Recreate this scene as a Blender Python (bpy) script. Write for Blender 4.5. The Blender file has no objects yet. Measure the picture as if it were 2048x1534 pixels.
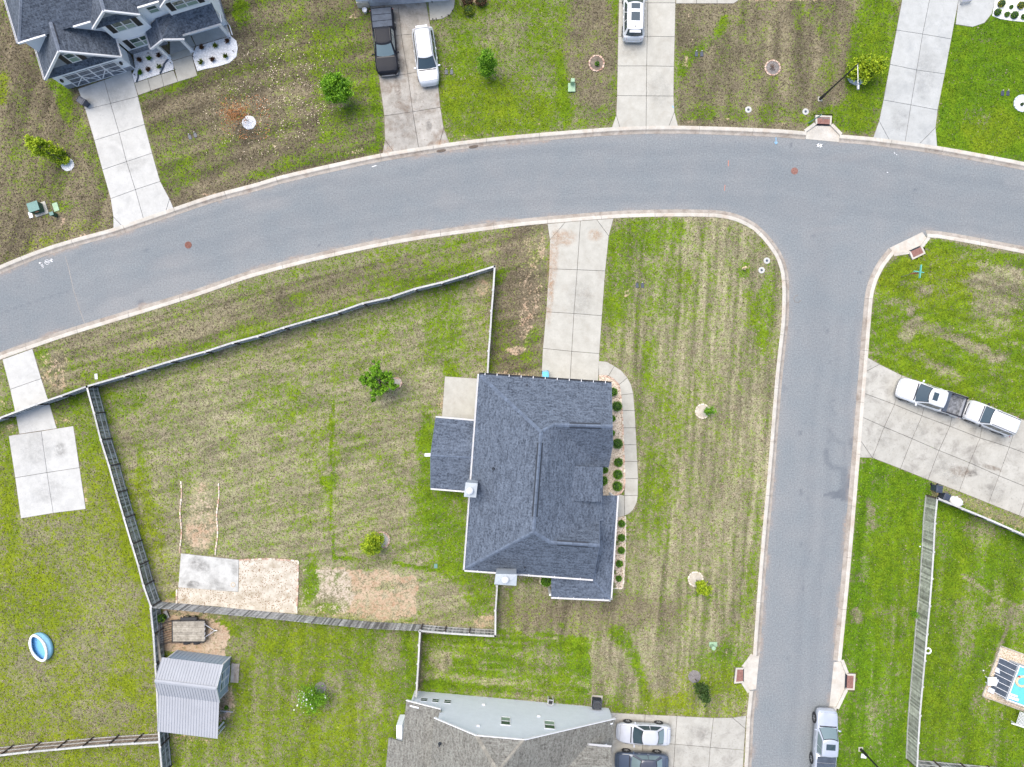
import bpy, math, random
import numpy as np
from mathutils import Vector, Matrix
random.seed(7); rng = np.random.default_rng(7)
C = bpy.context.scene.collection
SC = bpy.context.scene
PI = math.pi

# ---------------------------------------------------------------- camera, sky, sun, exposure
CAM_H = 64.6          # drone height in metres
FPX = 1422.0          # focal length, in pixels of a 2048 wide picture
cam_d = bpy.data.cameras.new('camera')
cam = bpy.data.objects.new('camera', cam_d); C.objects.link(cam)
cam.location = (0, 0, CAM_H)
cam_d.sensor_fit = 'HORIZONTAL'; cam_d.sensor_width = 36.0
cam_d.lens = 36.0 * FPX / 2048.0
cam_d.clip_start = 1.0; cam_d.clip_end = 6000
SC.camera = cam
SUN_DIR = Vector((-0.27, 0.33, 1.0)).normalized()
SUN_EL = math.asin(SUN_DIR.z); SUN_AZ = math.atan2(SUN_DIR.x, SUN_DIR.y)
w = bpy.data.worlds.new('World'); SC.world = w; w.use_nodes = True
nt = w.node_tree
for n in list(nt.nodes): nt.nodes.remove(n)
wo = nt.nodes.new('ShaderNodeOutputWorld'); bg = nt.nodes.new('ShaderNodeBackground')
sky = nt.nodes.new('ShaderNodeTexSky'); sky.sky_type = 'NISHITA'; sky.sun_disc = False
sky.sun_elevation = SUN_EL; sky.sun_rotation = SUN_AZ
sky.air_density = 1.0; sky.dust_density = 2.5; sky.ozone_density = 1.0
bg.inputs['Strength'].default_value = 0.115
nt.links.new(sky.outputs[0], bg.inputs['Color']); nt.links.new(bg.outputs[0], wo.inputs['Surface'])
sun_d = bpy.data.lights.new('sun', 'SUN'); sun_d.energy = 1.5; sun_d.angle = math.radians(48)
sun_d.color = (1.0, 0.935, 0.845)
sun = bpy.data.objects.new('sun', sun_d); C.objects.link(sun)
sun.rotation_euler = SUN_DIR.to_track_quat('Z', 'Y').to_euler()
SC.view_settings.view_transform = 'Standard'; SC.view_settings.look = 'None'
SC.view_settings.exposure = 1.30; SC.view_settings.gamma = 1.0
SC.view_settings.use_curve_mapping = False

# ---------------------------------------------------------------- helpers
def P(px, py, h=0.0):
    """plan point (2048 wide survey photo) of something h metres up -> world point"""
    k = (CAM_H - h) / FPX
    return Vector(((px - 1024) * k, -(py - 767) * k, h))
def P2(px, py, h=0.0):
    v = P(px, py, h); return (v.x, v.y)

def tag(o, label=None, cat=None, group=None, kind=None):
    if label: o['label'] = label
    if cat: o['category'] = cat
    if group: o['group'] = group
    if kind: o['kind'] = kind
    return o
def thing(name, label, cat, loc=(0, 0, 0), rz=0, group=None):
    o = bpy.data.objects.new(name, None); C.objects.link(o)
    o.location = loc; o.rotation_euler = (0, 0, rz); o.empty_display_size = 0.3
    return tag(o, label, cat, group)
def copy_tree(o, parent=None):
    c = o.copy(); C.objects.link(c); c.parent = parent
    for ch in list(KIDS.get(o.name, [])):
        cc = copy_tree(ch, c); KIDS.setdefault(c.name, []).append(cc)
    return c
KIDS = {}

class MB:
    def __init__(s): s.v = []; s.f = []; s.m = []; s.mi = 0
    def add(s, vs, fs):
        b = len(s.v); s.v += [tuple(p) for p in vs]
        for f in fs: s.f.append([b + i for i in f]); s.m.append(s.mi)
        return s
    def poly(s, pts): return s.add(pts, [list(range(len(pts)))])
    def box(s, c, d, rz=0.0, taper=1.0):
        x, y, z = d[0] / 2, d[1] / 2, d[2] / 2; cs, sn = math.cos(rz), math.sin(rz); vs = []
        for k in (-1, 1):
            t = 1.0 if k < 0 else taper
            for (a, b) in ((-1, -1), (1, -1), (1, 1), (-1, 1)):
                X, Y = a * x * t, b * y * t
                vs.append((c[0] + X * cs - Y * sn, c[1] + X * sn + Y * cs, c[2] + k * z))
        return s.add(vs, [[3, 2, 1, 0], [4, 5, 6, 7], [0, 1, 5, 4], [1, 2, 6, 5], [2, 3, 7, 6], [3, 0, 4, 7]])
    def prism(s, pts, z0, z1, inset=0.0):
        pts = ccw([(p[0], p[1]) for p in pts]); n = len(pts)
        top = pts if not inset else inset_poly(pts, inset)
        vs = [(p[0], p[1], z0) for p in pts] + [(p[0], p[1], z1) for p in top]
        return s.add(vs, [list(range(n - 1, -1, -1)), list(range(n, 2 * n))] + [[i, (i + 1) % n, n + (i + 1) % n, n + i] for i in range(n)])
    def slab3(s, pts, t, n=None):
        """a plate: polygon in space given a thickness t below it"""
        pts = [Vector(p) for p in pts]
        nn = Vector(n) if n else newell(pts)
        if nn.z < 0 and n is None: pts = pts[::-1]; nn = -nn
        k = len(pts); lo = [p - nn * t for p in pts]
        return s.add(pts + lo, [list(range(k)), list(range(2 * k - 1, k - 1, -1))] + [[(i + 1) % k, i, k + i, k + (i + 1) % k] for i in range(k)])
    def tube(s, a, b, r, n=8, r2=None, cap=True):
        a, b = Vector(a), Vector(b); r2 = r if r2 is None else r2
        d = (b - a).normalized(); q = d.to_track_quat('Z', 'Y')
        vs = []
        for (p, rr) in ((a, r), (b, r2)):
            for i in range(n):
                t = 2 * PI * i / n; vs.append(p + q @ Vector((rr * math.cos(t), rr * math.sin(t), 0)))
        fs = [[i, (i + 1) % n, n + (i + 1) % n, n + i] for i in range(n)]
        if cap: fs += [list(range(n - 1, -1, -1)), list(range(n, 2 * n))]
        return s.add(vs, fs)
    def beam(s, a, b, wd, ht, up=(0, 0, 1)):
        """rectangular bar from a to b, wd across, ht along up"""
        a, b = Vector(a), Vector(b); d = (b - a).normalized(); u = Vector(up); sd = d.cross(u)
        if sd.length < 1e-6: sd = d.cross(Vector((1, 0, 0)))
        sd.normalize(); u = sd.cross(d).normalized(); vs = []
        for p in (a, b):
            for (i, j) in ((-1, -1), (1, -1), (1, 1), (-1, 1)): vs.append(p + sd * wd / 2 * i + u * ht / 2 * j)
        return s.add(vs, [[3, 2, 1, 0], [4, 5, 6, 7], [0, 1, 5, 4], [1, 2, 6, 5], [2, 3, 7, 6], [3, 0, 4, 7]])
    def lathe(s, c, prof, n=16, sx=1.0, sy=1.0):
        vs = []; m = len(prof)
        for (r, z) in prof:
            for i in range(n):
                t = 2 * PI * i / n; vs.append((c[0] + r * sx * math.cos(t), c[1] + r * sy * math.sin(t), c[2] + z))
        fs = [[k * n + i, k * n + (i + 1) % n, (k + 1) * n + (i + 1) % n, (k + 1) * n + i] for k in range(m - 1) for i in range(n)]
        fs.append(list(range(n - 1, -1, -1))); fs.append([(m - 1) * n + i for i in range(n)])
        return s.add(vs, fs)
    def build(s, name, mats, parent=None, smooth=False, uv=False, bevel=0, loc=None):
        me = bpy.data.meshes.new(name); me.from_pydata(s.v, [], s.f)
        if not isinstance(mats, (list, tuple)): mats = [mats]
        for m in mats: me.materials.append(m)
        if len(mats) > 1: me.polygons.foreach_set('material_index', s.m)
        if smooth: me.polygons.foreach_set('use_smooth', [True] * len(me.polygons))
        me.update()
        if uv:
            ul = me.uv_layers.new(name='UVMap').data
            for p in me.polygons:
                n = p.normal
                if abs(n.z) > 0.9999: a = Vector((1, 0, 0)); b = Vector((0, 1, 0))
                else:
                    a = Vector((0, 0, 1)).cross(n).normalized(); b = n.cross(a)
                for li in p.loop_indices:
                    co = me.vertices[me.loops[li].vertex_index].co
                    ul[li].uv = (co.dot(a), co.dot(b))
        o = bpy.data.objects.new(name, me); C.objects.link(o)
        if parent is not None: o.parent = parent; KIDS.setdefault(parent.name, []).append(o)
        if loc is not None: o.location = loc
        if bevel:
            b = o.modifiers.new('bevel', 'BEVEL'); b.width = bevel; b.segments = 2; b.limit_method = 'ANGLE'
        return o
def child_mesh(name, me, parent, loc=(0, 0, 0), rz=0.0):
    o = bpy.data.objects.new(name, me); C.objects.link(o); o.parent = parent
    o.location = loc; o.rotation_euler = (0, 0, rz); KIDS.setdefault(parent.name, []).append(o)
    return o
def newell(pts):
    n = Vector((0, 0, 0))
    for i in range(len(pts)):
        a, b = pts[i], pts[(i + 1) % len(pts)]
        n += Vector(((a.y - b.y) * (a.z + b.z), (a.z - b.z) * (a.x + b.x), (a.x - b.x) * (a.y + b.y)))
    return n.normalized()
def area2(p): return sum(p[i][0] * p[(i + 1) % len(p)][1] - p[(i + 1) % len(p)][0] * p[i][1] for i in range(len(p)))
def ccw(p): return list(p) if area2(p) > 0 else list(p)[::-1]
def inset_poly(p, d):
    n = len(p); out = []
    for i in range(n):
        a, b, c = Vector(p[i - 1]), Vector(p[i]), Vector(p[(i + 1) % n])
        e1 = (b - a).normalized(); e2 = (c - b).normalized()
        n1 = Vector((-e1.y, e1.x)); n2 = Vector((-e2.y, e2.x)); m = n1 + n2
        if m.length < 1e-6: m = n1
        m = m.normalized(); k = d / max(0.35, m.dot(n1)); out.append((b.x + m.x * k, b.y + m.y * k))
    return out
def catmull(pts, step=1.0):
    out = []; n = len(pts)
    for i in range(n - 1):
        p0 = Vector(pts[max(0, i - 1)]); p1 = Vector(pts[i]); p2 = Vector(pts[i + 1]); p3 = Vector(pts[min(n - 1, i + 2)])
        L = (p2 - p1).length; m = max(1, int(L / step))
        d1 = (p2 - p0); d2 = (p3 - p1)
        if d1.length > 1e-6: d1 = d1.normalized() * min(L, (p1 - p0).length if i else L)
        if d2.length > 1e-6: d2 = d2.normalized() * min(L, (p3 - p2).length if i < n - 2 else L)
        for k in range(m):
            t = k / m; a = 2 * t**3 - 3 * t**2 + 1; b = t**3 - 2 * t**2 + t; c = -2 * t**3 + 3 * t**2; d = t**3 - t**2
            out.append(p1 * a + d1 * b + p2 * c + d2 * d)
    out.append(Vector(pts[-1])); return out
def inside(px, py, poly):
    px = np.asarray(px); py = np.asarray(py); r = np.zeros(px.shape, bool); n = len(poly)
    for i in range(n):
        x1, y1 = poly[i][0], poly[i][1]; x2, y2 = poly[(i + 1) % n][0], poly[(i + 1) % n][1]
        if y1 == y2: continue
        c = ((y1 > py) != (y2 > py)) & (px < (x2 - x1) * (py - y1) / (y2 - y1) + x1); r ^= c
    return r
def segdist(px, py, pts):
    d = np.full(np.shape(px), 1e9)
    for i in range(len(pts) - 1):
        x1, y1 = pts[i][0], pts[i][1]; dx, dy = pts[i + 1][0] - x1, pts[i + 1][1] - y1; L = dx * dx + dy * dy + 1e-12
        t = np.clip(((px - x1) * dx + (py - y1) * dy) / L, 0, 1)
        d = np.minimum(d, np.hypot(px - x1 - t * dx, py - y1 - t * dy))
    return d

# ---------------------------------------------------------------- materials
def mat(name, base, rough=0.8, metal=0.0, var=0.0, vscale=3.0, bump=0.0, bscale=20.0, coat=0.0, spec=0.5, detail=4.0, base2=None, objrand=0.0):
    m = bpy.data.materials.new(name); m.use_nodes = True; t = m.node_tree; b = t.nodes['Principled BSDF']
    b.inputs['Roughness'].default_value = rough; b.inputs['Metallic'].default_value = metal
    b.inputs['Coat Weight'].default_value = coat; b.inputs['Coat Roughness'].default_value = 0.06
    b.inputs['Specular IOR Level'].default_value = spec
    b.inputs['Base Color'].default_value = (*base, 1)
    if var or base2 or objrand:
        tc = t.nodes.new('ShaderNodeTexCoord'); no = t.nodes.new('ShaderNodeTexNoise')
        no.inputs['Scale'].default_value = vscale; no.inputs['Detail'].default_value = detail; no.inputs['Roughness'].default_value = 0.65
        geo = t.nodes.new('ShaderNodeNewGeometry'); t.links.new(geo.outputs['Position'], no.inputs['Vector'])
        rp = t.nodes.new('ShaderNodeMapRange'); rp.inputs['From Min'].default_value = 0.32; rp.inputs['From Max'].default_value = 0.68
        t.links.new(no.outputs['Fac'], rp.inputs['Value'])
        mx = t.nodes.new('ShaderNodeMix'); mx.data_type = 'RGBA'
        a = base if base2 else tuple(max(0, c * (1 - var)) for c in base)
        c2 = base2 if base2 else tuple(min(1, c * (1 + var)) for c in base)
        mx.inputs[6].default_value = (*a, 1); mx.inputs[7].default_value = (*c2, 1)
        t.links.new(rp.outputs[0], mx.inputs[0]); out = mx.outputs[2]
        if objrand:
            oi = t.nodes.new('ShaderNodeObjectInfo'); hs = t.nodes.new('ShaderNodeHueSaturation')
            r2 = t.nodes.new('ShaderNodeMapRange'); r2.inputs['To Min'].default_value = 1 - objrand; r2.inputs['To Max'].default_value = 1 + objrand
            t.links.new(oi.outputs['Random'], r2.inputs['Value']); t.links.new(r2.outputs[0], hs.inputs['Value'])
            t.links.new(out, hs.inputs['Color']); out = hs.outputs[0]
        t.links.new(out, b.inputs['Base Color'])
    if bump:
        geo = t.nodes.new('ShaderNodeNewGeometry'); n2 = t.nodes.new('ShaderNodeTexNoise'); n2.inputs['Scale'].default_value = bscale
        t.links.new(geo.outputs['Position'], n2.inputs['Vector'])
        bp = t.nodes.new('ShaderNodeBump'); bp.inputs['Strength'].default_value = bump; bp.inputs['Distance'].default_value = 0.02
        t.links.new(n2.outputs['Fac'], bp.inputs['Height']); t.links.new(bp.outputs[0], b.inputs['Normal'])
    return m
class NT:
    """small node helper"""
    def __init__(s, m): s.t = m.node_tree; s.b = s.t.nodes['Principled BSDF']
    def n(s, typ, **kw):
        nd = s.t.nodes.new(typ)
        for k, v in kw.items(): setattr(nd, k, v)
        return nd
    def l(s, a, b): s.t.links.new(a, b)
    def noise(s, vec, scale, detail=3, rough=0.6, dist=0.0):
        nd = s.n('ShaderNodeTexNoise'); nd.inputs['Scale'].default_value = scale; nd.inputs['Detail'].default_value = detail
        nd.inputs['Roughness'].default_value = rough; nd.inputs['Distortion'].default_value = dist; s.l(vec, nd.inputs['Vector']); return nd.outputs['Fac']
    def math(s, op, a, b=None, c=None, clamp=False):
        nd = s.n('ShaderNodeMath', operation=op); nd.use_clamp = clamp
        for i, x in enumerate((a, b, c)):
            if x is None: continue
            if isinstance(x, (int, float)): nd.inputs[i].default_value = x
            else: s.l(x, nd.inputs[i])
        return nd.outputs[0]
    def rng(s, v, a, b, c=0.0, d=1.0):
        nd = s.n('ShaderNodeMapRange'); nd.inputs['From Min'].default_value = a; nd.inputs['From Max'].default_value = b
        nd.inputs['To Min'].default_value = c; nd.inputs['To Max'].default_value = d; s.l(v, nd.inputs['Value']); return nd.outputs[0]
    def mix(s, f, a, b, blend='MIX'):
        nd = s.n('ShaderNodeMix', data_type='RGBA', blend_type=blend)
        if isinstance(f, (int, float)): nd.inputs[0].default_value = f
        else: s.l(f, nd.inputs[0])
        for i, x in ((6, a), (7, b)):
            if isinstance(x, tuple): nd.inputs[i].default_value = (*x, 1)
            else: s.l(x, nd.inputs[i])
        return nd.outputs[2]
    def bump(s, h, st=0.4, dist=0.03):
        bp = s.n('ShaderNodeBump'); bp.inputs['Strength'].default_value = st; bp.inputs['Distance'].default_value = dist
        s.l(h, bp.inputs['Height']); s.l(bp.outputs[0], s.b.inputs['Normal'])
def new_mat(name, rough=0.9, spec=0.3):
    m = bpy.data.materials.new(name); m.use_nodes = True; k = NT(m)
    k.b.inputs['Roughness'].default_value = rough; k.b.inputs['Specular IOR Level'].default_value = spec
    return m, k

# lawn: the vertex attribute 'zone' holds what grows where: r greenness, g bare earth, b yellow-green, a pale sand
def lawn_material():
    m, k = new_mat('turf', 0.95, 0.15); g = k.n('ShaderNodeNewGeometry'); pos = g.outputs['Position']
    at = k.n('ShaderNodeAttribute', attribute_name='zone'); sp = k.n('ShaderNodeSeparateColor'); k.l(at.outputs['Color'], sp.inputs[0])
    G, D, Y = sp.outputs[0], sp.outputs[1], sp.outputs[2]; S = at.outputs['Alpha']
    at2 = k.n('ShaderNodeAttribute', attribute_name='straw'); s2 = k.n('ShaderNodeSeparateColor'); k.l(at2.outputs['Color'], s2.inputs[0]); BR, PL = s2.outputs[0], s2.outputs[1]
    A = k.noise(pos, 2.1, 4, 0.75); B = k.noise(pos, 6.2, 3, 0.8); F = k.noise(pos, 0.45, 4, 0.65); E = k.noise(pos, 11.0, 2, 0.8); Q = k.noise(pos, 1.0, 4, 0.7, 0.4)
    t = k.math('ADD', G, k.math('MULTIPLY', k.math('SUBTRACT', A, 0.5), 1.7))
    t = k.math('ADD', t, k.math('MULTIPLY', k.math('SUBTRACT', B, 0.5), 3.0))
    t = k.math('ADD', t, k.math('MULTIPLY', k.math('SUBTRACT', F, 0.5), 0.7))
    gm = k.rng(t, 0.26, 0.74)
    sh = k.rng(k.math('ADD', k.math('MULTIPLY', B, 0.65), k.math('MULTIPLY', Q, 0.35)), 0.36, 0.64)
    sh2 = k.rng(k.math('ADD', k.math('MULTIPLY', E, 0.5), k.math('MULTIPLY', B, 0.5)), 0.36, 0.64)
    green = k.mix(sh, (0.024, 0.062, 0.002), (0.120, 0.225, 0.006))
    yel = k.mix(sh, (0.055, 0.078, 0.003), (0.225, 0.275, 0.012))
    yy = k.math('ADD', Y, k.math('MULTIPLY', k.math('SUBTRACT', A, 0.5), 1.2), clamp=True)
    grn = k.mix(yy, green, yel)
    dry = k.mix(sh2, (0.105, 0.088, 0.052), (0.390, 0.340, 0.235))
    dry = k.mix(k.rng(A, 0.35, 0.65), dry, k.mix(sh2, (0.085, 0.092, 0.036), (0.320, 0.318, 0.165)))
    brn = k.mix(sh2, (0.062, 0.050, 0.027), (0.235, 0.195, 0.130))
    dry = k.mix(BR, dry, brn)
    hs = k.n('ShaderNodeHueSaturation'); k.l(dry, hs.inputs['Color']); k.l(k.rng(PL, 0.0, 1.0, 0.58, 1.40), hs.inputs['Value']); dry = hs.outputs[0]
    hg = k.n('ShaderNodeHueSaturation'); k.l(grn, hg.inputs['Color']); k.l(k.rng(PL, 0.0, 1.0, 0.80, 1.25), hg.inputs['Value']); grn = hg.outputs[0]
    col = k.mix(gm, dry, grn)
    dt = k.math('ADD', D, k.math('MULTIPLY', k.math('SUBTRACT', A, 0.5), 1.9))
    dt = k.math('ADD', dt, k.math('MULTIPLY', k.math('SUBTRACT', B, 0.5), 1.4))
    dm = k.rng(dt, 0.42, 0.66)
    rust = k.mix(k.rng(F, 0.4, 0.6), (0.26, 0.135, 0.065), (0.36, 0.255, 0.165))
    rust = k.mix(sh, rust, (0.46, 0.36, 0.255))
    sand = k.mix(sh2, (0.30, 0.245, 0.175), (0.53, 0.475, 0.395))
    col = k.mix(dm, col, k.mix(S, rust, sand))
    k.l(col, k.b.inputs['Base Color']); k.bump(k.math('ADD', B, E), 0.55, 0.05)
    return m
def asphalt_material():
    m, k = new_mat('asphalt', 0.88, 0.3); g = k.n('ShaderNodeNewGeometry'); pos = g.outputs['Position']
    at = k.n('ShaderNodeAttribute', attribute_name='zone'); sp = k.n('ShaderNodeSeparateColor'); k.l(at.outputs['Color'], sp.inputs[0])
    a = k.noise(pos, 7.5, 3, 0.9); b = k.noise(pos, 0.35, 4, 0.6); c = k.noise(pos, 26, 2, 0.8)
    col = k.mix(k.rng(a, 0.3, 0.7), (0.090, 0.104, 0.110), (0.262, 0.283, 0.291))
    col = k.mix(k.rng(c, 0.3, 0.7, 0.0, 0.6), col, (0.175, 0.192, 0.199))
    br = k.mix(k.rng(a, 0.3, 0.7), (0.155, 0.158, 0.155), (0.29, 0.29, 0.285))
    col = k.mix(k.math('MULTIPLY', k.math('ADD', k.rng(b, 0.35, 0.7), sp.outputs[1]), 0.5, clamp=True), col, br)
    wob = k.math('MULTIPLY', k.math('SUBTRACT', k.noise(pos, 1.6, 4, 0.7), 0.5), 0.9)
    dk = k.rng(k.math('ADD', sp.outputs[0], k.math('MULTIPLY', wob, sp.outputs[0])), 0.0, 1.0)
    col = k.mix(dk, col, (0.085, 0.095, 0.112)); col = k.mix(k.math('MULTIPLY', sp.outputs[2], k.rng(k.noise(pos, 3, 4, 0.7), 0.3, 0.7)), col, (0.36, 0.25, 0.17))
    k.l(col, k.b.inputs['Base Color']); k.bump(a, 0.35, 0.02)
    return m
def concrete_material(name, c1=(0.37, 0.355, 0.305), c2=(0.46, 0.445, 0.39), dirt=(0.25, 0.215, 0.165), amt=0.30, streak=0.0):
    m, k = new_mat(name, 0.85, 0.3); g = k.n('ShaderNodeNewGeometry'); pos = g.outputs['Position']
    a = k.noise(pos, 1.3, 5, 0.65); b = k.noise(pos, 12, 3, 0.8); d = k.noise(pos, 0.7, 4, 0.7, 0.5); e = k.noise(pos, 5.0, 4, 0.75)
    col = k.mix(k.rng(a, 0.3, 0.7), c1, c2); col = k.mix(k.rng(b, 0.2, 0.8, 0.0, 0.35), col, tuple(x * 0.72 for x in c1))
    col = k.mix(k.math('MULTIPLY', k.rng(d, 0.50, 0.72), amt), col, dirt)
    col = k.mix(k.math('MULTIPLY', k.rng(e, 0.58, 0.70), amt * 0.8), col, tuple(x * 0.8 for x in dirt))
    if streak:
        oi = k.n('ShaderNodeObjectInfo'); hs = k.n('ShaderNodeHueSaturation'); k.l(k.rng(oi.outputs['Random'], 0, 1, 1 - streak, 1 + streak), hs.inputs['Value'])
        k.l(col, hs.inputs['Color']); col = hs.outputs[0]
    k.l(col, k.b.inputs['Base Color']); k.bump(b, 0.15, 0.01)
    return m
def shingle_material(name, ca, cb, cc, tab=0.30, row=0.145):
    m, k = new_mat(name, 0.9, 0.25); tc = k.n('ShaderNodeTexCoord'); uv = tc.outputs['UV']
    br = k.n('ShaderNodeTexBrick'); br.inputs['Scale'].default_value = 1.0; br.inputs['Brick Width'].default_value = tab
    br.inputs['Row Height'].default_value = row; br.inputs['Mortar Size'].default_value = 0.012; br.inputs['Mortar Smooth'].default_value = 0.3
    br.inputs['Bias'].default_value = -0.1; br.offset = 0.5; br.offset_frequency = 2
    br.inputs['Color1'].default_value = (*ca, 1); br.inputs['Color2'].default_value = (*cb, 1); br.inputs['Mortar'].default_value = (*[x * 0.35 for x in ca], 1)
    k.l(uv, br.inputs['Vector'])
    b2 = k.n('ShaderNodeTexBrick'); b2.inputs['Scale'].default_value = 1.0; b2.inputs['Brick Width'].default_value = tab * 1.7
    b2.inputs['Row Height'].default_value = row; b2.inputs['Mortar Size'].default_value = 0.0; b2.offset = 0.37; b2.squash = 1.3
    b2.inputs['Color1'].default_value = (0, 0, 0, 1); b2.inputs['Color2'].default_value = (1, 1, 1, 1); b2.inputs['Mortar'].default_value = (0, 0, 0, 1); k.l(uv, b2.inputs['Vector'])
    n1 = k.noise(uv, 1.1, 3, 0.6); n2 = k.noise(uv, 5.5, 3, 0.8)
    f = k.math('MULTIPLY', k.math('ADD', b2.outputs['Color'], k.math('MULTIPLY', k.rng(n2, 0.38, 0.62), 1.9)), 0.36, clamp=True)
    col = k.mix(f, br.outputs['Color'], cc); col = k.mix(k.rng(n1, 0.3, 0.75, 0.0, 0.35), col, tuple(x * 0.62 for x in ca))
    k.l(col, k.b.inputs['Base Color'])
    bh = k.math('ADD', k.math('MULTIPLY', br.outputs['Fac'], -1.0), k.math('MULTIPLY', n2, 0.5)); k.bump(bh, 0.5, 0.02)
    return m
def siding_material(name, c, course=0.12):
    m, k = new_mat(name, 0.6, 0.4); tc = k.n('ShaderNodeTexCoord'); sx = k.n('ShaderNodeSeparateXYZ'); k.l(tc.outputs['UV'], sx.inputs[0])
    fr = k.math('FRACT', k.math('DIVIDE', sx.outputs[1], course)); g = k.n('ShaderNodeNewGeometry'); n = k.noise(g.outputs['Position'], 2.0, 4, 0.6)
    col = k.mix(k.rng(n, 0.3, 0.7), tuple(x * 0.93 for x in c), c); col = k.mix(k.rng(fr, 0.0, 0.14, 0.5, 0.0), col, tuple(x * 0.6 for x in c))
    k.l(col, k.b.inputs['Base Color']); k.bump(k.math('SUBTRACT', 1.0, fr), 0.5, 0.02)
    return m
def paint(name, c, metal=0.0, rough=0.28):
    m, k = new_mat(name, rough, 0.5 if c[0] > .05 else 0.12); k.b.inputs['Metallic'].default_value = metal; k.b.inputs['Coat Weight'].default_value = 0.6 if c[0] > .05 else 0.04; k.b.inputs['Coat Roughness'].default_value = 0.04
    g = k.n('ShaderNodeNewGeometry'); n = k.noise(g.outputs['Position'], 1.5, 3, 0.6)
    col = k.mix(k.rng(n, 0.3, 0.7), tuple(x * 0.9 for x in c), c); k.l(col, k.b.inputs['Base Color']); return m
def leaf_material(name, c1, c2):
    m, k = new_mat(name, 0.6, 0.3); at = k.n('ShaderNodeAttribute', attribute_name='tint')
    col = k.mix(at.outputs['Fac'], c1, c2); k.l(col, k.b.inputs['Base Color'])
    tr = k.n('ShaderNodeBsdfTranslucent'); k.l(col, tr.inputs['Color']); mx = k.n('ShaderNodeMixShader'); mx.inputs[0].default_value = 0.3
    out = [n for n in k.t.nodes if n.type == 'OUTPUT_MATERIAL'][0]
    k.l(k.b.outputs[0], mx.inputs[1]); k.l(tr.outputs[0], mx.inputs[2]); k.l(mx.outputs[0], out.inputs['Surface']); return m

M = {}
M['turf'] = lawn_material(); M['asphalt'] = asphalt_material()
M['conc'] = concrete_material('concrete', streak=0.04)
M['conc_old'] = concrete_material('old_concrete', (0.27, 0.25, 0.215), (0.43, 0.405, 0.36), (0.15, 0.105, 0.07), 0.8, 0.05)
M['conc_white'] = concrete_material('pale_concrete', (0.43, 0.425, 0.395), (0.515, 0.51, 0.48), (0.27, 0.27, 0.26), 0.40, 0.03)
M['conc_blue'] = concrete_material('cool_concrete', (0.36, 0.365, 0.345), (0.45, 0.455, 0.435), (0.24, 0.25, 0.25), 0.45, 0.03)
M['conc_stain'] = concrete_material('stained_concrete', (0.35, 0.335, 0.29), (0.445, 0.43, 0.38), (0.13, 0.115, 0.10), 0.55, 0.04)
M['kerb'] = concrete_material('kerb_concrete', (0.42, 0.39, 0.335), (0.57, 0.54, 0.475), (0.38, 0.27, 0.18), 0.45, 0.05)
M['gutter_pan'] = concrete_material('gutter_concrete', (0.27, 0.24, 0.20), (0.43, 0.385, 0.335), (0.17, 0.13, 0.10), 0.8, 0.07)
M['joint'] = mat('joint_soil', (0.16, 0.13, 0.10), 0.95, var=0.4, vscale=2.0)
M['roof_blue'] = shingle_material('slate_shingles', (0.026, 0.034, 0.050), (0.080, 0.099, 0.130), (0.158, 0.190, 0.240))
M['roof_dark'] = shingle_material('dark_shingles', (0.022, 0.028, 0.040), (0.070, 0.085, 0.112), (0.150, 0.175, 0.212))
M['roof_brown'] = shingle_material('brown_shingles', (0.085, 0.076, 0.066), (0.185, 0.170, 0.150), (0.275, 0.275, 0.240))
M['cap_blue'] = mat('ridge_shingles', (0.105, 0.132, 0.178), 0.9, var=0.22, vscale=5, bump=0.3, objrand=0.12)
M['cap_dark'] = mat('dark_ridge_shingles', (0.13, 0.15, 0.185), 0.9, var=0.22, vscale=5, bump=0.3, objrand=0.12)
M['cap_brown'] = mat('brown_ridge_shingles', (0.225, 0.21, 0.175), 0.9, var=0.22, vscale=5, bump=0.3, objrand=0.15)
M['vent_black'] = mat('vent_black', (0.02, 0.025, 0.035), 0.7)
M['white'] = mat('white_trim', (0.66, 0.66, 0.665), 0.45, var=0.05)
M['siding'] = siding_material('grey_siding', (0.76, 0.785, 0.81))
M['siding_white'] = siding_material('white_siding', (0.80, 0.81, 0.82))
M['shake'] = siding_material('grey_shakes', (0.21, 0.235, 0.27), 0.16)
M['stone'] = mat('stone_veneer', (0.10, 0.105, 0.12), 0.85, base2=(0.34, 0.35, 0.37), vscale=7, bump=0.8, bscale=9)
M['chim'] = mat('galvanised_chase', (0.34, 0.375, 0.40), 0.6, 0.0, var=0.08, vscale=1.5)
M['glass'] = mat('window_glass', (0.045, 0.075, 0.065), 0.05, spec=0.8)
M['glass2'] = mat('window_glass_blind', (0.22, 0.30, 0.24), 0.08, spec=0.8)
M['carglass'] = mat('car_glass', (0.035, 0.055, 0.065), 0.03, spec=0.9)
M['carglass_sky'] = mat('sky_tinted_car_glass', (0.15, 0.20, 0.205), 0.05, spec=0.9)  # pale teal base colour paints the sky's reflection into these car windows
M['black'] = mat('black_plastic', (0.018, 0.018, 0.02), 0.5)
M['rubber'] = mat('rubber', (0.022, 0.022, 0.024), 0.8, var=0.3, vscale=8)
M['shutter'] = mat('black_shutter', (0.022, 0.021, 0.020), 0.6)
M['bin'] = mat('grey_bin_plastic', (0.035, 0.045, 0.070), 0.45, var=0.15)
M['cyan'] = mat('cyan_bin_plastic', (0.10, 0.42, 0.60), 0.4, var=0.1)
M['wood_grey'] = mat('weathered_pickets', (0.17, 0.168, 0.16), 0.9, var=0.0, base2=(0.40, 0.40, 0.39), vscale=4, objrand=0.62)
M['wood_dark'] = mat('dark_pickets', (0.095, 0.108, 0.113), 0.9, base2=(0.32, 0.335, 0.335), vscale=4, objrand=0.6)
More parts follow.
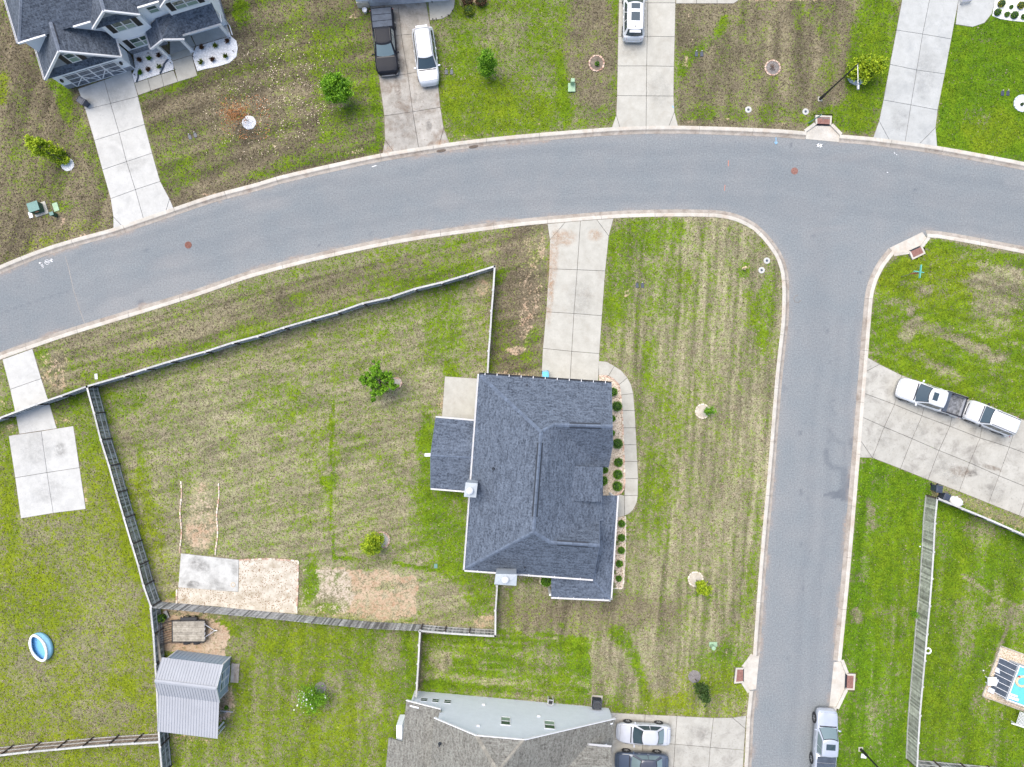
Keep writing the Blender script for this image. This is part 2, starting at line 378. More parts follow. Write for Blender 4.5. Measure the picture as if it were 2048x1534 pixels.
M['wood_mossy'] = mat('mossy_pickets', (0.25, 0.25, 0.20), 0.9, base2=(0.47, 0.48, 0.39), vscale=3, objrand=0.42)
M['wood_brown'] = mat('brown_pickets', (0.17, 0.115, 0.08), 0.9, base2=(0.34, 0.27, 0.21), vscale=4, objrand=0.3)
M['rail'] = mat('bleached_rail', (0.43, 0.425, 0.405), 0.85, var=0.14, vscale=3, objrand=0.1)
M['rail_mid'] = mat('inner_rail', (0.42, 0.43, 0.42), 0.85, var=0.15, vscale=3, objrand=0.1)
M['post'] = mat('dark_post', (0.07, 0.052, 0.042), 0.9, var=0.3, vscale=4)
M['plank'] = mat('bleached_plank', (0.22, 0.195, 0.155), 0.9, base2=(0.42, 0.385, 0.315), vscale=3.5, objrand=0.14)
M['metalroof'] = mat('grey_metal_roofing', (0.335, 0.345, 0.365), 0.7, 0.0, var=0.05, vscale=0.8, spec=0.15)
M['shedwall'] = mat('shed_wall_blue_grey', (0.30, 0.365, 0.42), 0.55, var=0.06)
M['steel'] = mat('grey_steel', (0.38, 0.39, 0.41), 0.35, 0.7, var=0.15)
M['rust'] = mat('rusty_iron', (0.12, 0.045, 0.030), 0.85, base2=(0.22, 0.10, 0.075), vscale=7, bump=0.4)
M['brickred'] = mat('red_cover', (0.16, 0.070, 0.055), 0.8, base2=(0.27, 0.14, 0.11), vscale=8, bump=0.4)
M['edging'] = mat('edging_brick', (0.34, 0.17, 0.11), 0.9, base2=(0.62, 0.50, 0.40), vscale=3, objrand=0.22)
M['edging_pale'] = mat('pale_edging', (0.50, 0.42, 0.32), 0.9, base2=(0.68, 0.62, 0.52), vscale=3, objrand=0.18)
M['white_gravel'] = mat('white_gravel', (0.50, 0.50, 0.50), 0.95, base2=(0.84, 0.84, 0.83), vscale=7, bump=0.9, bscale=14)
M['tan_gravel'] = mat('tan_gravel', (0.28, 0.20, 0.13), 0.95, base2=(0.72, 0.62, 0.49), vscale=7, bump=0.9, bscale=13)
M['cream_gravel'] = mat('cream_gravel', (0.34, 0.29, 0.215), 0.95, base2=(0.56, 0.52, 0.44), vscale=1.6, detail=9, bump=0.6, bscale=13)
M['grey_mulch'] = mat('grey_mulch', (0.12, 0.11, 0.10), 0.95, base2=(0.25, 0.225, 0.215), vscale=9, bump=0.8, bscale=12)
M['green_box'] = mat('utility_green', (0.11, 0.22, 0.19), 0.55, var=0.12)
M['green_pale'] = mat('pale_utility_green', (0.27, 0.40, 0.25), 0.6, var=0.12)
M['dark_green'] = mat('dark_green_metal', (0.02, 0.07, 0.04), 0.6)
M['white_paint'] = mat('road_paint_white', (0.72, 0.72, 0.72), 0.8, var=0.12, vscale=9)
M['red_paint'] = mat('road_paint_orange', (0.48, 0.17, 0.10), 0.8, var=0.2, vscale=9)
M['blue_paint'] = mat('road_paint_blue', (0.20, 0.42, 0.62), 0.8, var=0.2, vscale=9)
M['sign_green'] = mat('sign_teal', (0.12, 0.42, 0.36), 0.4, var=0.1)
M['sign_red'] = mat('sign_red', (0.50, 0.04, 0.03), 0.4)
M['pool_blue'] = mat('pool_vinyl_blue', (0.16, 0.42, 0.68), 0.35, var=0.08)
M['pool_wall'] = mat('pool_wall_pale_blue', (0.30, 0.58, 0.75), 0.4, var=0.08)
M['water'] = mat('pool_water', (0.12, 0.47, 0.63), 0.04, var=0.12, vscale=2.5, spec=0.8, bump=0.05, bscale=3)
M['tarp'] = mat('dark_tarp', (0.060, 0.075, 0.100), 0.6, var=0.25, vscale=2, spec=0.2)
M['pool_grey'] = mat('pool_panel_grey', (0.50, 0.53, 0.57), 0.5, var=0.15, vscale=3)
M['tan'] = mat('tan_plastic', (0.60, 0.46, 0.28), 0.5, var=0.1)
M['bark'] = mat('bark', (0.11, 0.085, 0.065), 0.9, var=0.3, vscale=12)
M['bag'] = mat('white_plastic_sack', (0.78, 0.78, 0.79), 0.5, var=0.06, vscale=4, bump=0.8, bscale=5)
M['red_light'] = mat('tail_lamp_red', (0.42, 0.02, 0.015), 0.2, spec=0.8)
M['head_lamp'] = mat('head_lamp', (0.42, 0.46, 0.48), 0.12, 0.3, spec=0.8)
M['rim'] = mat('alloy_rim', (0.45, 0.46, 0.47), 0.3, 0.7)
# ---------------------------------------------------------------- outlines of the roads (survey pixels at ground level)
N_LINE = [(-900, 1010), (-400, 715), (0, 532.5), (88.6, 497.3), (161.6, 475), (226.8, 457.4), (348, 416.5), (427.5, 390), (512, 367.6), (564, 352), (673.6, 327), (765, 308), (900, 286.8), (1024, 272.4), (1223.4, 256.2), (1355, 252.9), (1536, 258.8), (1611.6, 264.5), (1678, 270.6), (1745.9, 276.3), (1874.9, 293.8), (2048, 325.9), (2448, 410), (2900, 520)]
E_LINE = [(2900, 690), (2448, 590), (2048, 507.7), (1901, 480.5), (1852.7, 475), (1818, 486), (1787.6, 506.4), (1768, 531), (1752, 562.5), (1744.5, 588.6), (1739, 650), (1734, 713.7), (1717.7, 915), (1699, 1134), (1680.7, 1321.7), (1671.5, 1413), (1662, 1534), (1640, 1950)]
S_LINE = [(1462, 1950), (1488, 1534), (1493, 1434), (1498.5, 1380), (1505, 1311), (1518, 1134), (1536, 929), (1549.6, 760), (1558, 682), (1562.5, 640.7), (1564, 580), (1560.5, 541.6), (1551.6, 515.6), (1536, 492.5), (1506.3, 460.8), (1467, 441.3), (1428, 434.7), (1336.8, 433.4), (1227.3, 436.8), (1094.4, 447.3), (1024, 454.3), (824.8, 481.7), (668.4, 513), (512, 552.7), (391, 593.8), (260.7, 634.2), (146, 669.4), (65, 696.7), (0, 720), (-400, 880), (-900, 1180)]
W_ = lambda L: [P2(*p) for p in L]
nl = [tuple(p) for p in catmull(W_(N_LINE), 0.8)]; el = [tuple(p) for p in catmull(W_(E_LINE), 0.8)]; sl = [tuple(p) for p in catmull(W_(S_LINE), 0.8)]
ROADPOLY = nl + el + sl
def drain(name, th0, th1, box, label):
    return dict(name=name, a=th0, b=th1, box=box, label=label)
DRAINS = [
    drain('n', (1611.6, 264.5), (1678, 270.6), [(1629, 231.5), (1662, 233.3), (1660.6, 252.9), (1629.8, 251.6)], 'storm drain with red iron cover in the far kerb, below the tall black street lamp'),
    drain('e', (1787.6, 506.4), (1852.7, 475), [(1822.8, 520.2), (1848.8, 507.7), (1841, 490.8), (1815, 502.5)], 'storm drain with red iron cover at the curved corner beside the stop sign'),
    drain('w', (1505, 1311), (1498.5, 1380), [(1470.3, 1334), (1467, 1365.5), (1487.5, 1363.4), (1488, 1334)], 'storm drain with red iron cover on the left side of the side street'),
    drain('r', (1680.7, 1321.7), (1671.5, 1413), [(1709, 1346.5), (1707, 1378.5), (1688.5, 1377.7), (1690, 1345.7)], 'storm drain with red iron cover in front of the parked silver pickup')]
# box = back-a, back-b, front-b, front-a ; a is the throat end nearer 'back-a'/'front-a'
def order_drain(d):
    A, B = d['a'], d['b']; bx = d['box']
    mid = ((A[0] + B[0]) / 2, (A[1] + B[1]) / 2)
    s = sorted(bx, key=lambda p: math.hypot(p[0] - mid[0], p[1] - mid[1])); fr = s[:2]; bk = s[2:]
    fa = min(fr, key=lambda p: math.hypot(p[0] - A[0], p[1] - A[1])); fb = [p for p in fr if p != fa][0]
    ba = min(bk, key=lambda p: math.hypot(p[0] - fa[0], p[1] - fa[1])); bb = [p for p in bk if p != ba][0]
    d['fa'], d['fb'], d['ba'], d['bb'] = fa, fb, ba, bb
    d['hole'] = [P2(*A), P2(*fa), P2(*ba), P2(*bb), P2(*fb), P2(*B)]
for d in DRAINS: order_drain(d)

# ---------------------------------------------------------------- hard surfaces (polygons kept for the grass to avoid)
HARD = []
def offs(poly, d):
    return inset_poly(ccw(poly), d)
def slabs(name, label, m, polys, z=0.155, gap=0.016, kind='structure', cat=None):
    """one paved surface: bed of joint soil, each slab a part"""
    root = thing(name, label, cat)
    if kind: root['kind'] = kind
    for p in polys:
        w_ = [P2(x, y, 0.12) for x, y in p]; HARD.append(w_)
        bed = MB(); bed.prism(offs(w_, -0.012), 0.09, 0.128); bed.build('joint_bed', M['joint'], root)
        zz = z + random.uniform(-0.003, 0.003)
        q = offs(w_, gap); b = MB(); b.prism(q, 0.10, zz); b.build('slab', m, root, bevel=0.006)
    return root
def drive(name, label, m, L, Cc, R, cutL=None, cutR=None, **k):
    ps = []; n = len(L)
    for i in range(n - 1):
        last = i == n - 2
        for side, cut, A in ((0, cutL, L), (1, cutR, R)):
            q = [A[i], Cc[i], Cc[i + 1], A[i + 1]]
            if last and cut:
                a, b = cut; ps.append([A[i], Cc[i], Cc[i + 1], b, a]); ps.append([a, b, A[i + 1]])
            else: ps.append(q)
    return slabs(name, label, m, ps, **k)
drive('driveway', 'pale grey concrete driveway leading to the white carriage style garage door', M['conc_white'],
      [(156.4, 178), (170.8, 219), (189, 281), (205.2, 339.7), (221.6, 397.5), (227, 457.4)],
      [(208.6, 160), (221.6, 207.2), (238.5, 265.4), (253.4, 323.3), (271, 379.3), (287, 436.5)],
      [(262, 140), (276.3, 193), (289.4, 249), (304.5, 306.3), (320.6, 362.9), (347, 416)],
      ((227, 434), (243.7, 451)), ((339.5, 398), (332.4, 421)))
drive('driveway', 'stained concrete driveway with the black pickup and silver car on it', M['conc_old'],
      [(735, -60), (745, 76), (758.4, 156.4), (768.8, 232), (765, 308)], [(788, -60), (802.7, 70.4), (815.7, 148), (825.6, 223.7), (837.9, 298)],
      [(840, -60), (863, 65), (873, 137), (880.9, 215), (899, 286.5)], ((770, 280), (787.8, 304)), ((887.4, 256.8), (878.3, 290)))
drive('driveway', 'clean concrete driveway with one white car at the top edge', M['conc'],
      [(1239, -60), (1238, 6), (1236.3, 72.9), (1235, 132.2), (1234, 191.5), (1223.4, 255.6)], [(1296, -60), (1295.3, 6), (1294.4, 72.9), (1293.2, 132), (1292.7, 191.9), (1292, 253)],
      [(1352, -60), (1350.8, 6), (1349.5, 73.7), (1347.8, 133), (1347, 192.4), (1356, 252.5)], ((1232.5, 230), (1239.5, 254.8)), ((1348.8, 224), (1337.6, 252.8)))
drive('driveway', 'bluish concrete driveway near the top right corner', M['conc_blue'],
      [(1815, -60), (1792.8, 60.5), (1779.7, 129), (1766.7, 200.2), (1746, 276)], [(1871, -60), (1844.9, 68.3), (1833.2, 140.3), (1821.5, 209.9), (1809.7, 284.5)],
      [(1928, -60), (1902.3, 78.2), (1889.2, 148), (1874.9, 220.3), (1874, 293)], ((1758, 242), (1778.4, 280)), ((1871, 255), (1838.4, 288.2)))
drive('driveway', 'concrete driveway with rusty left edge leading down to the blue grey roofed house', M['conc'],
      [(1081, 790), (1085.8, 696.7), (1092.3, 623.7), (1098.3, 537.7), (1094.8, 447.8)], [(1138.2, 792), (1143.4, 702.7), (1147.8, 627), (1154.3, 539.5), (1160.9, 442)],
      [(1195, 794), (1198.7, 707.2), (1203.9, 631.6), (1210.4, 542), (1227, 437.2)], ((1099.8, 480), (1130.4, 444.6)), ((1217.6, 472), (1193.4, 439.5)))
slabs('driveway', 'pale concrete drive crossing under the long fence to a square pad', M['conc_white'],
      [[(5.2, 719), (65.2, 697.5), (82.7, 757), (20.8, 778.8)], [(20.8, 778.8), (82.7, 757), (99.4, 808), (32, 830)], [(32, 830), (99.4, 808), (113.9, 856.8), (39, 868)],
       [(17.7, 871.6), (82.9, 862.2), (94.4, 945), (30.8, 955.5)], [(82.9, 862.2), (147.3, 851.8), (159.5, 935.2), (94.4, 945)],
       [(30.8, 955.5), (94.4, 945), (106.9, 1026), (42.2, 1036.8)], [(94.4, 945), (159.5, 935.2), (172, 1018), (106.9, 1026)]])
T_ = [(1734, 714.5), (1803, 750.5), (1858, 770), (1912, 790.5), (1972, 812), (2036, 836), (2100, 860), (2160, 882)]
A_ = [(1729, 787), (1788.9, 809), (1843.6, 831.7), (1899.7, 852.5), (1959.6, 876), (2018.3, 894.3), (2078, 917), (2138, 940)]
B_ = [(1724, 834), (1768, 853.8), (1824, 877.3), (1877.5, 900.8), (1938.8, 925.5), (1997.4, 951.6), (2058, 976), (2118, 1000)]
S_ = [(1717.9, 915), (1744.5, 915.6), (1800.6, 937.3), (1855.4, 959.4), (1917.9, 982.9), (1976.6, 1006.4), (2038, 1031), (2098, 1054)]
gr = []
for i in range(7):
    if i == 0:
        gr += [[(1731.8, 743), (1759, 728.5), T_[1], A_[1], A_[0]], [T_[0], (1759, 728.5), (1731.8, 743)], [A_[0], A_[1], B_[1], B_[0]],
               [B_[0], B_[1], S_[1], (1721, 881)], [(1721, 881), S_[1], S_[0]]]
    else: gr += [[T_[i], T_[i + 1], A_[i + 1], A_[i]], [A_[i], A_[i + 1], B_[i + 1], B_[i]], [B_[i], B_[i + 1], S_[i + 1], S_[i]]]
slabs('driveway', 'wide stained concrete parking pad under the white pickup and white four wheel drive', M['conc_stain'], gr)
slabs('driveway', 'concrete driveway beside the brown roofed house with two sedans', M['conc_stain'],
      [[(1205, 1424), (1290.5, 1429), (1285.5, 1483), (1205, 1476)], [(1290.5, 1429), (1353.8, 1431.7), (1349.9, 1488), (1285.5, 1483)],
       [(1353.8, 1431.7), (1426.8, 1435.5), (1420.2, 1494.3), (1349.9, 1488)], [(1426.8, 1435.5), (1464.6, 1435), (1490.6, 1457), (1487.5, 1500), (1420.2, 1494.3)], [(1464.6, 1435), (1492.5, 1431), (1490.6, 1457)],
       [(1205, 1476), (1285.5, 1483), (1282, 1560), (1200, 1554)], [(1285.5, 1483), (1349.9, 1488), (1345, 1564), (1282, 1560)],
       [(1349.9, 1488), (1420.2, 1494.3), (1415, 1566), (1345, 1564)], [(1420.2, 1494.3), (1487.5, 1500), (1484, 1570), (1415, 1566)]])
slabs('path', 'curved front path of concrete squares from the driveway to the porch', M['conc'],
      [[(1197.2, 722), (1214, 723.5), (1228.6, 732), (1217, 751.5), (1197.2, 750)], [(1228.6, 732), (1243, 741.5), (1254.7, 755.4), (1238.3, 769), (1228, 758), (1217, 751.5)],
       [(1254.7, 755.4), (1262, 769), (1266.5, 787), (1241.8, 789.7), (1238.3, 769)]] +
      [[a, b, d, c] for (a, b), (c, d) in zip([((1241.8, 789.7), (1266.5, 787)), ((1245, 821), (1269.2, 821)), ((1246.5, 855.5), (1271.2, 855.5)), ((1247.8, 889.4), (1272.8, 889.4)), ((1248.9, 922.7), (1274.7, 923)), ((1250.4, 957.1), (1276, 957.1))],
                                              [((1245, 821), (1269.2, 821)), ((1246.5, 855.5), (1271.2, 855.5)), ((1247.8, 889.4), (1272.8, 889.4)), ((1248.9, 922.7), (1274.7, 923)), ((1250.4, 957.1), (1276, 957.1)), ((1248.7, 991.2), (1275.6, 990.7))])] +
      [[(1248.7, 991.2), (1275.6, 990.7), (1273.5, 1005), (1266, 1020), (1258, 1027), (1249, 1031.5)], [(1215, 991), (1235, 988), (1248.7, 991.2), (1249, 1031.5), (1232, 1036), (1215, 1038)]])
slabs('patio', 'square concrete patio left of the blue grey roofed house', M['conc'], [[(889.7, 752.7), (970, 758), (962, 850), (883, 845)]])
slabs('path', 'concrete entry walk between the white gravel beds', M['conc'],
      [[(269.2, 166.1), (295.9, 158), (302, 181.8), (276.7, 190.7)], [(295.9, 158), (322.5, 149), (328, 173), (302, 181.8)], [(322.5, 149), (347.5, 141), (356, 163.8), (328, 173)],
       [(345.5, 122.5), (383.8, 110.5), (395, 151.8), (356, 163.8)], [(337, 110), (390, 93), (384.6, 110.2), (345.3, 122)]])
slabs('porch_floor', 'covered porch slab of the white house with the dark roof', M['conc_blue'],
      [[(340, 78), (376, 62), (391.5, 92), (340, 110)], [(378, 61), (450, 40), (462, 71), (392.5, 92)]])
slabs('path', 'rounded concrete walk end beside the stained driveway', M['conc'], [[(853, -40), (909.5, -40), (909.5, 2), (908, 15.6), (900.4, 28.7), (884.8, 37.8), (860, 40.8)]])
slabs('path', 'narrow concrete walk at the top edge of the photo', M['conc'], [[(1352, -22), (1393, -22), (1393, 7.3), (1352, 7.3)], [(1393, -22), (1434, -22), (1434, 7.3), (1393, 7.3)], [(1434, -22), (1479, -22), (1478, 0), (1467, 7.3), (1434, 7.3)]])
slabs('path', 'rounded concrete walk beside the cool grey driveway at top right', M['conc_blue'], [[(1921, -40), (1992, -40), (1989.6, 2), (1983, 28), (1968.7, 46), (1945.3, 54.2), (1911, 49)]])
slabs('shed_slab', 'stained concrete slab inside the fenced back garden', concrete_material('blotched_slab', (0.37, 0.365, 0.335), (0.58, 0.575, 0.54), (0.17, 0.165, 0.15), 0.6),
      [[(362.4, 1106.2), (478.4, 1119.2), (477, 1183.5), (357, 1174.4)]], z=0.20)

# ---------------------------------------------------------------- raster of what grows where
STEP = 0.22; X0, X1, Y0, Y1 = -60.0, 60.0, -44.0, 44.0
gx = np.arange(X0, X1 + .01, STEP); gy = np.arange(Y0, Y1 + .01, STEP)
GX, GY = np.meshgrid(gx, gy); kz = FPX / (CAM_H - 0.12)
PX = 1024 + GX * kz; PY = 767 - GY * kz
def vnoise(scale, seed, sx=1.0, sy=1.0, rot=0.0, octs=3):
    r = np.random.default_rng(seed); tot = np.zeros(PX.shape); amp = 1; s = 0
    c, sn = math.cos(rot), math.sin(rot); U = (PX * c + PY * sn) / scale / sx; V = (-PX * sn + PY * c) / scale / sy
    for o in range(octs):
        T = r.random((256, 256)); u = U * 2**o + 50; v = V * 2**o + 50
        iu = np.floor(u).astype(int); iv = np.floor(v).astype(int); fu = u - iu; fv = v - iv; fu = fu * fu * (3 - 2 * fu); fv = fv * fv * (3 - 2 * fv)
        g = lambda a, b: T[a % 256, b % 256]
        tot += amp * ((g(iu, iv) * (1 - fu) + g(iu + 1, iv) * fu) * (1 - fv) + (g(iu, iv + 1) * (1 - fu) + g(iu + 1, iv + 1) * fu) * fv); s += amp; amp *= .55
    return tot / s - 0.5
N1, N2, N3 = vnoise(90, 1), vnoise(35, 2), vnoise(14, 3)
WX = PX + N1 * 60 + N2 * 26 + N3 * 10; WY = PY + vnoise(90, 4) * 60 + vnoise(35, 5) * 26 + vnoise(14, 6) * 10   # ragged coordinates
Z = {'g': np.full(PX.shape, 0.45), 'd': np.zeros(PX.shape), 'y': np.full(PX.shape, 0.3), 's': np.zeros(PX.shape), 'w': np.zeros(PX.shape), 'p': np.full(PX.shape, .42)}
def region(ch, v, poly, rag=0.0):
    X, Y = (PX + (WX - PX) * rag, PY + (WY - PY) * rag); k = inside(X, Y, poly); Z[ch][k] = v
def blob(ch, v, cx, cy, rx, ry, ang=0.0, soft=0.6, amt=1.0, rag=0.6):
    X = PX + (WX - PX) * rag; Y = PY + (WY - PY) * rag; a = math.radians(ang); c, s = math.cos(a), math.sin(a)
    u = ((X - cx) * c + (Y - cy) * s) / rx; q = (-(X - cx) * s + (Y - cy) * c) / ry; r = np.sqrt(u * u + q * q)
    k = np.clip((1 + soft / 2 - r) / soft, 0, 1); k = k * k * (3 - 2 * k) * amt; Z[ch] = Z[ch] * (1 - k) + v * k
def line(ch, v, pts, wd, amt=1.0, rag=0.2):
    X = PX + (WX - PX) * rag; Y = PY + (WY - PY) * rag; d = segdist(X, Y, pts); k = np.clip(1.5 - d / wd, 0, 1); k = k * k * (3 - 2 * k) * amt; Z[ch] = Z[ch] * (1 - k) + v * k
def stripes(poly, ang, period, amp, seed, long=14, pale=1.0):
    k = inside(PX, PY, poly); v = vnoise(period, seed, 1.0, long, math.radians(ang), 2); Z['g'][k] += (v * 2.4 * amp)[k]; Z['p'][k] += (v * -.95 * pale + vnoise(period * 2.2, seed + 50, 1.0, long, math.radians(ang), 2) * pale * .6)[k]
def arcs(poly, c, period, amp, seed):
    """mowing rings round a centre (survey pixels)"""
    k = inside(PX, PY, poly); d = np.hypot(PX - c[0] + N2 * 16, PY - c[1] + N1 * 16); v = np.sin(d / period * 2 * PI + N1 * 4) * .5 * (1 + N2); Z['p'][k] += (v * amp)[k]; Z['g'][k] -= (v * amp * .35)[k]
def rect(x0, y0, x1, y1): return [(x0, y0), (x1, y0), (x1, y1), (x0, y1)]

A1 = rect(-260, -200, 250, 560); region('g', .15, A1)
blob('g', .75, 8, 170, 14, 30); blob('y', .9, 8, 170, 20, 34); blob('g', .8, 125, 180, 22, 60, -20); blob('g', .7, 85, 120, 14, 50, -15); blob('g', .35, 60, 330, 80, 60); blob('g', .45, 120, 480, 130, 26, -17); blob('g', .55, 20, 520, 40, 14, -20); blob('y', .8, 60, 480, 160, 50); blob('g', .6, 128, 408, 20, 14); blob('g', .5, 185, 300, 16, 90, -16)
B1 = [(250, -200), (740, -200), (752, 60), (770, 310), (500, 380), (340, 425), (260, 140)]; region('g', .14, B1)
blob('g', .50, 700, 120, 70, 200, 0); blob('g', .55, 700, 270, 70, 50); blob('g', .55, 600, 320, 110, 20, -12); blob('g', .65, 330, 178, 80, 14, -17); blob('g', .4, 380, 300, 90, 50, -18, amt=.7); blob('g', .45, 560, 40, 60, 70, amt=.8); blob('g', .05, 470, 220, 90, 50, amt=.7); blob('g', .85, 748, 230, 9, 80, -4); blob('g', .6, 350, 340, 40, 50, amt=.7); blob('g', .8, 480, 30, 16, 30); blob('g', .12, 420, 370, 60, 18, -18, amt=.8)
C1 = [(855, -200), (1240, -200), (1236, 80), (1226, 262), (900, 292), (880, 200)]; region('g', .62, C1)
blob('g', .85, 980, 220, 110, 50); blob('g', .8, 930, 120, 40, 60); blob('g', .8, 1080, 60, 40, 60, amt=.7); blob('g', .10, 1182, 90, 48, 150, 0, .5); blob('g', .45, 1010, 80, 60, 50, amt=.7); blob('g', .97, 1124, 190, 12, 80); blob('g', .55, 1200, 240, 40, 24); blob('g', .85, 1060, 240, 60, 25); blob('y', .5, 960, 210, 120, 60)
D1 = [(1345, -200), (1830, -200), (1800, 20), (1748, 278), (1360, 256)]; region('g', .18, D1)
line('g', .85, [(1450, 42), (1405, 90), (1370, 120), (1362, 140)], 10, .85, .6); blob('g', .55, 1430, 232, 70, 14); blob('g', .92, 1745, 110, 46, 170, 8, .5); blob('g', .85, 1680, 240, 70, 30); line('g', .75, [(1608, 5), (1622, 40), (1636, 62)], 8, .9, .5); blob('g', .5, 1660, 130, 22, 60, amt=.7); blob('g', .5, 1560, 225, 60, 18); blob('g', .05, 1590, 60, 40, 60, amt=.8); blob('g', .05, 1610, 100, 30, 40, amt=.8); blob('g', .4, 1600, 30, 30, 30, amt=.5); line('g', .8, [(1360, 238), (1700, 246)], 3, .5)
region('w', 1.0, A1); region('w', 1.0, B1); region('w', .8, D1); blob('w', .8, 1182, 90, 60, 170)
stripes(A1, 16.5, 16, .16, 41, 10, 1.3); stripes(B1, 75, 13, .10, 42, 8, 1.0); arcs(B1, (900, 1500), 42, .30, 43); stripes(D1, 4, 14, .14, 44, 8, .9); arcs(C1, (1024, 1700), 50, .15, 45)
E1 = [(1930, -200), (2400, -200), (2400, 420), (2048, 328), (1870, 292)]; region('g', 1.05, E1); region('y', .1, E1); blob('y', .5, 1985, 260, 60, 40); blob('g', .75, 1950, 230, 30, 20, amt=.6)
F1_ = [(60, 690), (1100, 440), (1085, 780), (985, 760), (990, 530), (175, 775), (110, 860), (60, 800)]; region('g', .22, F1_)
line('g', .78, [(540, 655), (720, 600), (860, 560), (960, 530)], 22, .8, .8); line('g', .62, [(200, 750), (400, 690), (560, 640)], 18, .8, .8); blob('g', .6, 880, 500, 60, 14, -10); blob('g', .15, 620, 560, 140, 16, -15); blob('g', .13, 1040, 560, 34, 110, 0, .6); blob('d', .36, 1060, 560, 26, 100, 5); blob('d', .50, 1093, 500, 7, 40); blob('d', .45, 1046, 640, 12, 40); blob('d', .58, 1040, 695, 14, 10); blob('g', .6, 1062, 680, 14, 40); blob('d', .50, 1030, 748, 48, 10); blob('g', .7, 1000, 548, 12, 18)
blob('d', .42, 112, 745, 34, 38, -20); blob('g', .6, 85, 720, 12, 30, -20); stripes(F1_, 74, 7, .26, 21, 14)
region('g', .40, [(-200, 700), (5, 720), (30, 830), (-200, 900)]); blob('d', .4, 2, 790, 10, 40)
region('w', .55, F1_); blob('w', 1, 1040, 600, 50, 180)
G1 = [(177, 774), (989, 535), (980, 745), (995, 1270), (845, 1262), (304, 1213)]; region('g', .30, G1)
stripes(G1, 76, 6, .20, 22, 9, .8); blob('g', .66, 890, 640, 44, 90, 0, .9); blob('g', .8, 905, 760, 20, 40); blob('g', .62, 760, 640, 90, 30, -15, amt=.7); blob('g', .62, 250, 800, 50, 30, -15); blob('d', .52, 968, 570, 14, 26); blob('g', .92, 880, 1010, 56, 110, -5, .8); blob('g', .9, 850, 900, 20, 70); blob('g', .86, 930, 1130, 50, 40); blob('g', .8, 960, 1200, 32, 40, amt=.8); blob('s', .5, 905, 1025, 16, 14); blob('g', .5, 905, 1025, 14, 12, amt=.6)
line('g', 1.05, [(668, 800), (665, 960), (664, 1150)], 2.8, .8, .25); blob('g', .85, 665, 968, 14, 14); line('g', 1.5, [(664, 1112), (780, 1122), (880, 1142)], 2.8, .85, .15); blob('g', .2, 790, 820, 40, 50, amt=.7); blob('g', .6, 560, 800, 80, 40, amt=.6); blob('g', .62, 300, 1000, 14, 120, -14); blob('g', .15, 450, 900, 90, 60, amt=.5); blob('g', .22, 750, 1090, 50, 40, amt=.7)
blob('d', .62, 398, 1060, 32, 52, 0, .6); blob('d', .46, 398, 1010, 26, 50); blob('s', .35, 396, 1010, 26, 34)
region('d', .60, [(604, 1132), (700, 1128), (828, 1145), (832, 1232), (740, 1236), (600, 1226)], .5); region('s', .75, [(600, 1130), (700, 1128), (720, 1180), (700, 1234), (600, 1226)], .8); blob('d', .30, 640, 1210, 60, 20, amt=.7); blob('d', .15, 615, 1165, 14, 36); blob('g', .9, 618, 1165, 18, 50); blob('g', .8, 660, 1220, 30, 14); blob('d', .30, 780, 1165, 30, 10, amt=.6); blob('g', .2, 880, 1200, 60, 50, amt=.8); line('d', .46, [(845, 1250), (985, 1262)], 8, .8); blob('d', .5, 965, 1245, 20, 16); blob('g', .8, 660, 1150, 20, 14)
line('d', .40, [(190, 790), (250, 1010), (310, 1190)], 7, .8); line('g', .8, [(205, 800), (266, 1010), (300, 1120)], 10, .5); line('d', .42, [(330, 1200), (600, 1222), (830, 1250)], 6, .8)
H1_ = [(1224, 436), (1430, 432), (1510, 460), (1560, 520), (1566, 640), (1545, 830), (1500, 1440), (1225, 1428), (1000, 1400), (840, 1390), (845, 1275), (990, 1272), (1000, 1170), (1080, 1165), (1230, 1200), (1280, 1000), (1270, 780), (1205, 720)]
region('g', .29, H1_); stripes(H1_, 4, 5.5, .26, 23, 22, 1.1); blob('g', .72, 1290, 470, 80, 40); blob('g', .75, 1240, 560, 26, 90); blob('g', .68, 1330, 570, 70, 60, amt=.7); blob('g', .85, 1475, 540, 14, 14); blob('g', .62, 1310, 990, 36, 90, 5, .8); blob('g', .6, 1320, 850, 60, 80, amt=.6); blob('g', .15, 1450, 900, 60, 120, 5, .8, amt=.6); blob('g', .14, 1180, 1230, 160, 34); blob('g', .65, 1300, 720, 14, 50); blob('g', .7, 1530, 620, 20, 90); blob('g', .6, 1510, 1100, 14, 120, 5); blob('d', .38, 1525, 1030, 8, 10)
blob('w', .7, 1180, 1230, 200, 40); blob('p', .35, 1040, 1210, 60, 40, amt=.7)
LH = [(845, 1268), (1000, 1266), (1100, 1268), (1185, 1278), (1176, 1330), (1176, 1410), (840, 1392)]; region('g', .80, LH, .25); stripes(LH, 94, 7, .40, 24, 14, .8); blob('g', .42, 1080, 1320, 40, 40, amt=.6); blob('g', 1.0, 1152, 1320, 24, 50, 0, .4); blob('g', .2, 880, 1320, 24, 22); line('d', .35, [(845, 1280), (842, 1388)], 5)
line('g', .88, [(1236, 1268), (1262, 1312), (1290, 1365), (1316, 1424)], 16, .95, .15); blob('g', .10, 1212, 1330, 34, 40, 20, .5); blob('g', .08, 1310, 1330, 30, 70, -14, .6); blob('g', .10, 1350, 1300, 30, 30, amt=.6); blob('g', .75, 1440, 1360, 60, 70, 0, .8); blob('g', .85, 1440, 1300, 18, 16); blob('g', .62, 1200, 1405, 50, 14); blob('g', .55, 1400, 1410, 90, 24); blob('y', .7, 1400, 1400, 120, 60); blob('g', .6, 1130, 1250, 12, 8); blob('g', .7, 1395, 1192, 30, 5)
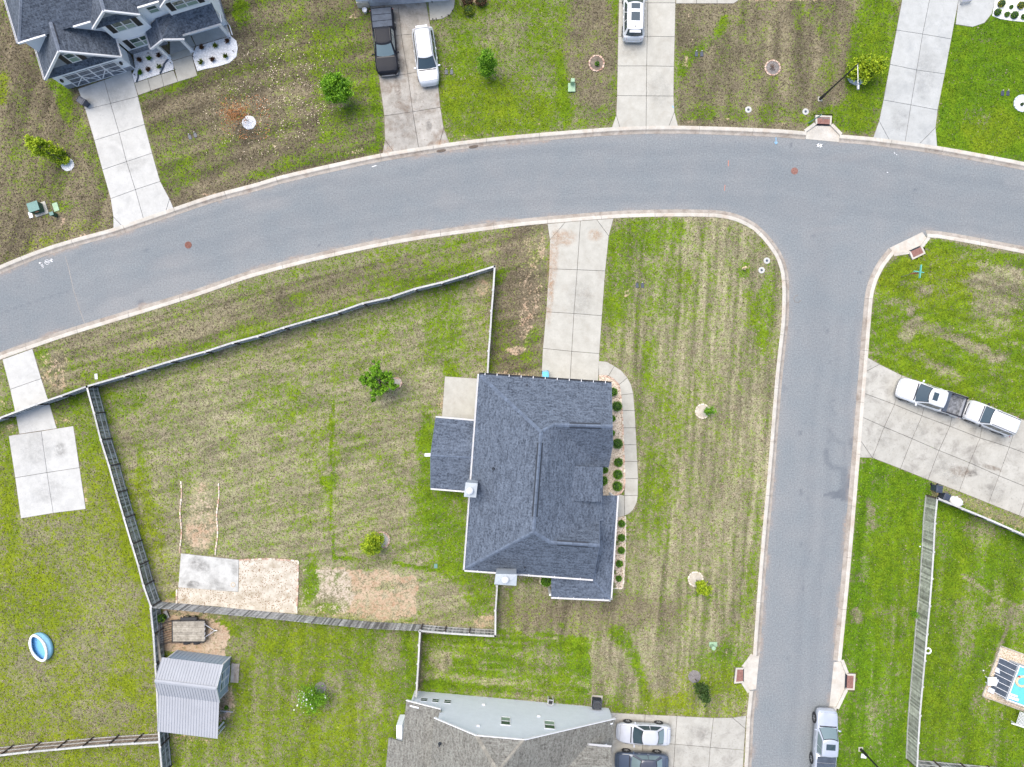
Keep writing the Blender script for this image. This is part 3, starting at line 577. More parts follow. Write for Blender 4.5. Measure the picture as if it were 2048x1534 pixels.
I1 = [(1734, 712), (1745, 588), (1770, 530), (1850, 476), (2048, 508), (2400, 590), (2400, 1000), (2048, 838), (1800, 750)]; region('g', .86, I1)
blob('g', .15, 2000, 580, 60, 46, 5, .7); blob('g', .3, 1990, 640, 50, 30, amt=.6); blob('g', .12, 1815, 668, 22, 26); line('g', .15, [(1820, 650), (1880, 668), (1960, 700), (2000, 715)], 14, .8, .7); line('g', .2, [(1835, 725), (1930, 770)], 12, .6, .9); blob('g', .45, 1845, 585, 14, 12); blob('g', 1.0, 1800, 545, 24, 14); blob('y', .6, 1850, 560, 120, 60); stripes(I1, 105, 7, .18, 25, 10); blob('g', .3, 1810, 620, 10, 10); blob('d', .35, 1755, 540, 6, 30, amt=.5); blob('g', .2, 1975, 500, 60, 8, 10)
J1 = [(1718, 915), (1745, 916), (1862, 962), (1862, 1000), (1812, 1515), (1830, 1700), (1650, 1700), (1699, 1134)]; region('g', .95, J1); stripes(J1, 5, 9, .24, 26, 12); region('y', .0, J1); blob('y', .25, 1790, 1150, 60, 200, 0); blob('g', .45, 1735, 1025, 10, 40); blob('g', .5, 1770, 1420, 50, 30, amt=.6); blob('g', .4, 1712, 1230, 14, 12); blob('g', .6, 1780, 1225, 40, 14, amt=.7)
K1 = [(1866, 990), (2400, 1200), (2400, 1700), (1830, 1700), (1815, 1512)]; region('g', .88, K1); stripes(K1, 5, 14, .22, 27, 8); region('y', .05, K1); blob('y', .25, 1950, 1300, 130, 260); blob('g', .35, 1960, 1060, 40, 26, 20, amt=.7); blob('g', .35, 2000, 1230, 40, 30, amt=.7); blob('g', 1.0, 1900, 1020, 34, 18, 25); blob('g', .35, 1925, 1240, 30, 60, amt=.4)
line('g', -.15, [(1925, 1150), (1970, 1185), (2020, 1206), (2060, 1222)], 2.5, .75, .15); line('g', -.2, [(2022, 1212), (2012, 1262), (1992, 1310), (1986, 1342)], 2.8, .8, .15); blob('d', .5, 1980, 1396, 12, 12); line('d', .42, [(1860, 985), (1940, 1015), (2048, 1060)], 10, .8, .4); region('d', .35, [(1905, 985), (2048, 1042), (2400, 1190), (2400, 1240), (2048, 1064), (1900, 1000)], .3)
L1_ = [(-300, 800), (175, 790), (300, 1215), (316, 1480), (-300, 1520)]; region('g', .60, L1_); blob('y', .9, 120, 1240, 300, 360); blob('g', .30, 190, 1290, 60, 90, 10, .9, amt=.8); blob('g', .85, 255, 1380, 24, 30, -10, .5); blob('g', .85, 60, 1210, 80, 60, amt=.7); blob('g', .35, 70, 1060, 60, 30, amt=.8); blob('g', .8, 205, 930, 20, 70, -16); blob('g', .88, 270, 1120, 16, 120, -15, .8); blob('d', .4, 176, 1000, 8, 30, -10); blob('g', .35, 210, 1420, 60, 50, amt=.7); blob('d', .45, 22, 855, 18, 14); blob('d', .40, 130, 838, 24, 12); blob('g', .8, 150, 790, 20, 20); blob('g', .85, 20, 1000, 12, 160); blob('g', .3, 60, 1350, 40, 40, amt=.6); blob('g', .3, 230, 1200, 50, 50, amt=.7)
region('g', .68, [(-300, 1500), (320, 1490), (330, 1700), (-300, 1700)]); blob('y', .9, 150, 1530, 200, 40)
M1_ = [(305, 1220), (840, 1262), (832, 1392), (806, 1534), (790, 1700), (330, 1700)]; region('g', .66, M1_); stripes(M1_, 2, 13, .22, 28, 12, .4); blob('y', .6, 560, 1420, 220, 200); blob('g', .9, 640, 1300, 120, 40, amt=.5); blob('g', .3, 780, 1300, 30, 40, amt=.8); blob('g', .85, 470, 1255, 30, 16); blob('g', .95, 818, 1360, 14, 110); blob('g', .3, 480, 1280, 30, 60, amt=.6)
region('d', .75, [(330, 1222), (430, 1232), (468, 1270), (450, 1315), (330, 1300)], .5); blob('d', .75, 340, 1250, 18, 40); blob('d', .6, 450, 1395, 24, 40); blob('s', .3, 440, 1290, 30, 30); blob('d', .45, 375, 1472, 60, 6); line('d', .5, [(345, 1225), (440, 1232)], 8); blob('g', .8, 470, 1262, 20, 14)
region('d', .5, [(1478, -50), (1680, -50), (1680, 2), (1478, 3)]); region('d', .6, [(910, -40), (1000, -40), (975, 10), (925, 12)], .5)
for (x, y, rx, ry) in ((700, 25, 12, 8), (560, 290, 12, 8), (705, 308, 20, 5), (930, 272, 16, 6), (1080, 250, 5, 4), (690, 205, 12, 10), (674, 228, 6, 4), (1487, 537, 6, 5), (1255, 590, 7, 5), (1275, 585, 12, 4), (1250, 540, 8, 8), (1440, 245, 20, 4), (1380, 245, 16, 4), (155, 475, 18, 5), (415, 385, 18, 5), (1560, 251, 14, 3), (880, 812, 10, 20), (120, 440, 6, 16)):
    blob('d', .50 if rx > 5 else .62, x, y, rx, ry, amt=.85)
blob('d', .42, 1370, 85, 7, 6); blob('d', .42, 1365, 125, 7, 9); blob('d', .42, 1368, 28, 9, 7)
Z['g'] += N1 * 0.30 + N2 * 0.45 + N3 * 0.38; Z['y'] += N2 * 0.5 + N1 * .3; Z['s'] = np.clip(Z['s'], 0, 1); k_ = inside(PX, PY, G1) | inside(PX, PY, H1_); Z['p'][k_] += .10; Z['p'] = np.clip(Z['p'] + N2 * .5 + N3 * .35, 0, 1); arcs(I1, (2150, 1500), 24, .26, 46)
# bare, worn rim along kerbs and slabs
kd = segdist(GX, GY, nl); kd = np.minimum(kd, segdist(GX, GY, el)); kd = np.minimum(kd, segdist(GX, GY, sl))
Z['g'] -= np.clip(0.5 - kd, 0, .5) * 0.5; Z['d'] += np.clip(0.35 - kd, 0, .35) * 0.5 * (N3 + .6)

inroad = inside(GX, GY, ROADPOLY)
for d in DRAINS: inroad |= inside(GX, GY, d['hole'])
keep = (~inroad) | ((kd < 0.26) & inside(GX, GY, ROADPOLY))
for d in DRAINS:
    A_d, B_d = Vector(P2(*d['a'])), Vector(P2(*d['b'])); cd_ = Vector(P2(*d['fa'])) * .5 + Vector(P2(*d['fb'])) * .5; io = ((A_d + B_d) / 2 - cd_).normalized(); td = (B_d - A_d).normalized()
    q_ = [tuple(cd_), tuple(A_d - td * .1), tuple(A_d - td * .1 + io * .7), tuple(B_d + td * .1 + io * .7), tuple(B_d + td * .1)]
    keep &= ~inside(GX, GY, inset_poly(ccw(d['hole']), 0.02)) & ~inside(GX, GY, q_); HARD.append(q_); HARD.append(d['hole'])
def grid_mesh(name, keepv, z, cols, mt):
    ny, nx = keepv.shape; idx = -np.ones(keepv.shape, int)
    q = keepv[:-1, :-1] & keepv[1:, :-1] & keepv[:-1, 1:] & keepv[1:, 1:]
    used = np.zeros(keepv.shape, bool)
    used[:-1, :-1] |= q; used[1:, :-1] |= q; used[:-1, 1:] |= q; used[1:, 1:] |= q
    global USED; USED = used; idx[used] = np.arange(used.sum()); zz = np.broadcast_to(z, keepv.shape)
    co = np.stack([GX[used], GY[used], zz[used]], 1)
    jj, ii = np.nonzero(q); F = np.stack([idx[jj, ii], idx[jj, ii + 1], idx[jj + 1, ii + 1], idx[jj + 1, ii]], 1)
    me = bpy.data.meshes.new(name); me.vertices.add(len(co)); me.vertices.foreach_set('co', co.ravel())
    me.loops.add(F.size); me.loops.foreach_set('vertex_index', F.ravel().astype(np.int32))
    me.polygons.add(len(F)); me.polygons.foreach_set('loop_start', np.arange(0, F.size, 4, dtype=np.int32)); me.polygons.foreach_set('loop_total', np.full(len(F), 4, np.int32))
    me.update(calc_edges=True); a = me.attributes.new('zone', 'FLOAT_COLOR', 'POINT')
    a.data.foreach_set('color', np.stack([c[used] for c in cols], 1).astype(np.float32).ravel())
    me.materials.append(mt); o = bpy.data.objects.new(name, me); C.objects.link(o); o['kind'] = 'structure'; return o
lawn_z = 0.12 + N3 * 0.03 * (kd > 0.6)
lo = grid_mesh('lawn', keep, lawn_z, [Z['g'], Z['d'], Z['y'], Z['s']], M['turf'])
a2 = lo.data.attributes.new('straw', 'FLOAT_COLOR', 'POINT'); a2.data.foreach_set('color', np.stack([Z['w'][USED], Z['p'][USED], Z['w'][USED], Z['w'][USED]], 1).astype(np.float32).ravel())
lo['label'] = 'patchy lawn of green and dry straw coloured grass'
b = MB(); b.poly([(-3000, -3000, -0.06), (3000, -3000, -0.06), (3000, 3000, -0.06), (-3000, 3000, -0.06)]); o = b.build('ground', M['turf']); o['kind'] = 'structure'
a = o.data.attributes.new('zone', 'FLOAT_COLOR', 'POINT'); a.data.foreach_set('color', [0.55, 0, .4, 0] * 4); a = o.data.attributes.new('straw', 'FLOAT_COLOR', 'POINT'); a.data.foreach_set('color', [.3, .45, 0, 0] * 4)

# road sheet
R = {'k': np.zeros(PX.shape), 'b': np.zeros(PX.shape), 'r': np.zeros(PX.shape)}
def rl(ch, v, pts, wd, rag=0.1):
    X = PX + (WX - PX) * rag; Y = PY + (WY - PY) * rag; d = segdist(X, Y, pts); k = np.clip(1.5 - d / wd, 0, 1); R[ch] = np.maximum(R[ch], k * v)
def rb(ch, v, cx, cy, rx, ry, ang=0.0, soft=.7, rag=.3):
    X = PX + (WX - PX) * rag; Y = PY + (WY - PY) * rag; a = math.radians(ang); c, s = math.cos(a), math.sin(a)
    u = ((X - cx) * c + (Y - cy) * s) / rx; q = (-(X - cx) * s + (Y - cy) * c) / ry; k = np.clip((1 + soft / 2 - np.sqrt(u * u + q * q)) / soft, 0, 1); R[ch] = np.maximum(R[ch], k * v)
R['k'][inside(PX, PY, [(1642, 989), (1665, 984), (1690, 976), (1700, 950), (1704, 950), (1696, 1003), (1672, 997)])] = .62
rl('k', .45, [(1654, 900), (1656, 925), (1666, 936), (1692, 938)], 5); rl('k', .45, [(1691, 938), (1690, 980)], 7); rl('k', .35, [(1661, 858), (1668, 875), (1682, 884)], 3.5); rb('k', .5, 1703, 885, 7, 12); rl('k', .3, [(1665, 805), (1672, 830)], 2.5); rl('k', .25, [(1688, 885), (1690, 915)], 4)
rl('k', .16, [(1612, 1080), (1607, 1170), (1600, 1320)], 2.5, 0); rl('k', .16, [(1646, 1080), (1640, 1190), (1633, 1300)], 2.5, 0)
R['k'] += .10 * inside(PX, PY, [(-300, 400), (130, 512), (150, 590), (170, 648), (-300, 900)])
rl('b', .5, [(131, 512), (148, 580), (168, 648)], 2.2, 0); rb('b', .8, 290, 600, 130, 34, -17); rb('b', .6, 560, 530, 160, 16, -14); rb('b', .35, 1050, 400, 80, 30); rl('k', .35, [(0, 625), (60, 606), (142, 580)], 1.6, .1)
rl('k', .12, [(300, 520), (700, 400), (1024, 350), (1400, 330), (2048, 420)], 14, .2); rl('k', .10, [(1400, 380), (1640, 430), (1640, 700)], 20, .3)
rb('b', .55, 1098, 385, 26, 40); rb('k', .5, 282, 603, 6, 6)
rr_ = np.random.default_rng(31)
mid_ = [(-100, 655), (250, 530), (560, 430), (900, 372), (1200, 345), (1500, 345), (1800, 385), (2100, 430)]
for off, am in ((-46, .13), (-20, .08), (22, .09), (48, .12)): rl('k', am, [(x, y + off) for x, y in mid_], 9, .5)
for x0 in (1590, 1622, 1655): rl('k', .10, [(x0 + 60, 640), (x0 + 32, 1000), (x0 - 20, 1560)], 7, .4)
for _ in range(70):
    x_, y_ = rr_.uniform(0, 2048), rr_.uniform(260, 700); rb('k', rr_.uniform(.2, .6), x_, y_, rr_.uniform(1.5, 5), rr_.uniform(1.5, 4))
for _ in range(26): rb('k', rr_.uniform(.2, .5), rr_.uniform(1560, 1700), rr_.uniform(600, 1534), rr_.uniform(1.5, 5), rr_.uniform(2, 8))
for _ in range(16): rb('b', rr_.uniform(.4, .9), rr_.uniform(0, 2048), rr_.uniform(280, 620), rr_.uniform(10, 50), rr_.uniform(6, 22), rr_.uniform(-20, 10))
rd = kd * 22
R['b'] = np.maximum(R['b'], np.clip(1.2 - np.abs(rd - 18) / 10, 0, .35)); R['r'] = np.clip(1.3 - np.abs(rd - 15) / 5, 0, .8) * np.clip(.35 + N2 * 2.5, 0, 1)
R['r'][inside(PX, PY, rect(1100, 250, 2100, 900))] *= .35
roadkeep = inside(GX, GY, ROADPOLY)
for d in DRAINS: pass
ro = grid_mesh('road', roadkeep, 0.0, [R['k'], R['b'], R['r'], R['k'] * 0 + 1], M['asphalt']); ro['label'] = 'grey asphalt road curving across with a side street'

# ---------------------------------------------------------------- kerbs: rolled profile, cut into cast sections
def arclen(pts):
    s = [0.0]
    for i in range(1, len(pts)): s.append(s[-1] + math.hypot(pts[i][0] - pts[i - 1][0], pts[i][1] - pts[i - 1][1]))
    return s
def at_s(pts, S, s):
    s = min(max(s, 0), S[-1]); i = int(np.searchsorted(S, s)) ; i = min(max(i, 1), len(pts) - 1); t = (s - S[i - 1]) / max(1e-9, S[i] - S[i - 1])
    return (pts[i - 1][0] + (pts[i][0] - pts[i - 1][0]) * t, pts[i - 1][1] + (pts[i][1] - pts[i - 1][1]) * t)
PROF = [(-0.02, -0.03), (-0.02, 0.150), (0.02, 0.163), (0.24, 0.158), (0.31, 0.140), (0.42, 0.060), (0.50, 0.030), (0.66, 0.014), (0.67, -0.03)]
def kerb_run(pts, label, gaps):
    root = thing('kerb', label, None); root['kind'] = 'structure'
    S = arclen(pts); sg = []
    for (A, B) in gaps:
        ss = []
        for q in (A, B):
            w_ = P2(*q); ss.append(min(range(len(pts)), key=lambda i: (pts[i][0] - w_[0])**2 + (pts[i][1] - w_[1])**2))
        sg.append(tuple(sorted((S[ss[0]], S[ss[1]]))))
    cuts = []; s = 0.0
    runs = []; cur = 0.0
    for a, b_ in sorted(sg): runs.append((cur, a)); cur = b_
    runs.append((cur, S[-1]))
    for (a, b_) in runs:
        n = max(1, round((b_ - a) / 4.9))
        for i in range(n): cuts.append((a + (b_ - a) * i / n + .012, a + (b_ - a) * (i + 1) / n - .012))
    for (a, b_) in cuts:
        pm = at_s(pts, S, (a + b_) / 2)
        if abs(pm[0]) > 58 or abs(pm[1]) > 43: continue
        m = max(2, int((b_ - a) / 0.6)); mb = MB(); vs = []
        for i in range(m + 1):
            s = a + (b_ - a) * i / m; p = at_s(pts, S, s); q0 = at_s(pts, S, s - .3); q1 = at_s(pts, S, s + .3)
            t = Vector((q1[0] - q0[0], q1[1] - q0[1])).normalized(); nrm = Vector((t.y, -t.x))   # to the right of travel = into the road
            for (u, z) in PROF: vs.append((p[0] + nrm.x * u, p[1] + nrm.y * u, z))
        k = len(PROF); fs = [[i * k + j, i * k + j + 1, (i + 1) * k + j + 1, (i + 1) * k + j] for i in range(m) for j in range(k - 1)]
        fs += [list(range(k)), [m * k + j for j in range(k - 1, -1, -1)]]
        mb.add(vs, fs); mb.m = [1 if (q < m * (k - 1) and q % (k - 1) >= 4) else 0 for q in range(len(fs))]; mb.build('kerb_section', [M['kerb'], M['gutter_pan']], root)
kerb_run(nl, 'pale kerb and gutter along the far side of the main road', [(DRAINS[0]['a'], DRAINS[0]['b'])])
kerb_run(el, 'pale kerb curving round the right hand corner into the side street', [(DRAINS[1]['a'], DRAINS[1]['b']), (DRAINS[3]['a'], DRAINS[3]['b'])])
kerb_run(sl, 'pale kerb along the near side of the main road and down the side street', [(DRAINS[2]['a'], DRAINS[2]['b'])])
for d in DRAINS:
    A, B, fa, fb, ba, bb = [Vector(P2(*d[k])) for k in ('a', 'b', 'fa', 'fb', 'ba', 'bb')]
    cx = (fa + fb + ba + bb) / 4; mid = (A + B) / 2; into = (mid - cx).normalized()
    r = thing('storm_drain', d['label'], 'drain', (cx.x, cx.y, 0), 0, 'storm drains set in the kerbs')
    L_ = lambda p: (p[0] - cx.x, p[1] - cx.y)
    ap = MB(); A2 = A + into * 0.62; B2 = B + into * 0.62; ts = (B - A).normalized()
    ap.prism([L_(q) for q in (fa, A, A2, B2, B, fb)], -0.03, 0.022); ap.build('apron', M['kerb'], r)
    for (p, q) in ((A, fa), (B, fb)):
        p, q = Vector(L_(p)), Vector(L_(q)); dd = (q - p).normalized(); p2 = p - dd * .08; q2 = q + dd * .04; inn = Vector((-dd.y, dd.x))
        if inn.dot(Vector(L_(mid)) - p) > 0: inn = -inn
        wg = MB(); wg.prism([p2, q2, q2 + inn * .28, p2 + inn * .28], -0.03, 0.157); wg.build('wing_kerb', M['kerb'], r)
    bx = [Vector(L_(q)) for q in (fa, fb, bb, ba)]; bi = [Vector(q) for q in inset_poly(ccw([tuple(q) for q in bx]), 0.13)]
    pit = MB(); pit.prism(bx, -0.03, 0.02); pit.build('pit', M['vent_black'], r)
    fr = MB(); oc = ccw([tuple(q) for q in bx]); ic = inset_poly(oc, 0.15)
    for i in range(4):
        j = (i + 1) % 4; me_ = (Vector(oc[i]) + Vector(oc[j])) / 2
        if (me_ - (bx[0] + bx[1]) / 2).length < 0.05: continue
        fr.prism([oc[i], oc[j], ic[j], ic[i]], -0.02, 0.205)
    fr.build('frame', M['kerb'], r)
    lid = MB(); lid.prism([tuple(Vector(q) ) for q in inset_poly(oc, 0.13)], 0.165, 0.190); lid.build('cover', M['brickred'], r, bevel=0.008)
# ---------------------------------------------------------------- buildings
def wb(mb, name, m, root, **k):
    """build in world coordinates under a root Empty that stands at its own base"""
    loc = (-root.location) if root.type == 'EMPTY' else None
    return mb.build(name, m, root, loc=loc, **k)
def wallhit(px, py, a, b):
    a = Vector(a[:2]); b = Vector(b[:2]); d = b - a; c = Vector(((px - 1024) / FPX, -(py - 767) / FPX))
    k = (a.x * d.y - a.y * d.x) / (c.x * d.y - c.y * d.x); p = c * k
    return ((p - a).dot(d) / d.length, CAM_H - k)
def wall_quad(a, b, t0, t1, h0, h1, n, o0, o1):
    """box on a wall: along t, height h, from o0 to o1 out of the wall"""
    a = Vector(a[:2]); d = (Vector(b[:2]) - a).normalized(); n = Vector(n); vs = []
    for h in (h0, h1):
        for (t, o) in ((t0, o0), (t1, o0), (t1, o1), (t0, o1)):
            p = a + d * t + n * o; vs.append((p.x, p.y, h))
    return vs, [[3, 2, 1, 0], [4, 5, 6, 7], [0, 1, 5, 4], [1, 2, 6, 5], [2, 3, 7, 6], [3, 0, 4, 7]]
def outn(a, b, away):
    d = (Vector(b[:2]) - Vector(a[:2])).normalized(); n = Vector((d.y, -d.x))
    return n if n.dot(Vector(a[:2]) - Vector(away[:2])) > 0 else -n
def window(root, a, b, n, t0, t1, h0, h1, double=1, shutters=False, grid=False, glass='glass', fw=.07):
    """a window standing 4 cm proud of the wall, panes recessed in their frame"""
    fr = MB(); small = h1 - h0 < .8; fw = .045 if small else fw
    for q in ((t0, t1, h1 - fw, h1), (t0, t1, h0, h0 + fw), (t0, t0 + fw, h0 + fw, h1 - fw), (t1 - fw, t1, h0 + fw, h1 - fw)): fr.add(*wall_quad(a, b, *q, n, 0.0, 0.035 if small else 0.06))
    for i in range(1, double):
        tm = t0 + (t1 - t0) * i / double; fr.add(*wall_quad(a, b, tm - .05, tm + .05, h0 + fw, h1 - fw, n, 0, .055))
    hm = (h0 + h1) / 2; f = wb(fr, 'window', M['white'], root)
    for i in range(double):
        s0 = t0 + (t1 - t0) * i / double + (fw if i == 0 else .05); s1 = t0 + (t1 - t0) * (i + 1) / double - (fw if i == double - 1 else .05)
        br = MB(); br.add(*wall_quad(a, b, s0, s1, hm - (.012 if small else .03), hm + (.012 if small else .03), n, 0, .03 if small else .05))
        if grid: br.add(*wall_quad(a, b, (s0 + s1) / 2 - .02, (s0 + s1) / 2 + .02, h0 + fw, hm - .03, n, .0, .045))
        br.build('meeting_rail', M['white'], f)
        for (lo, hi, gk) in ((h0 + fw, hm - .03, 'glass2' if glass == 'mix' else glass), (hm + .03, h1 - fw, glass if glass != 'mix' else 'glass')):
            p = MB(); p.add(*wall_quad(a, b, s0, s1, lo, hi, n, .0, .022)); p.build('pane', M[gk], f)
    if shutters:
        for (q0, q1) in ((t0 - .48, t0 - .03), (t1 + .03, t1 + .48)):
            s = MB(); s.add(*wall_quad(a, b, q0, q1, h0, h1, n, 0, .035))
            for j in range(1, 9): hh = h0 + (h1 - h0) * j / 9; s.add(*wall_quad(a, b, q0 + .05, q1 - .05, hh, hh + .03, n, .036, .05))
            wb(s, 'shutter', M['shutter'], root)
    return f
def wall_poly(mb, a, b, prof, n, th=0.12):
    """wall panel with a polygonal outline prof = [(t,h)...], th thick inwards"""
    a = Vector(a[:2]); d = (Vector(b[:2]) - a).normalized(); n = Vector(n); k = len(prof)
    o = [(a + d * t, h) for t, h in prof]; vs = [(p.x, p.y, h) for p, h in o] + [(p.x - n.x * th, p.y - n.y * th, h) for p, h in o]
    mb.add(vs, [list(range(k)), list(range(2 * k - 1, k - 1, -1))] + [[i, (i + 1) % k, k + (i + 1) % k, k + i] for i in range(k)])
def roof(root, planes, m, th=0.14, name='roof_plane'):
    for pl in planes: 
        b = MB(); b.slab3([Vector(p) for p in pl], th, n=None); wb(b, name, m, root, uv=True)
def caps(root, pts, m, wd=0.30, name='ridge_cap', step=0.26, lift=0.03):
    """row of overlapping cap shingles along a ridge or hip, each bent over it"""
    for i in range(len(pts) - 1):
        a, b = Vector(pts[i]), Vector(pts[i + 1]); L = (b - a).length; n = max(1, int(L / step)); d = (b - a).normalized(); s = d.cross(Vector((0, 0, 1))).normalized()
        for j in range(n):
            p = a + d * (L * j / n); q = a + d * (L * (j + 1) / n + .04); mb = MB(); u = Vector((0, 0, 1)); dr = .55 * wd / 2
            vs = [p - s * wd / 2 - u * dr + u * lift * .4, p + u * lift * .4, p + s * wd / 2 - u * dr + u * lift * .4, q - s * wd / 2 - u * (dr - lift), q + u * lift * 1.2, q + s * wd / 2 - u * (dr - lift)]
            vs += [v - u * .012 for v in vs]
            mb.add(vs, [[0, 3, 4, 1], [1, 4, 5, 2], [6, 7, 10, 9], [7, 8, 11, 10], [3, 9, 10, 4], [4, 10, 11, 5], [0, 1, 7, 6], [1, 2, 8, 7], [0, 6, 9, 3], [2, 5, 11, 8]])
            wb(mb, name, m, root)
def gutter(root, a, b, n, z=None, m=None, wd=0.13, hangers=0, name='gutter', hm=None):
    a, b = Vector(a), Vector(b); n = Vector((n[0], n[1], 0)).normalized(); g = MB(); m = m or M['white']
    g.beam(a + n * wd * .95 - Vector((0, 0, .02)), b + n * wd * .95 - Vector((0, 0, .02)), .018, .14); g.beam(a + n * .02 - Vector((0, 0, .03)), b + n * .02 - Vector((0, 0, .03)), .02, .12)
    g.beam(a + n * wd / 2 - Vector((0, 0, .09)), b + n * wd / 2 - Vector((0, 0, .09)), wd, .015); o = wb(g, name, m, root)
    for i in range(hangers):
        p = a + (b - a) * (i + .5) / hangers; h = MB(); h.beam(p - n * .06 + Vector((0, 0, .04)), p + n * (wd + .02) + Vector((0, 0, .04)), .055, .02); h.build('gutter_hanger', hm or M['white'], o)
    return o
def ridge_vent(root, a, b, m, wd=0.25):
    a, b = Vector(a), Vector(b); d = (b - a).normalized(); s = d.cross(Vector((0, 0, 1))).normalized(); u = Vector((0, 0, 1))
    v = MB(); dr = .06; e_ = .115
    v.add([a - s * (wd / 2 + e_) - u * (dr + .03), a + u * .06, a + s * (wd / 2 + e_) - u * (dr + .03), b - s * (wd / 2 + e_) - u * (dr + .03), b + u * .06, b + s * (wd / 2 + e_) - u * (dr + .03)], [[0, 3, 4, 1], [1, 4, 5, 2], [0, 1, 2], [3, 5, 4]])
    o = wb(v, 'ridge_vent', M['vent_black'], root)
    n = max(1, int((b - a).length / .9))
    for i in range(n):
        p = a + (b - a) * (i / n) + d * .01; q = a + (b - a) * ((i + 1) / n) - d * .01; k = MB()
        k.add([p - s * wd / 2 - u * (dr - .05), p + u * .11, p + s * wd / 2 - u * (dr - .045), q - s * wd / 2 - u * (dr - .045), q + u * .10, q + s * wd / 2 - u * (dr - .045)], [[0, 3, 4, 1], [1, 4, 5, 2]]); k.build('vent_cap', m, o)
def pipe_vent(root, px, py, h, r=.06):
    p = P(px, py, h); b = MB(); b.tube(p - Vector((0, 0, .35)), p + Vector((0, 0, .25)), r, 10); b.lathe((p.x, p.y, p.z - .16), [(r * 2.4, 0), (r * 1.1, .12)], 12); wb(b, 'vent_pipe', M['vent_black'], root)

# --- the blue grey roofed house in the middle
he, hr, hw = 3.4, 6.7, 6.0
q = lambda x, y, h: P(x, y, h)
c0 = q(1075, 950, 0)
h1 = thing('brick_house', 'single storey house with blue grey shingle roof inside the corner lot', 'house', (c0.x, c0.y, 0))
NW, NE, SW, SE = q(958, 748, he), q(1222.7, 766, he), q(929, 1139.7, he), q(1186.3, 1158.6, he)
def on_plane(px, py, A, B, C_):
    n = (B - A).cross(C_ - A); c = Vector(((px - 1024) / FPX, -(py - 767) / FPX, -1)); o = Vector((0, 0, CAM_H)); t = (A - o).dot(n) / c.dot(n); return o + c * t
J = q(1082, 863.5, hr); K_, RE = on_plane(1109, 849.5, NW, NE, J), on_plane(1224.8, 853, NW, NE, J)
J2 = q(1067, 1064, hr); K2, RE2 = on_plane(1101.7, 1085, SW, SE, J2), on_plane(1199, 1091.4, SW, SE, J2)
MID, C1, V1, V2 = q(1226, 889, 4.9), q(1216.8, 934.8, 3.5), q(1205, 934.5, 3.2), q(1206, 1041, 3.2)
V3 = q(1199, 1042, 3.35)
SHR = M['roof_blue']
roof(h1, [[NW, J, K_, RE, NE], [SW, SE, RE2, K2, J2], [NW, SW, J2, J], [J, J2, K2, V3, V2, V1, K_], [K_, V1, C1, MID, RE], [K2, RE2, V3]], SHR)
D1_, D2_, D3_, D4_ = q(1114, 930, 5.25), q(1206, 935, 4.15), q(1204, 1004, 4.1), q(1107, 1000.3, 5.25)
roof(h1, [[D1_, D4_, D3_, D2_]], SHR, name='dormer_roof')
dw = MB()
for (a, b) in ((D1_, D2_), (D4_, D3_)):
    s = (Vector((0, D3_.y, 0)) - Vector((0, D2_.y, 0))).normalized(); ins = Vector((0, .06 if (a is D4_) else -.06, 0)) * 1
    dw.slab3([a + ins - Vector((0, 0, .16)), b + ins - Vector((0.25, 0, .16)), Vector((b.x - .25, b.y + ins.y, 3.3)), Vector((a.x, a.y + ins.y, 5.0))], .05, n=(0, 1, 0))
dw.slab3([D2_ - Vector((.3, .05, .16)), D3_ - Vector((.3, -.05, .16)), Vector((D3_.x - .3, D3_.y + .05, 3.2)), Vector((D2_.x - .3, D2_.y - .05, 3.2))], .05, n=(1, 0, 0))
wb(dw, 'dormer_wall', M['siding'], h1, uv=True)
# walk-out porch roof on the front and the gabled porch at the back
PT1, PT2, PTW = q(1196, 991.4, 2.98), q(1177, 1150, 2.98), q(1102.6, 1146, 2.98)
PE1, PE2, PE3 = q(1234.6, 991.4, 2.5), q(1221, 1199.3, 2.5), q(1102.4, 1193.9, 2.5)
roof(h1, [[PT1, PT2, PE2, PE1], [PT2, PTW, PE3, PE2]], SHR, th=.1, name='porch_roof')
WN, WNE, WR, WRE, WS, WSE = q(871.3, 835, 2.6), q(957, 842.6, 2.6), q(861, 910.7, 3.3), q(955, 916, 3.3), q(861.3, 976, 2.6), q(940, 982.5, 2.6)
roof(h1, [[WN, WR, WRE, WNE], [WR, WS, WSE, WRE]], SHR, th=.12, name='porch_roof')
caps(h1, [NW + Vector((.15, -.15, .1)), J + Vector((0, 0, .03))], M['cap_blue']); caps(h1, [J, J2], M['cap_blue']); caps(h1, [K_, J], M['cap_blue']); caps(h1, [K_, RE], M['cap_blue'])
caps(h1, [SW + Vector((.15, .15, .1)), J2], M['cap_blue']); caps(h1, [J2, K2], M['cap_blue']); caps(h1, [K2, RE2], M['cap_blue']); caps(h1, [PT2, PE2], M['cap_blue']); caps(h1, [WR, WRE], M['cap_blue'])
ridge_vent(h1, J.lerp(J2, .11), J.lerp(J2, .85), M['cap_blue']); ridge_vent(h1, K_.lerp(RE, .26), K_.lerp(RE, .80), M['cap_blue']); ridge_vent(h1, K2.lerp(RE2, .13), K2.lerp(RE2, .77), M['cap_blue'])
for (x, y, h) in ((1053.8, 769.5, 3.9), (987, 938, 4.7), (1049, 1135, 3.9)): pipe_vent(h1, x, y, h)
gutter(h1, NW, SW, (-1, -.07)); gutter(h1, SW, SE, (-.07, -1), hangers=5); gutter(h1, NW, NE, (.07, 1), m=M['vent_black'], hangers=11)
gutter(h1, PE1, PE2, (1, -.07)); gutter(h1, PE3, PE2, (-.07, -1), hangers=4); gutter(h1, WN, WNE, (0, 1)); gutter(h1, WS, WSE, (0, -1))
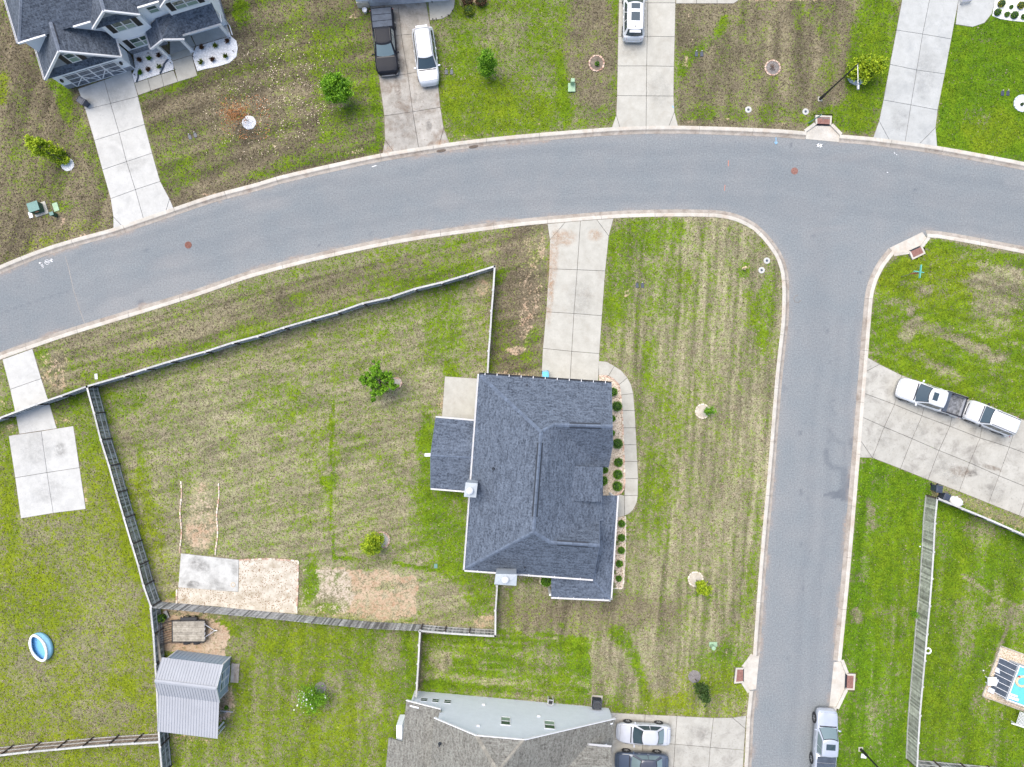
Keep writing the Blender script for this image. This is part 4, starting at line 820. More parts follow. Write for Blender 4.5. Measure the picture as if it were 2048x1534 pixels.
for (a, b) in ((NE, RE), (RE, MID), (MID, C1), (SE, RE2), (RE2, V3), (WN, WR), (WR, WS), (V2, V1)): fb = MB(); fb.beam(Vector(a) - Vector((0, 0, .09)), Vector(b) - Vector((0, 0, .09)), .04, .17); wb(fb, 'rake_board', M['cap_blue'], h1)
def footprint(pts, ins): return inset_poly(ccw([(p[0], p[1]) for p in pts]), ins)
wl = MB()
fp = footprint([NW, SW, SE, RE2 * .5 + V3 * .5, V1, C1, NE], .45); wl.prism(fp, 0.05, he - .12)
for (a, b, ap, rr) in ((NE, C1, RE, MID),): wl.slab3([Vector((a.x - .45, a.y - .5, he - .15)), Vector((b.x - .45, b.y + .4, he - .15)), Vector((rr.x - .45, rr.y, 4.7)), Vector((ap.x - .5, ap.y, hw - .4))], .08, n=(1, 0, 0))
wl.slab3([Vector((V3.x - .5, V3.y, he - .1)), Vector((SE.x - .3, SE.y + .4, he - .15)), Vector((RE2.x - .45, RE2.y, hw - .5))], .08, n=(1, 0, 0))
wb(wl, 'wall', M['siding'], h1, uv=True)
pw = MB(); pw.prism(footprint([q(871, 838, 2.5), q(957, 842, 2.5), q(942, 980, 2.5), q(862, 974, 2.5)], .18), .1, .18); wb(pw, 'porch_floor', M['conc'], h1)
for (x, y) in ((873.5, 838), (863.5, 906), (863.5, 972)):
    p = q(x, y, 2.5); b = MB(); b.box((p.x + .15, p.y, 1.28), (.16, .16, 2.35)); wb(b, 'post', M['white'], h1)
for (x, y) in ((1231, 994), (1228, 1060), (1222, 1130), (1217.5, 1195), (1160, 1193), (1105, 1190)):
    p = q(x, y, 2.45); b = MB(); b.box((p.x - .2, p.y + (.15 if y > 1190 else 0), 1.27), (.18, .18, 2.3)); wb(b, 'post', M['white'], h1)
# decorative post at the back porch gable, two chimney chases
p0, p1 = q(849.5, 904.5, 3.2), q(861.5, 911, 3.2); b = MB(); b.box(((p0.x + p1.x) / 2, (p0.y + p1.y) / 2, 3.16), (p1.x - p0.x, .10, .07)); b.box(((p0.x + p1.x) / 2, (p0.y + p1.y) / 2 - .2, 3.16), (p1.x - p0.x, .05, .07)); b.box((p0.x, (p0.y + p1.y) / 2 - .1, 3.16), (.05, .25, .07)); b.box(((p0.x + p1.x) / 2, (p0.y + p1.y) / 2 - .1, 3.12), (p1.x - p0.x, .2, .03)); wb(b, 'gutter_spout', M['white'], h1)
def chimney(top, h, base_h, cap_px, cap_r):
    T = [q(x, y, h) for x, y in top]; b = MB(); b.prism([(p.x, p.y) for p in T], base_h, h - .06, .0); o = wb(b, 'chimney', M['chim'], h1, uv=False)
    cp = MB(); cp.prism(inset_poly(ccw([(p.x, p.y) for p in T]), -.05), h - .06, h, 0); cp.prism(inset_poly(ccw([(p.x, p.y) for p in T]), -.05), h + .001, h + .07, .45); cp.build('chase_cap', M['chim'], o)
    c = q(cap_px[0], cap_px[1], h + .3); f = MB(); f.lathe((c.x, c.y, h), [(cap_r * .75, 0), (cap_r * .75, .22), (cap_r * 1.05, .24), (cap_r * 1.08, .34), (cap_r * .6, .46), (.03, .5)], 18); f.build('flue_cap', M['white'], o, smooth=False)
chimney([(932.3, 966), (954, 968), (951, 994), (929, 992.3)], 5.6, 2.6, (939.5, 982), .26)
chimney([(992.4, 1149), (1033, 1150), (1031.4, 1170.3), (989.8, 1167.6)], 5.7, .05, (1010.5, 1160), .26)
# front and side openings seen from a step aside
a, b = Vector(fp[0]), Vector(fp[1])
for i in range(len(fp)):
    a, b = fp[i], fp[(i + 1) % len(fp)]; L = math.hypot(b[0] - a[0], b[1] - a[1]); cen = (c0.x, c0.y); n = outn(a, b, cen)
    if L > 6:
        dirv = (Vector(b) - Vector(a)).normalized()
        if n.y > .8:      # garage side
            g = MB(); t0 = L * .12; g.add(*wall_quad(a, b, t0, t0 + 4.9, .16, 2.4, n, 0, .03)); wb(g, 'garage_door', M['white'], h1)
        else:
            for k in range(int(L / 3.4)):
                t = 1.4 + k * 3.4
                if t + 1 < L: window(h1, a, b, n, t, t + .95, 1.0, 2.45)

# --- the white two storey house at the top left, in its own axes u (along the front) and v (to the back)
o1 = P(138, 183); ca, sa = math.cos(math.radians(16.5)), math.sin(math.radians(16.5))
def U(u, v, h=0.0): return Vector((o1.x + u * ca - v * sa, o1.y + u * sa + v * ca, h))
h2 = thing('white_house', 'white two storey house with dark shingle roof and carriage style garage door', 'house', (U(7, 4).x, U(7, 4).y, 0))
RD = M['roof_dark']; s1 = .86
def hh(u): return 5.7 + s1 * u
roof(h2, [[U(-.25, -.1, 3.0), U(3.1, -.1, 6.2), U(3.1, 2.45, 6.2), U(-.25, 2.45, 3.0)], [U(3.1, -.1, 6.2), U(6.6, -.1, 3.0), U(6.6, 1.75, 3.0), U(5.2, 2.45, 4.28), U(3.1, 2.45, 6.2)]], RD)
roof(h2, [[U(-.15, 1.8, 5.7), U(15.85, 1.8, 5.7), U(15.85, 6.0, 9.3), U(4.05, 6.0, 9.3)], [U(-.15, 1.8, 5.7), U(4.05, 6.0, 9.3), U(-.15, 10.2, 5.7)], [U(4.05, 6.0, 9.3), U(15.85, 6.0, 9.3), U(15.85, 10.2, 5.7), U(-.15, 10.2, 5.7)]], RD)
roof(h2, [[U(6.1, 1.2, 5.7), U(8.1, 1.2, 7.45), U(8.1, 3.9, 7.45), U(6.1, 1.9, 5.7)], [U(8.1, 1.2, 7.45), U(10.15, 1.2, 5.7), U(10.15, 1.8, 5.7), U(8.1, 3.9, 7.45)]], RD)
roof(h2, [[U(12.0, 1.3, 5.7), U(13.95, 1.3, 7.45), U(13.95, 3.85, 7.45), U(12.0, 1.9, 5.7)], [U(13.95, 1.3, 7.45), U(15.9, 1.3, 5.7), U(15.9, 1.9, 5.7), U(13.95, 3.85, 7.45)]], RD)
roof(h2, [[U(12.14, 1.75, 3.75), U(12.14, .42, 2.7), U(15.65, .42, 2.7), U(15.65, 1.7, 3.75)], [U(9.15, 1.68, 2.68), U(9.15, .06, 2.6), U(10.64, .06, 3.42), U(10.64, 1.95, 3.42)], [U(10.64, .06, 3.42), U(12.16, .06, 2.6), U(12.16, 1.85, 3.7), U(10.64, 1.95, 3.42)]], RD, th=.1, name='porch_roof')
caps(h2, [U(3.1, -.1, 6.2), U(3.1, 2.35, 6.2)], M['cap_dark']); caps(h2, [U(-.15, 1.8, 5.7), U(4.05, 6, 9.3)], M['cap_dark']); caps(h2, [U(8.1, 1.2, 7.45), U(8.1, 3.9, 7.45)], M['cap_dark']); caps(h2, [U(10.64, .06, 3.42), U(10.64, 1.9, 3.42)], M['cap_dark'])
b = MB(); b.beam(U(3.27, .55, 6.07), U(3.27, 2.2, 6.07), .07, .06); wb(b, 'ridge_vent', M['vent_black'], h2)
rk = [(U(-.25, -.12, 3.0), U(3.1, -.12, 6.2)), (U(3.1, -.12, 6.2), U(6.6, -.12, 3.0)), (U(6.1, 1.18, 5.7), U(8.1, 1.18, 7.45)), (U(8.1, 1.18, 7.45), U(10.15, 1.18, 5.7)), (U(9.15, .04, 2.6), U(10.64, .04, 3.42)), (U(10.64, .04, 3.42), U(12.16, .04, 2.6)),
      (U(12.0, 1.28, 5.7), U(13.95, 1.28, 7.45)), (U(13.95, 1.28, 7.45), U(15.9, 1.28, 5.7)), (U(-.15, 1.78, 5.7), U(2.2, 1.78, 5.7)), (U(4.6, 1.78, 5.7), U(6.1, 1.78, 5.7)), (U(10.15, 1.78, 5.7), U(12.0, 1.78, 5.7)), (U(6.62, -.1, 2.95), U(6.62, 1.5, 2.95))]
for (a, b) in rk:
    k = MB(); k.beam(a - Vector((0, 0, .06)), b - Vector((0, 0, .06)), .13, .20); wb(k, 'rake_board', M['white'], h2)
nf = Vector((sa, -ca)); nL = Vector((-ca, -sa)); nR = -nL
for (a, b, n) in ((U(-.15, 1.8, 5.68), U(-.15, 10.2, 5.68), nL), (U(-.25, -.1, 2.98), U(-.25, 3.0, 2.98), nL), (U(12.16, .42, 2.68), U(15.65, .42, 2.68), nf), (U(9.15, .06, 2.58), U(9.15, 1.6, 2.58), nL), (U(6.6, -.1, 2.98), U(6.6, 1.7, 2.98), nR)): gutter(h2, a, b, n, hangers=0)
w1 = MB(); W2_ = lambda u, v: tuple(U(u, v).xy)
wall_poly(w1, W2_(0.05, .2), W2_(6.35, .2), [(0, 0.05), (6.3, 0.05), (6.3, 3.0), (0, 3.0)], nf)
wall_poly(w1, W2_(.05, .2), W2_(.05, 11), [(0.12, .05), (9.7, .05), (9.7, 5.6), (1.9, 5.6), (1.9, 3.0), (.12, 3.0)], nL)
wall_poly(w1, W2_(6.35, .2), W2_(6.35, 1.6), [(0.12, .05), (1.35, .05), (1.35, 2.9), (.12, 2.9)], nR)
wall_poly(w1, W2_(6.5, 1.55), W2_(9.9, 1.55), [(0, .05), (3.4, .05), (3.4, 5.65), (0, 5.65)], nf)
wall_poly(w1, W2_(9.9, 1.68), W2_(9.9, 2.1), [(0.0, .05), (.42, .05), (.42, 5.65), (0.0, 5.65)], nR)
wall_poly(w1, W2_(9.78, 2.0), W2_(12.05, 2.0), [(0, .05), (2.27, .05), (2.27, 5.65), (0, 5.65)], nf)
wall_poly(w1, W2_(12.05, 1.66), W2_(15.55, 1.66), [(0, .05), (3.5, .05), (3.5, 5.65), (0, 5.65)], nf)
wall_poly(w1, W2_(15.55, 1.66), W2_(15.55, 11), [(.12, .05), (8.2, .05), (8.2, 5.65), (4.34, 8.95), (.3, 5.65), (.12, 5.6)], nR)
wall_poly(w1, W2_(.05, 2.1), W2_(6.3, 2.1), [(0.13, 3.0), (6.1, 3.0), (6.1, 5.62), (.13, 5.62)], nf)
wall_poly(w1, W2_(.2, 9.9), W2_(15.4, 9.9), [(0, .05), (15.2, .05), (15.2, 5.6), (0, 5.6)], -nf)
wb(w1, 'wall', M['siding_white'], h2, uv=True)
for (ua, ub_, va, pr_) in ((.2, 6.2, .34, [(.2, 3.15), (5.6, 3.15), (2.9, 5.95)]), (6.4, 9.9, 1.62, [(.1, 5.75), (3.3, 5.75), (1.7, 7.2)]), (9.4, 12, .3, [(.1, 2.7), (2.3, 2.7), (1.24, 3.3)]), (12.2, 15.6, 1.62, [(.1, 5.75), (3.4, 5.75), (1.75, 7.2)])):
    gb = MB(); wall_poly(gb, W2_(ua, va), W2_(ub_, va), pr_, nf); wb(gb, 'gable_shakes', M['shake'], h2, uv=True)
for (u0, u1, v0, v1, z0, z1) in ((.1, 6.25, -.12, .33, 2.92, 3.42), (6.4, 9.95, 1.18, 1.62, 5.55, 5.95)):
    k = MB(); k.slab3([U(u0 - .1, v0, z0), U(u1 + .1, v0, z0), U(u1, v1, z1), U(u0, v1, z1)], .05); wb(k, 'pent_roof', RD, h2, uv=True)
for (u0, u1, v, n) in ((.05, .9, .2, nf), (5.6, 6.35, .2, nf), (6.5, 9.9, 1.55, nf)):
    k = MB(); k.add(*wall_quad(W2_(u0, v), W2_(u1, v), 0, u1 - u0, .06, .75, n, 0, .05)); wb(k, 'stone_base', M['stone'], h2)
k = MB(); k.add(*wall_quad(W2_(6.35, .25), W2_(6.35, 1.5), 0, 1.25, .06, .75, nR, 0, .05)); k.add(*wall_quad(W2_(15.55, 1.75), W2_(15.55, 8), 0, 6.2, .06, .6, nR, 0, .05)); wb(k, 'stone_base', M['stone'], h2)
# carriage garage door: leaf, white frame, crossed braces
ga, gb_ = W2_(.95, .2), W2_(5.55, .2)
d = MB(); d.add(*wall_quad(ga, gb_, 0, 4.6, .13, 2.15, nf, 0, .03)); door = wb(d, 'garage_door', M['shutter'], h2)
for r_ in range(3):
    for c_ in range(8):
        k = MB(); t0 = .06 + c_ * .565; k.add(*wall_quad(ga, gb_, t0, t0 + .51, .22 + r_ * .64, .22 + r_ * .64 + .50, nf, .03, .05)); k.build('door_panel', mat('door_panel_grey', (.13, .145, .17), .5) if (r_ == 0 and c_ == 0) else bpy.data.materials['door_panel_grey'], door)
k = MB()
for z in (.13, .80, 1.44, 2.10): k.add(*wall_quad(ga, gb_, -.02, 4.62, z, z + .07, nf, .052, .075))
for t in (-.1, 1.1, 2.22, 3.36, 4.58): k.add(*wall_quad(ga, gb_, t, t + .12, .1, 2.25, nf, .055, .085))
for (t0, t1) in ((1.22, .05), (1.22, 2.2), (3.36, 2.4), (3.5, 4.6)):
    a = Vector(ga); dd = (Vector(gb_) - a).normalized(); p = a + dd * t0 + nf * .095; r2 = a + dd * t1 + nf * .095
    k.beam((p.x, p.y, 1.44), (r2.x, r2.y, .2), .02, .09)
k.build('door_frame', M['white'], door)
def win_px(root, a, b, n, corners, **kw):
    hs = [wallhit(x, y, a, b) for x, y in corners]; t0 = min(h[0] for h in hs); t1 = max(h[0] for h in hs)
    lo = sorted(h[1] for h in hs); window(root, a, b, n, t0, t1, (lo[0] + lo[1]) / 2, (lo[2] + lo[3]) / 2, **kw)
z5 = lambda x, y: (x / 7.67, y / 7.67); z6 = lambda x, y: (220 + x / 7.314, y / 7.314)
win_px(h2, W2_(0, .34), W2_(6, .34), nf, [z5(955, 832), z5(1095, 795), z5(1258, 915), z5(1115, 960)], double=1, shutters=True, glass='mix')
ba, bb = W2_(6.5, 1.55), W2_(9.9, 1.55)
window(h2, ba, bb, nf, .85, 2.55, 3.75, 5.15, double=2, shutters=True, glass='mix'); window(h2, ba, bb, nf, .85, 2.65, .95, 2.4, double=2, shutters=True, glass='mix')
window(h2, W2_(9.9, 2.0), W2_(12, 2.0), nf, .65, 1.55, 4.15, 5.2, glass='mix'); window(h2, W2_(12.05, 1.66), W2_(15.55, 1.66), nf, .75, 2.75, 4.2, 5.4, double=2, shutters=True, glass='mix')
window(h2, W2_(12.05, 1.66), W2_(15.55, 1.66), nf, .9, 2.7, .9, 2.3, double=2, glass='mix')
k = MB(); k.add(*wall_quad(W2_(9.9, 2.0), W2_(12, 2.0), .5, 1.45, .15, 2.3, nf, 0, .04)); wb(k, 'front_door', M['shutter'], h2)
for (u, v) in ((9.68, .28), (11.82, .28), (15.4, .62)):
    p = U(u, v); k = MB(); k.box((p.x, p.y, 1.35), (.24, .24, 2.4), math.radians(16.5)); k.box((p.x, p.y, .25), (.34, .34, .22), math.radians(16.5)); wb(k, 'column', M['white'], h2)
for (u, v) in ((.5, .2), (5.95, .2)):
    p = U(u, v - .12); k = MB(); k.box((p.x, p.y, 1.75), (.16, .18, .32), math.radians(16.5)); wb(k, 'wall_lantern', M['black'], h2)
k = MB(); k.tube(U(6.5, .0, 2.9), U(6.45, .08, 2.6), .04); k.tube(U(6.45, .08, 2.6), U(6.45, .08, .2), .04); wb(k, 'downspout', M['white'], h2)
k = MB(); k.tube(U(15.75, .5, 2.7), U(15.72, 1.5, 2.3), .04); k.tube(U(15.72, 1.5, 2.3), U(15.72, 1.5, .2), .04); k.tube(U(15.72, .62, .15), U(15.72, 1.5, .2), .05); wb(k, 'downspout', M['white'], h2)

# --- brown roofed house at the bottom with its big blank north wall
a3, b3 = P2(829.4, 1380), P2(1217, 1415)
h3 = thing('grey_house', 'grey sided house with brown shingle roof at the bottom edge', 'house', (-1.0, -34.0, 0))
d3 = (Vector(b3) - Vector(a3)).normalized(); n3 = outn(a3, b3, (0, -50)); L3 = (Vector(b3) - Vector(a3)).length
def V(t, s, h): p = Vector(a3) + d3 * t - n3 * s; return Vector((p.x, p.y, h))
def tt(px, py, h): p = P(px, py, h); r = Vector((p.x, p.y)) - Vector(a3); return r.dot(d3)
tl, tr = tt(868.9, 1435, 5.6), tt(1230, 1435, 2.8); ta, tb = tt(952.6, 1470.5, 7.9), tt(1048.3, 1479.6, 7.9); tm = (ta + tb) / 2; t_l0 = tt(812.6, 1400.6, 2.9); t_l1 = tt(882, 1417.8, 3.95)
w3 = MB(); wall_poly(w3, a3, b3, [(0, .05), (L3, .05), (L3, 2.9), (tb, 7.75), (ta, 7.75), (tl + .5, 5.8), (t_l1 - .1, 5.6), (t_l1 - .1, 3.85), (0, 3.05)], n3)
wb(w3, 'wall', M['siding'], h3, uv=True)
w3 = MB(); wall_poly(w3, tuple(V(L3, 0, 0).xy), tuple(V(L3, 14, 0).xy), [(.12, .05), (2.2, .05), (2.2, 2.7), (.12, 2.7)], d3); wall_poly(w3, tuple(V(0, 0, 0).xy), tuple(V(0, 14, 0).xy), [(.12, .05), (14, .05), (14, 2.9), (.12, 2.9)], -d3); wall_poly(w3, tuple(V(L3 - .5, 2.2, 0).xy), tuple(V(L3 - .5, 14, 0).xy), [(.0, .05), (12, .05), (12, 4.2), (.0, 4.2)], d3); wall_poly(w3, tuple(V(0, 13.9, 0).xy), tuple(V(L3, 13.9, 0).xy), [(0, .05), (L3, .05), (L3, 2.7), (tm, 8.9), (tl + .5, 5.6), (t_l1 - .1, 3.85), (0, 3.0)], -n3)
wb(w3, 'wall', M['siding'], h3, uv=True)
RB = M['roof_brown']; e = -.30; hm = 9.15; sb = 1.75
planes = [[V(tl, e, 5.6), V(ta, e, 7.9), V(tm, sb, hm), V(tm, 14, hm), V(tl, 14, 5.6)], [V(tr, e, 2.8), V(tr, 14, 2.8), V(tm, 14, hm), V(tm, sb, hm), V(tb, e, 7.9)], [V(ta, e, 7.9), V(tb, e, 7.9), V(tm, sb, hm)],
          [V(t_l0, e, 2.9), V(t_l1, e, 3.95), V(t_l1, 14, 3.95), V(t_l0, 14, 2.9)], [V(t_l0 - 1.3, 3.3, 2.45), V(t_l0, 3.3, 2.9), V(t_l0, 14, 2.9), V(t_l0 - 1.3, 14, 2.45)]]
roof(h3, planes, RB)
ws = MB(); ws.slab3([V(tl + .3, .2, 3.9), V(tl + .3, 14, 3.9), V(tl + .3, 14, 5.6), V(tl + .3, .2, 5.6)], .08, n=(-d3.x, -d3.y, 0)); wb(ws, 'wall', M['siding'], h3, uv=True)
g0, g1 = P(1139, 1487, 5.2), P(1220.5, 1494.4, 4.3)
gt0, gt1 = (Vector(g0.xy) - Vector(a3)).dot(d3), (Vector(g1.xy) - Vector(a3)).dot(d3); gs = -(Vector(g1.xy) - Vector(a3)).dot(n3)
roof(h3, [[V(gt0, gs, 4.35), V(gt1 + .1, gs, 4.35), V(gt1 + .1, gs + 4, 7.2), V(gt0 - 2, gs + 4, 7.2)]], RB, name='dormer_roof')
k = MB(); k.slab3([V(gt0 + .3, gs + .3, 4.25), V(gt1 - .1, gs + .3, 4.25), V(gt1 - .1, gs + .3, 2.85)], .06, n=(n3.x, n3.y, 0)); wb(k, 'dormer_wall', M['siding'], h3, uv=True)
gutter(h3, V(gt0, gs, 4.3), V(gt1 + .1, gs, 4.3), (n3.x, n3.y))
for (x, y) in ((V(tl, e - .02, 5.6), V(ta, e - .02, 7.9)), (V(tr, e - .02, 2.8), V(tb, e - .02, 7.9)), (V(t_l0, e - .02, 2.9), V(t_l1, e - .02, 3.95)), (V(ta, e - .02, 7.87), V(tb, e - .02, 7.87))):
    k = MB(); k.beam(x - Vector((0, 0, .06)), y - Vector((0, 0, .06)), .07 , .2); wb(k, 'rake_board', M['white'], h3)
caps(h3, [V(ta, e, 7.9), V(tm, sb, hm)], M['cap_brown']); caps(h3, [V(tb, e, 7.9), V(tm, sb, hm)], M['cap_brown']); caps(h3, [V(tm, sb, hm), V(tm, 8, hm)], M['cap_brown'])
z8 = lambda x, y: (760 + x / 4.18, 1370 + y / 4.18)
for c in ((342, 109, 395, 139), (438, 116, 491, 148), (538, 124, 593, 157)): win_px(h3, a3, b3, n3, [z8(c[0], c[1]), z8(c[2], c[1] + 2), z8(c[2], c[3]), z8(c[0], c[3] - 2)])
for c in ((1008, 266, 1092, 340), (1374, 298, 1460, 372)): win_px(h3, a3, b3, n3, [z8(c[0], c[1]), z8(c[2], c[1] + 4), z8(c[2], c[3]), z8(c[0], c[3] - 4)], glass='mix')
for (x, y) in (z8(866, 165), z8(820, 342), z8(1327, 262)):
    t, h = wallhit(x, y, a3, b3); k = MB(); k.add(*wall_quad(a3, b3, t - .14, t + .14, h - .1, h + .1, n3, 0, .12)); wb(k, 'wall_vent', M['white'], h3)
pipe_vent(h3, 760 + 497 / 4.18, 1370 + 500 / 4.18, 6.4)
k = MB(); k.beam(V(.15, -.06, 3.0), V(.15, -.06, .2), .08, .08, up=(1, 0, 0)); wb(k, 'downspout', M['white'], h3)
k = MB(); k.box(tuple(P(802, 1462, 1.2)), (.5, 2.0, 2.0)); wb(k, 'side_wall', M['siding'], h3, uv=True)
k = MB(); k.beam(V(L3 + .06, .15, 2.8), V(L3 + .06, .15, .2), .08, .08, up=(1, 0, 0)); wb(k, 'downspout', M['white'], h3)

# --- garage front of a house that stands just above the top edge
h4 = thing('garage_house', 'pale garage front just visible above the stained driveway at the top edge', 'house', (P(795, -60).x, P(795, -60).y, 0))
A4, B4 = P2(717, 15), P2(905, 2); d4 = (Vector(B4) - Vector(A4)).normalized(); n4 = outn(A4, B4, (-10, 60))
k = MB(); wall_poly(k, A4, B4, [(0, .05), (8.4, .05), (8.4, 3.0), (0, 3.0)], n4); wb(k, 'wall', M['siding'], h4, uv=True)
k = MB(); k.add(*wall_quad(A4, B4, 1.15, 6.1, .16, 2.3, n4, 0, .03)); gd = wb(k, 'garage_door', M['white'], h4)
for i in range(3): k = MB(); k.add(*wall_quad(A4, B4, 1.2, 6.05, .18 + i * .7, .8 + i * .7, n4, .031, .05)); k.build('door_panel', M['pool_grey'], gd)
k = MB(); k.add(*wall_quad(A4, B4, 0, 1.05, .1, 1.0, n4, 0, .14)); wb(k, 'stone_base', M['edging_pale'], h4)
p = [Vector(A4) - d4 * .4 + n4 * .4, Vector(B4) + d4 * .4 + n4 * .4, Vector(B4) + d4 * .4 - n4 * 8, Vector(A4) - d4 * .4 - n4 * 8]
roof(h4, [[(p[0].x, p[0].y, 3.0), (p[1].x, p[1].y, 3.0), (*((p[1] + p[2]) / 2), 5.6), (*((p[0] + p[3]) / 2), 5.6)], [(*((p[0] + p[3]) / 2), 5.6), (*((p[1] + p[2]) / 2), 5.6), (p[2].x, p[2].y, 3.0), (p[3].x, p[3].y, 3.0)]], RD)

# --- metal roofed shed with lean-to
A, B, SE_ = P(356.7, 1299.3), P(462.3, 1312.4), P(456.4, 1379)
sh = thing('garden_shed', 'blue grey shed with ribbed metal roof and an open lean-to', 'shed', ((A.x + SE_.x) / 2, (A.y + SE_.y) / 2, 0))
eu = (B - A).normalized(); ev = (SE_ - B).normalized(); Lu, Lv = (B - A).length, (SE_ - B).length
def S(u, v, h): p = A + eu * u + ev * v; return Vector((p.x, p.y, h))
k = MB(); k.prism([S(0, 0, 0).xy, S(Lu, 0, 0).xy, S(Lu, Lv, 0).xy, S(0, Lv, 0).xy], .1, 2.25); 
for u in (.02, Lu - .02): k.slab3([S(u, 0, 2.25), S(u, Lv, 2.25), S(u, Lv / 2, 3.2)], .04, n=tuple(eu if u > 1 else -eu))
wb(k, 'wall', M['shedwall'], sh)
for i in range(14):
    k = MB(); u = Lu * (i + .5) / 14; k.beam(S(u, -.015, .1), S(u, -.015, 2.2), .04, .03, up=tuple(ev)); wb(k, 'wall_batten', M['shedwall'], sh)
for (u, v) in ((0, -.02), (Lu, -.02), (Lu + .02, 0), (Lu + .02, Lv)): k = MB(); k.beam(S(u, v, .1), S(u, v, 2.3), .11, .05, up=tuple(ev)); wb(k, 'corner_trim', M['white'], sh)
E1, E2, R1, R2, F1a, F2a, G1a, G2a = S(-.35, -.15, 2.3), S(Lu + .15, -.15, 2.3), S(-.35, Lv / 2, 3.3), S(Lu + .15, Lv / 2, 3.3), S(-.35, Lv + .1, 2.35), S(Lu + .15, Lv + .1, 2.35), S(-.35, Lv + 3.5, 1.95), S(Lu + .15, Lv + 3.5, 1.95)
pl = [[E1, E2, R2, R1], [R1, R2, F2a, F1a], [F1a, F2a, G2a, G1a]]
roof(sh, pl, M['metalroof'], th=.04, name='metal_roof')
for (a, b, c, dd) in ((E1, E2, R2, R1), (R1, R2, F2a, F1a), (F1a, F2a, G2a, G1a)):
    n = 22; nn = newell([Vector(a), Vector(b), Vector(c)]); nn = nn if nn.z > 0 else -nn
    for i in range(n + 1):
        f = i / n; p = a.lerp(b, f); r_ = dd.lerp(c, f); k = MB(); k.beam(p + nn * .018, r_ + nn * .018, .035, .035, up=tuple(nn)); wb(k, 'roof_rib', M['metalroof'], sh)
k = MB(); k.slab3([R1 + ev * .16 + Vector((0, 0, .0)), R2 + ev * .16, R2 + Vector((0, 0, .07)), R1 + Vector((0, 0, .07))], .01); k.slab3([R1 - ev * .16 + Vector((0, 0, .0)), R2 - ev * .16, R2 + Vector((0, 0, .07)), R1 + Vector((0, 0, .07))], .01); wb(k, 'ridge_cap', M['metalroof'], sh)
for (a, b) in ((E2, R2), (R2, F2a)): k = MB(); k.beam(a + eu * .02 - Vector((0, 0, .05)), b + eu * .02 - Vector((0, 0, .05)), .05, .13); wb(k, 'rake_board', M['white'], sh)
sa_, sb_ = tuple(S(Lu, .7, 0).xy), tuple(S(Lu, 2.4, 0).xy); ns = Vector(eu.xy)
for i in range(2):
    k = MB(); k.add(*wall_quad(sa_, sb_, i * .85 + .01, i * .85 + .84, .15, 2.1, ns, .0, .03)); dr = wb(k, 'shed_door', M['shedwall'], sh)
    k = MB()
    for q_ in ((.01, .84, 2.0, 2.1), (.01, .84, .15, .25), (.01, .10, .25, 2.0), (.75, .84, .25, 2.0), (.10, .75, 1.1, 1.2)): k.add(*wall_quad(sa_, sb_, q_[0] + i * .85, q_[1] + i * .85, q_[2], q_[3], ns, .03, .05))
    k.build('door_trim', M['white'], dr)
    for j in range(4): k = MB(); t = i * .85 + .14 + j * .155; k.add(*wall_quad(sa_, sb_, t, t + .11, 1.72, 1.95, ns, .03, .045)); k.build('pane', M['glass'], dr)
for (u, v) in ((.0, Lv + 3.3), (Lu / 2, Lv + 3.3), (Lu, Lv + 3.3)): k = MB(); k.box((S(u, v, 0).x, S(u, v, 0).y, .98), (.12, .12, 1.8)); wb(k, 'post', M['white'], sh)

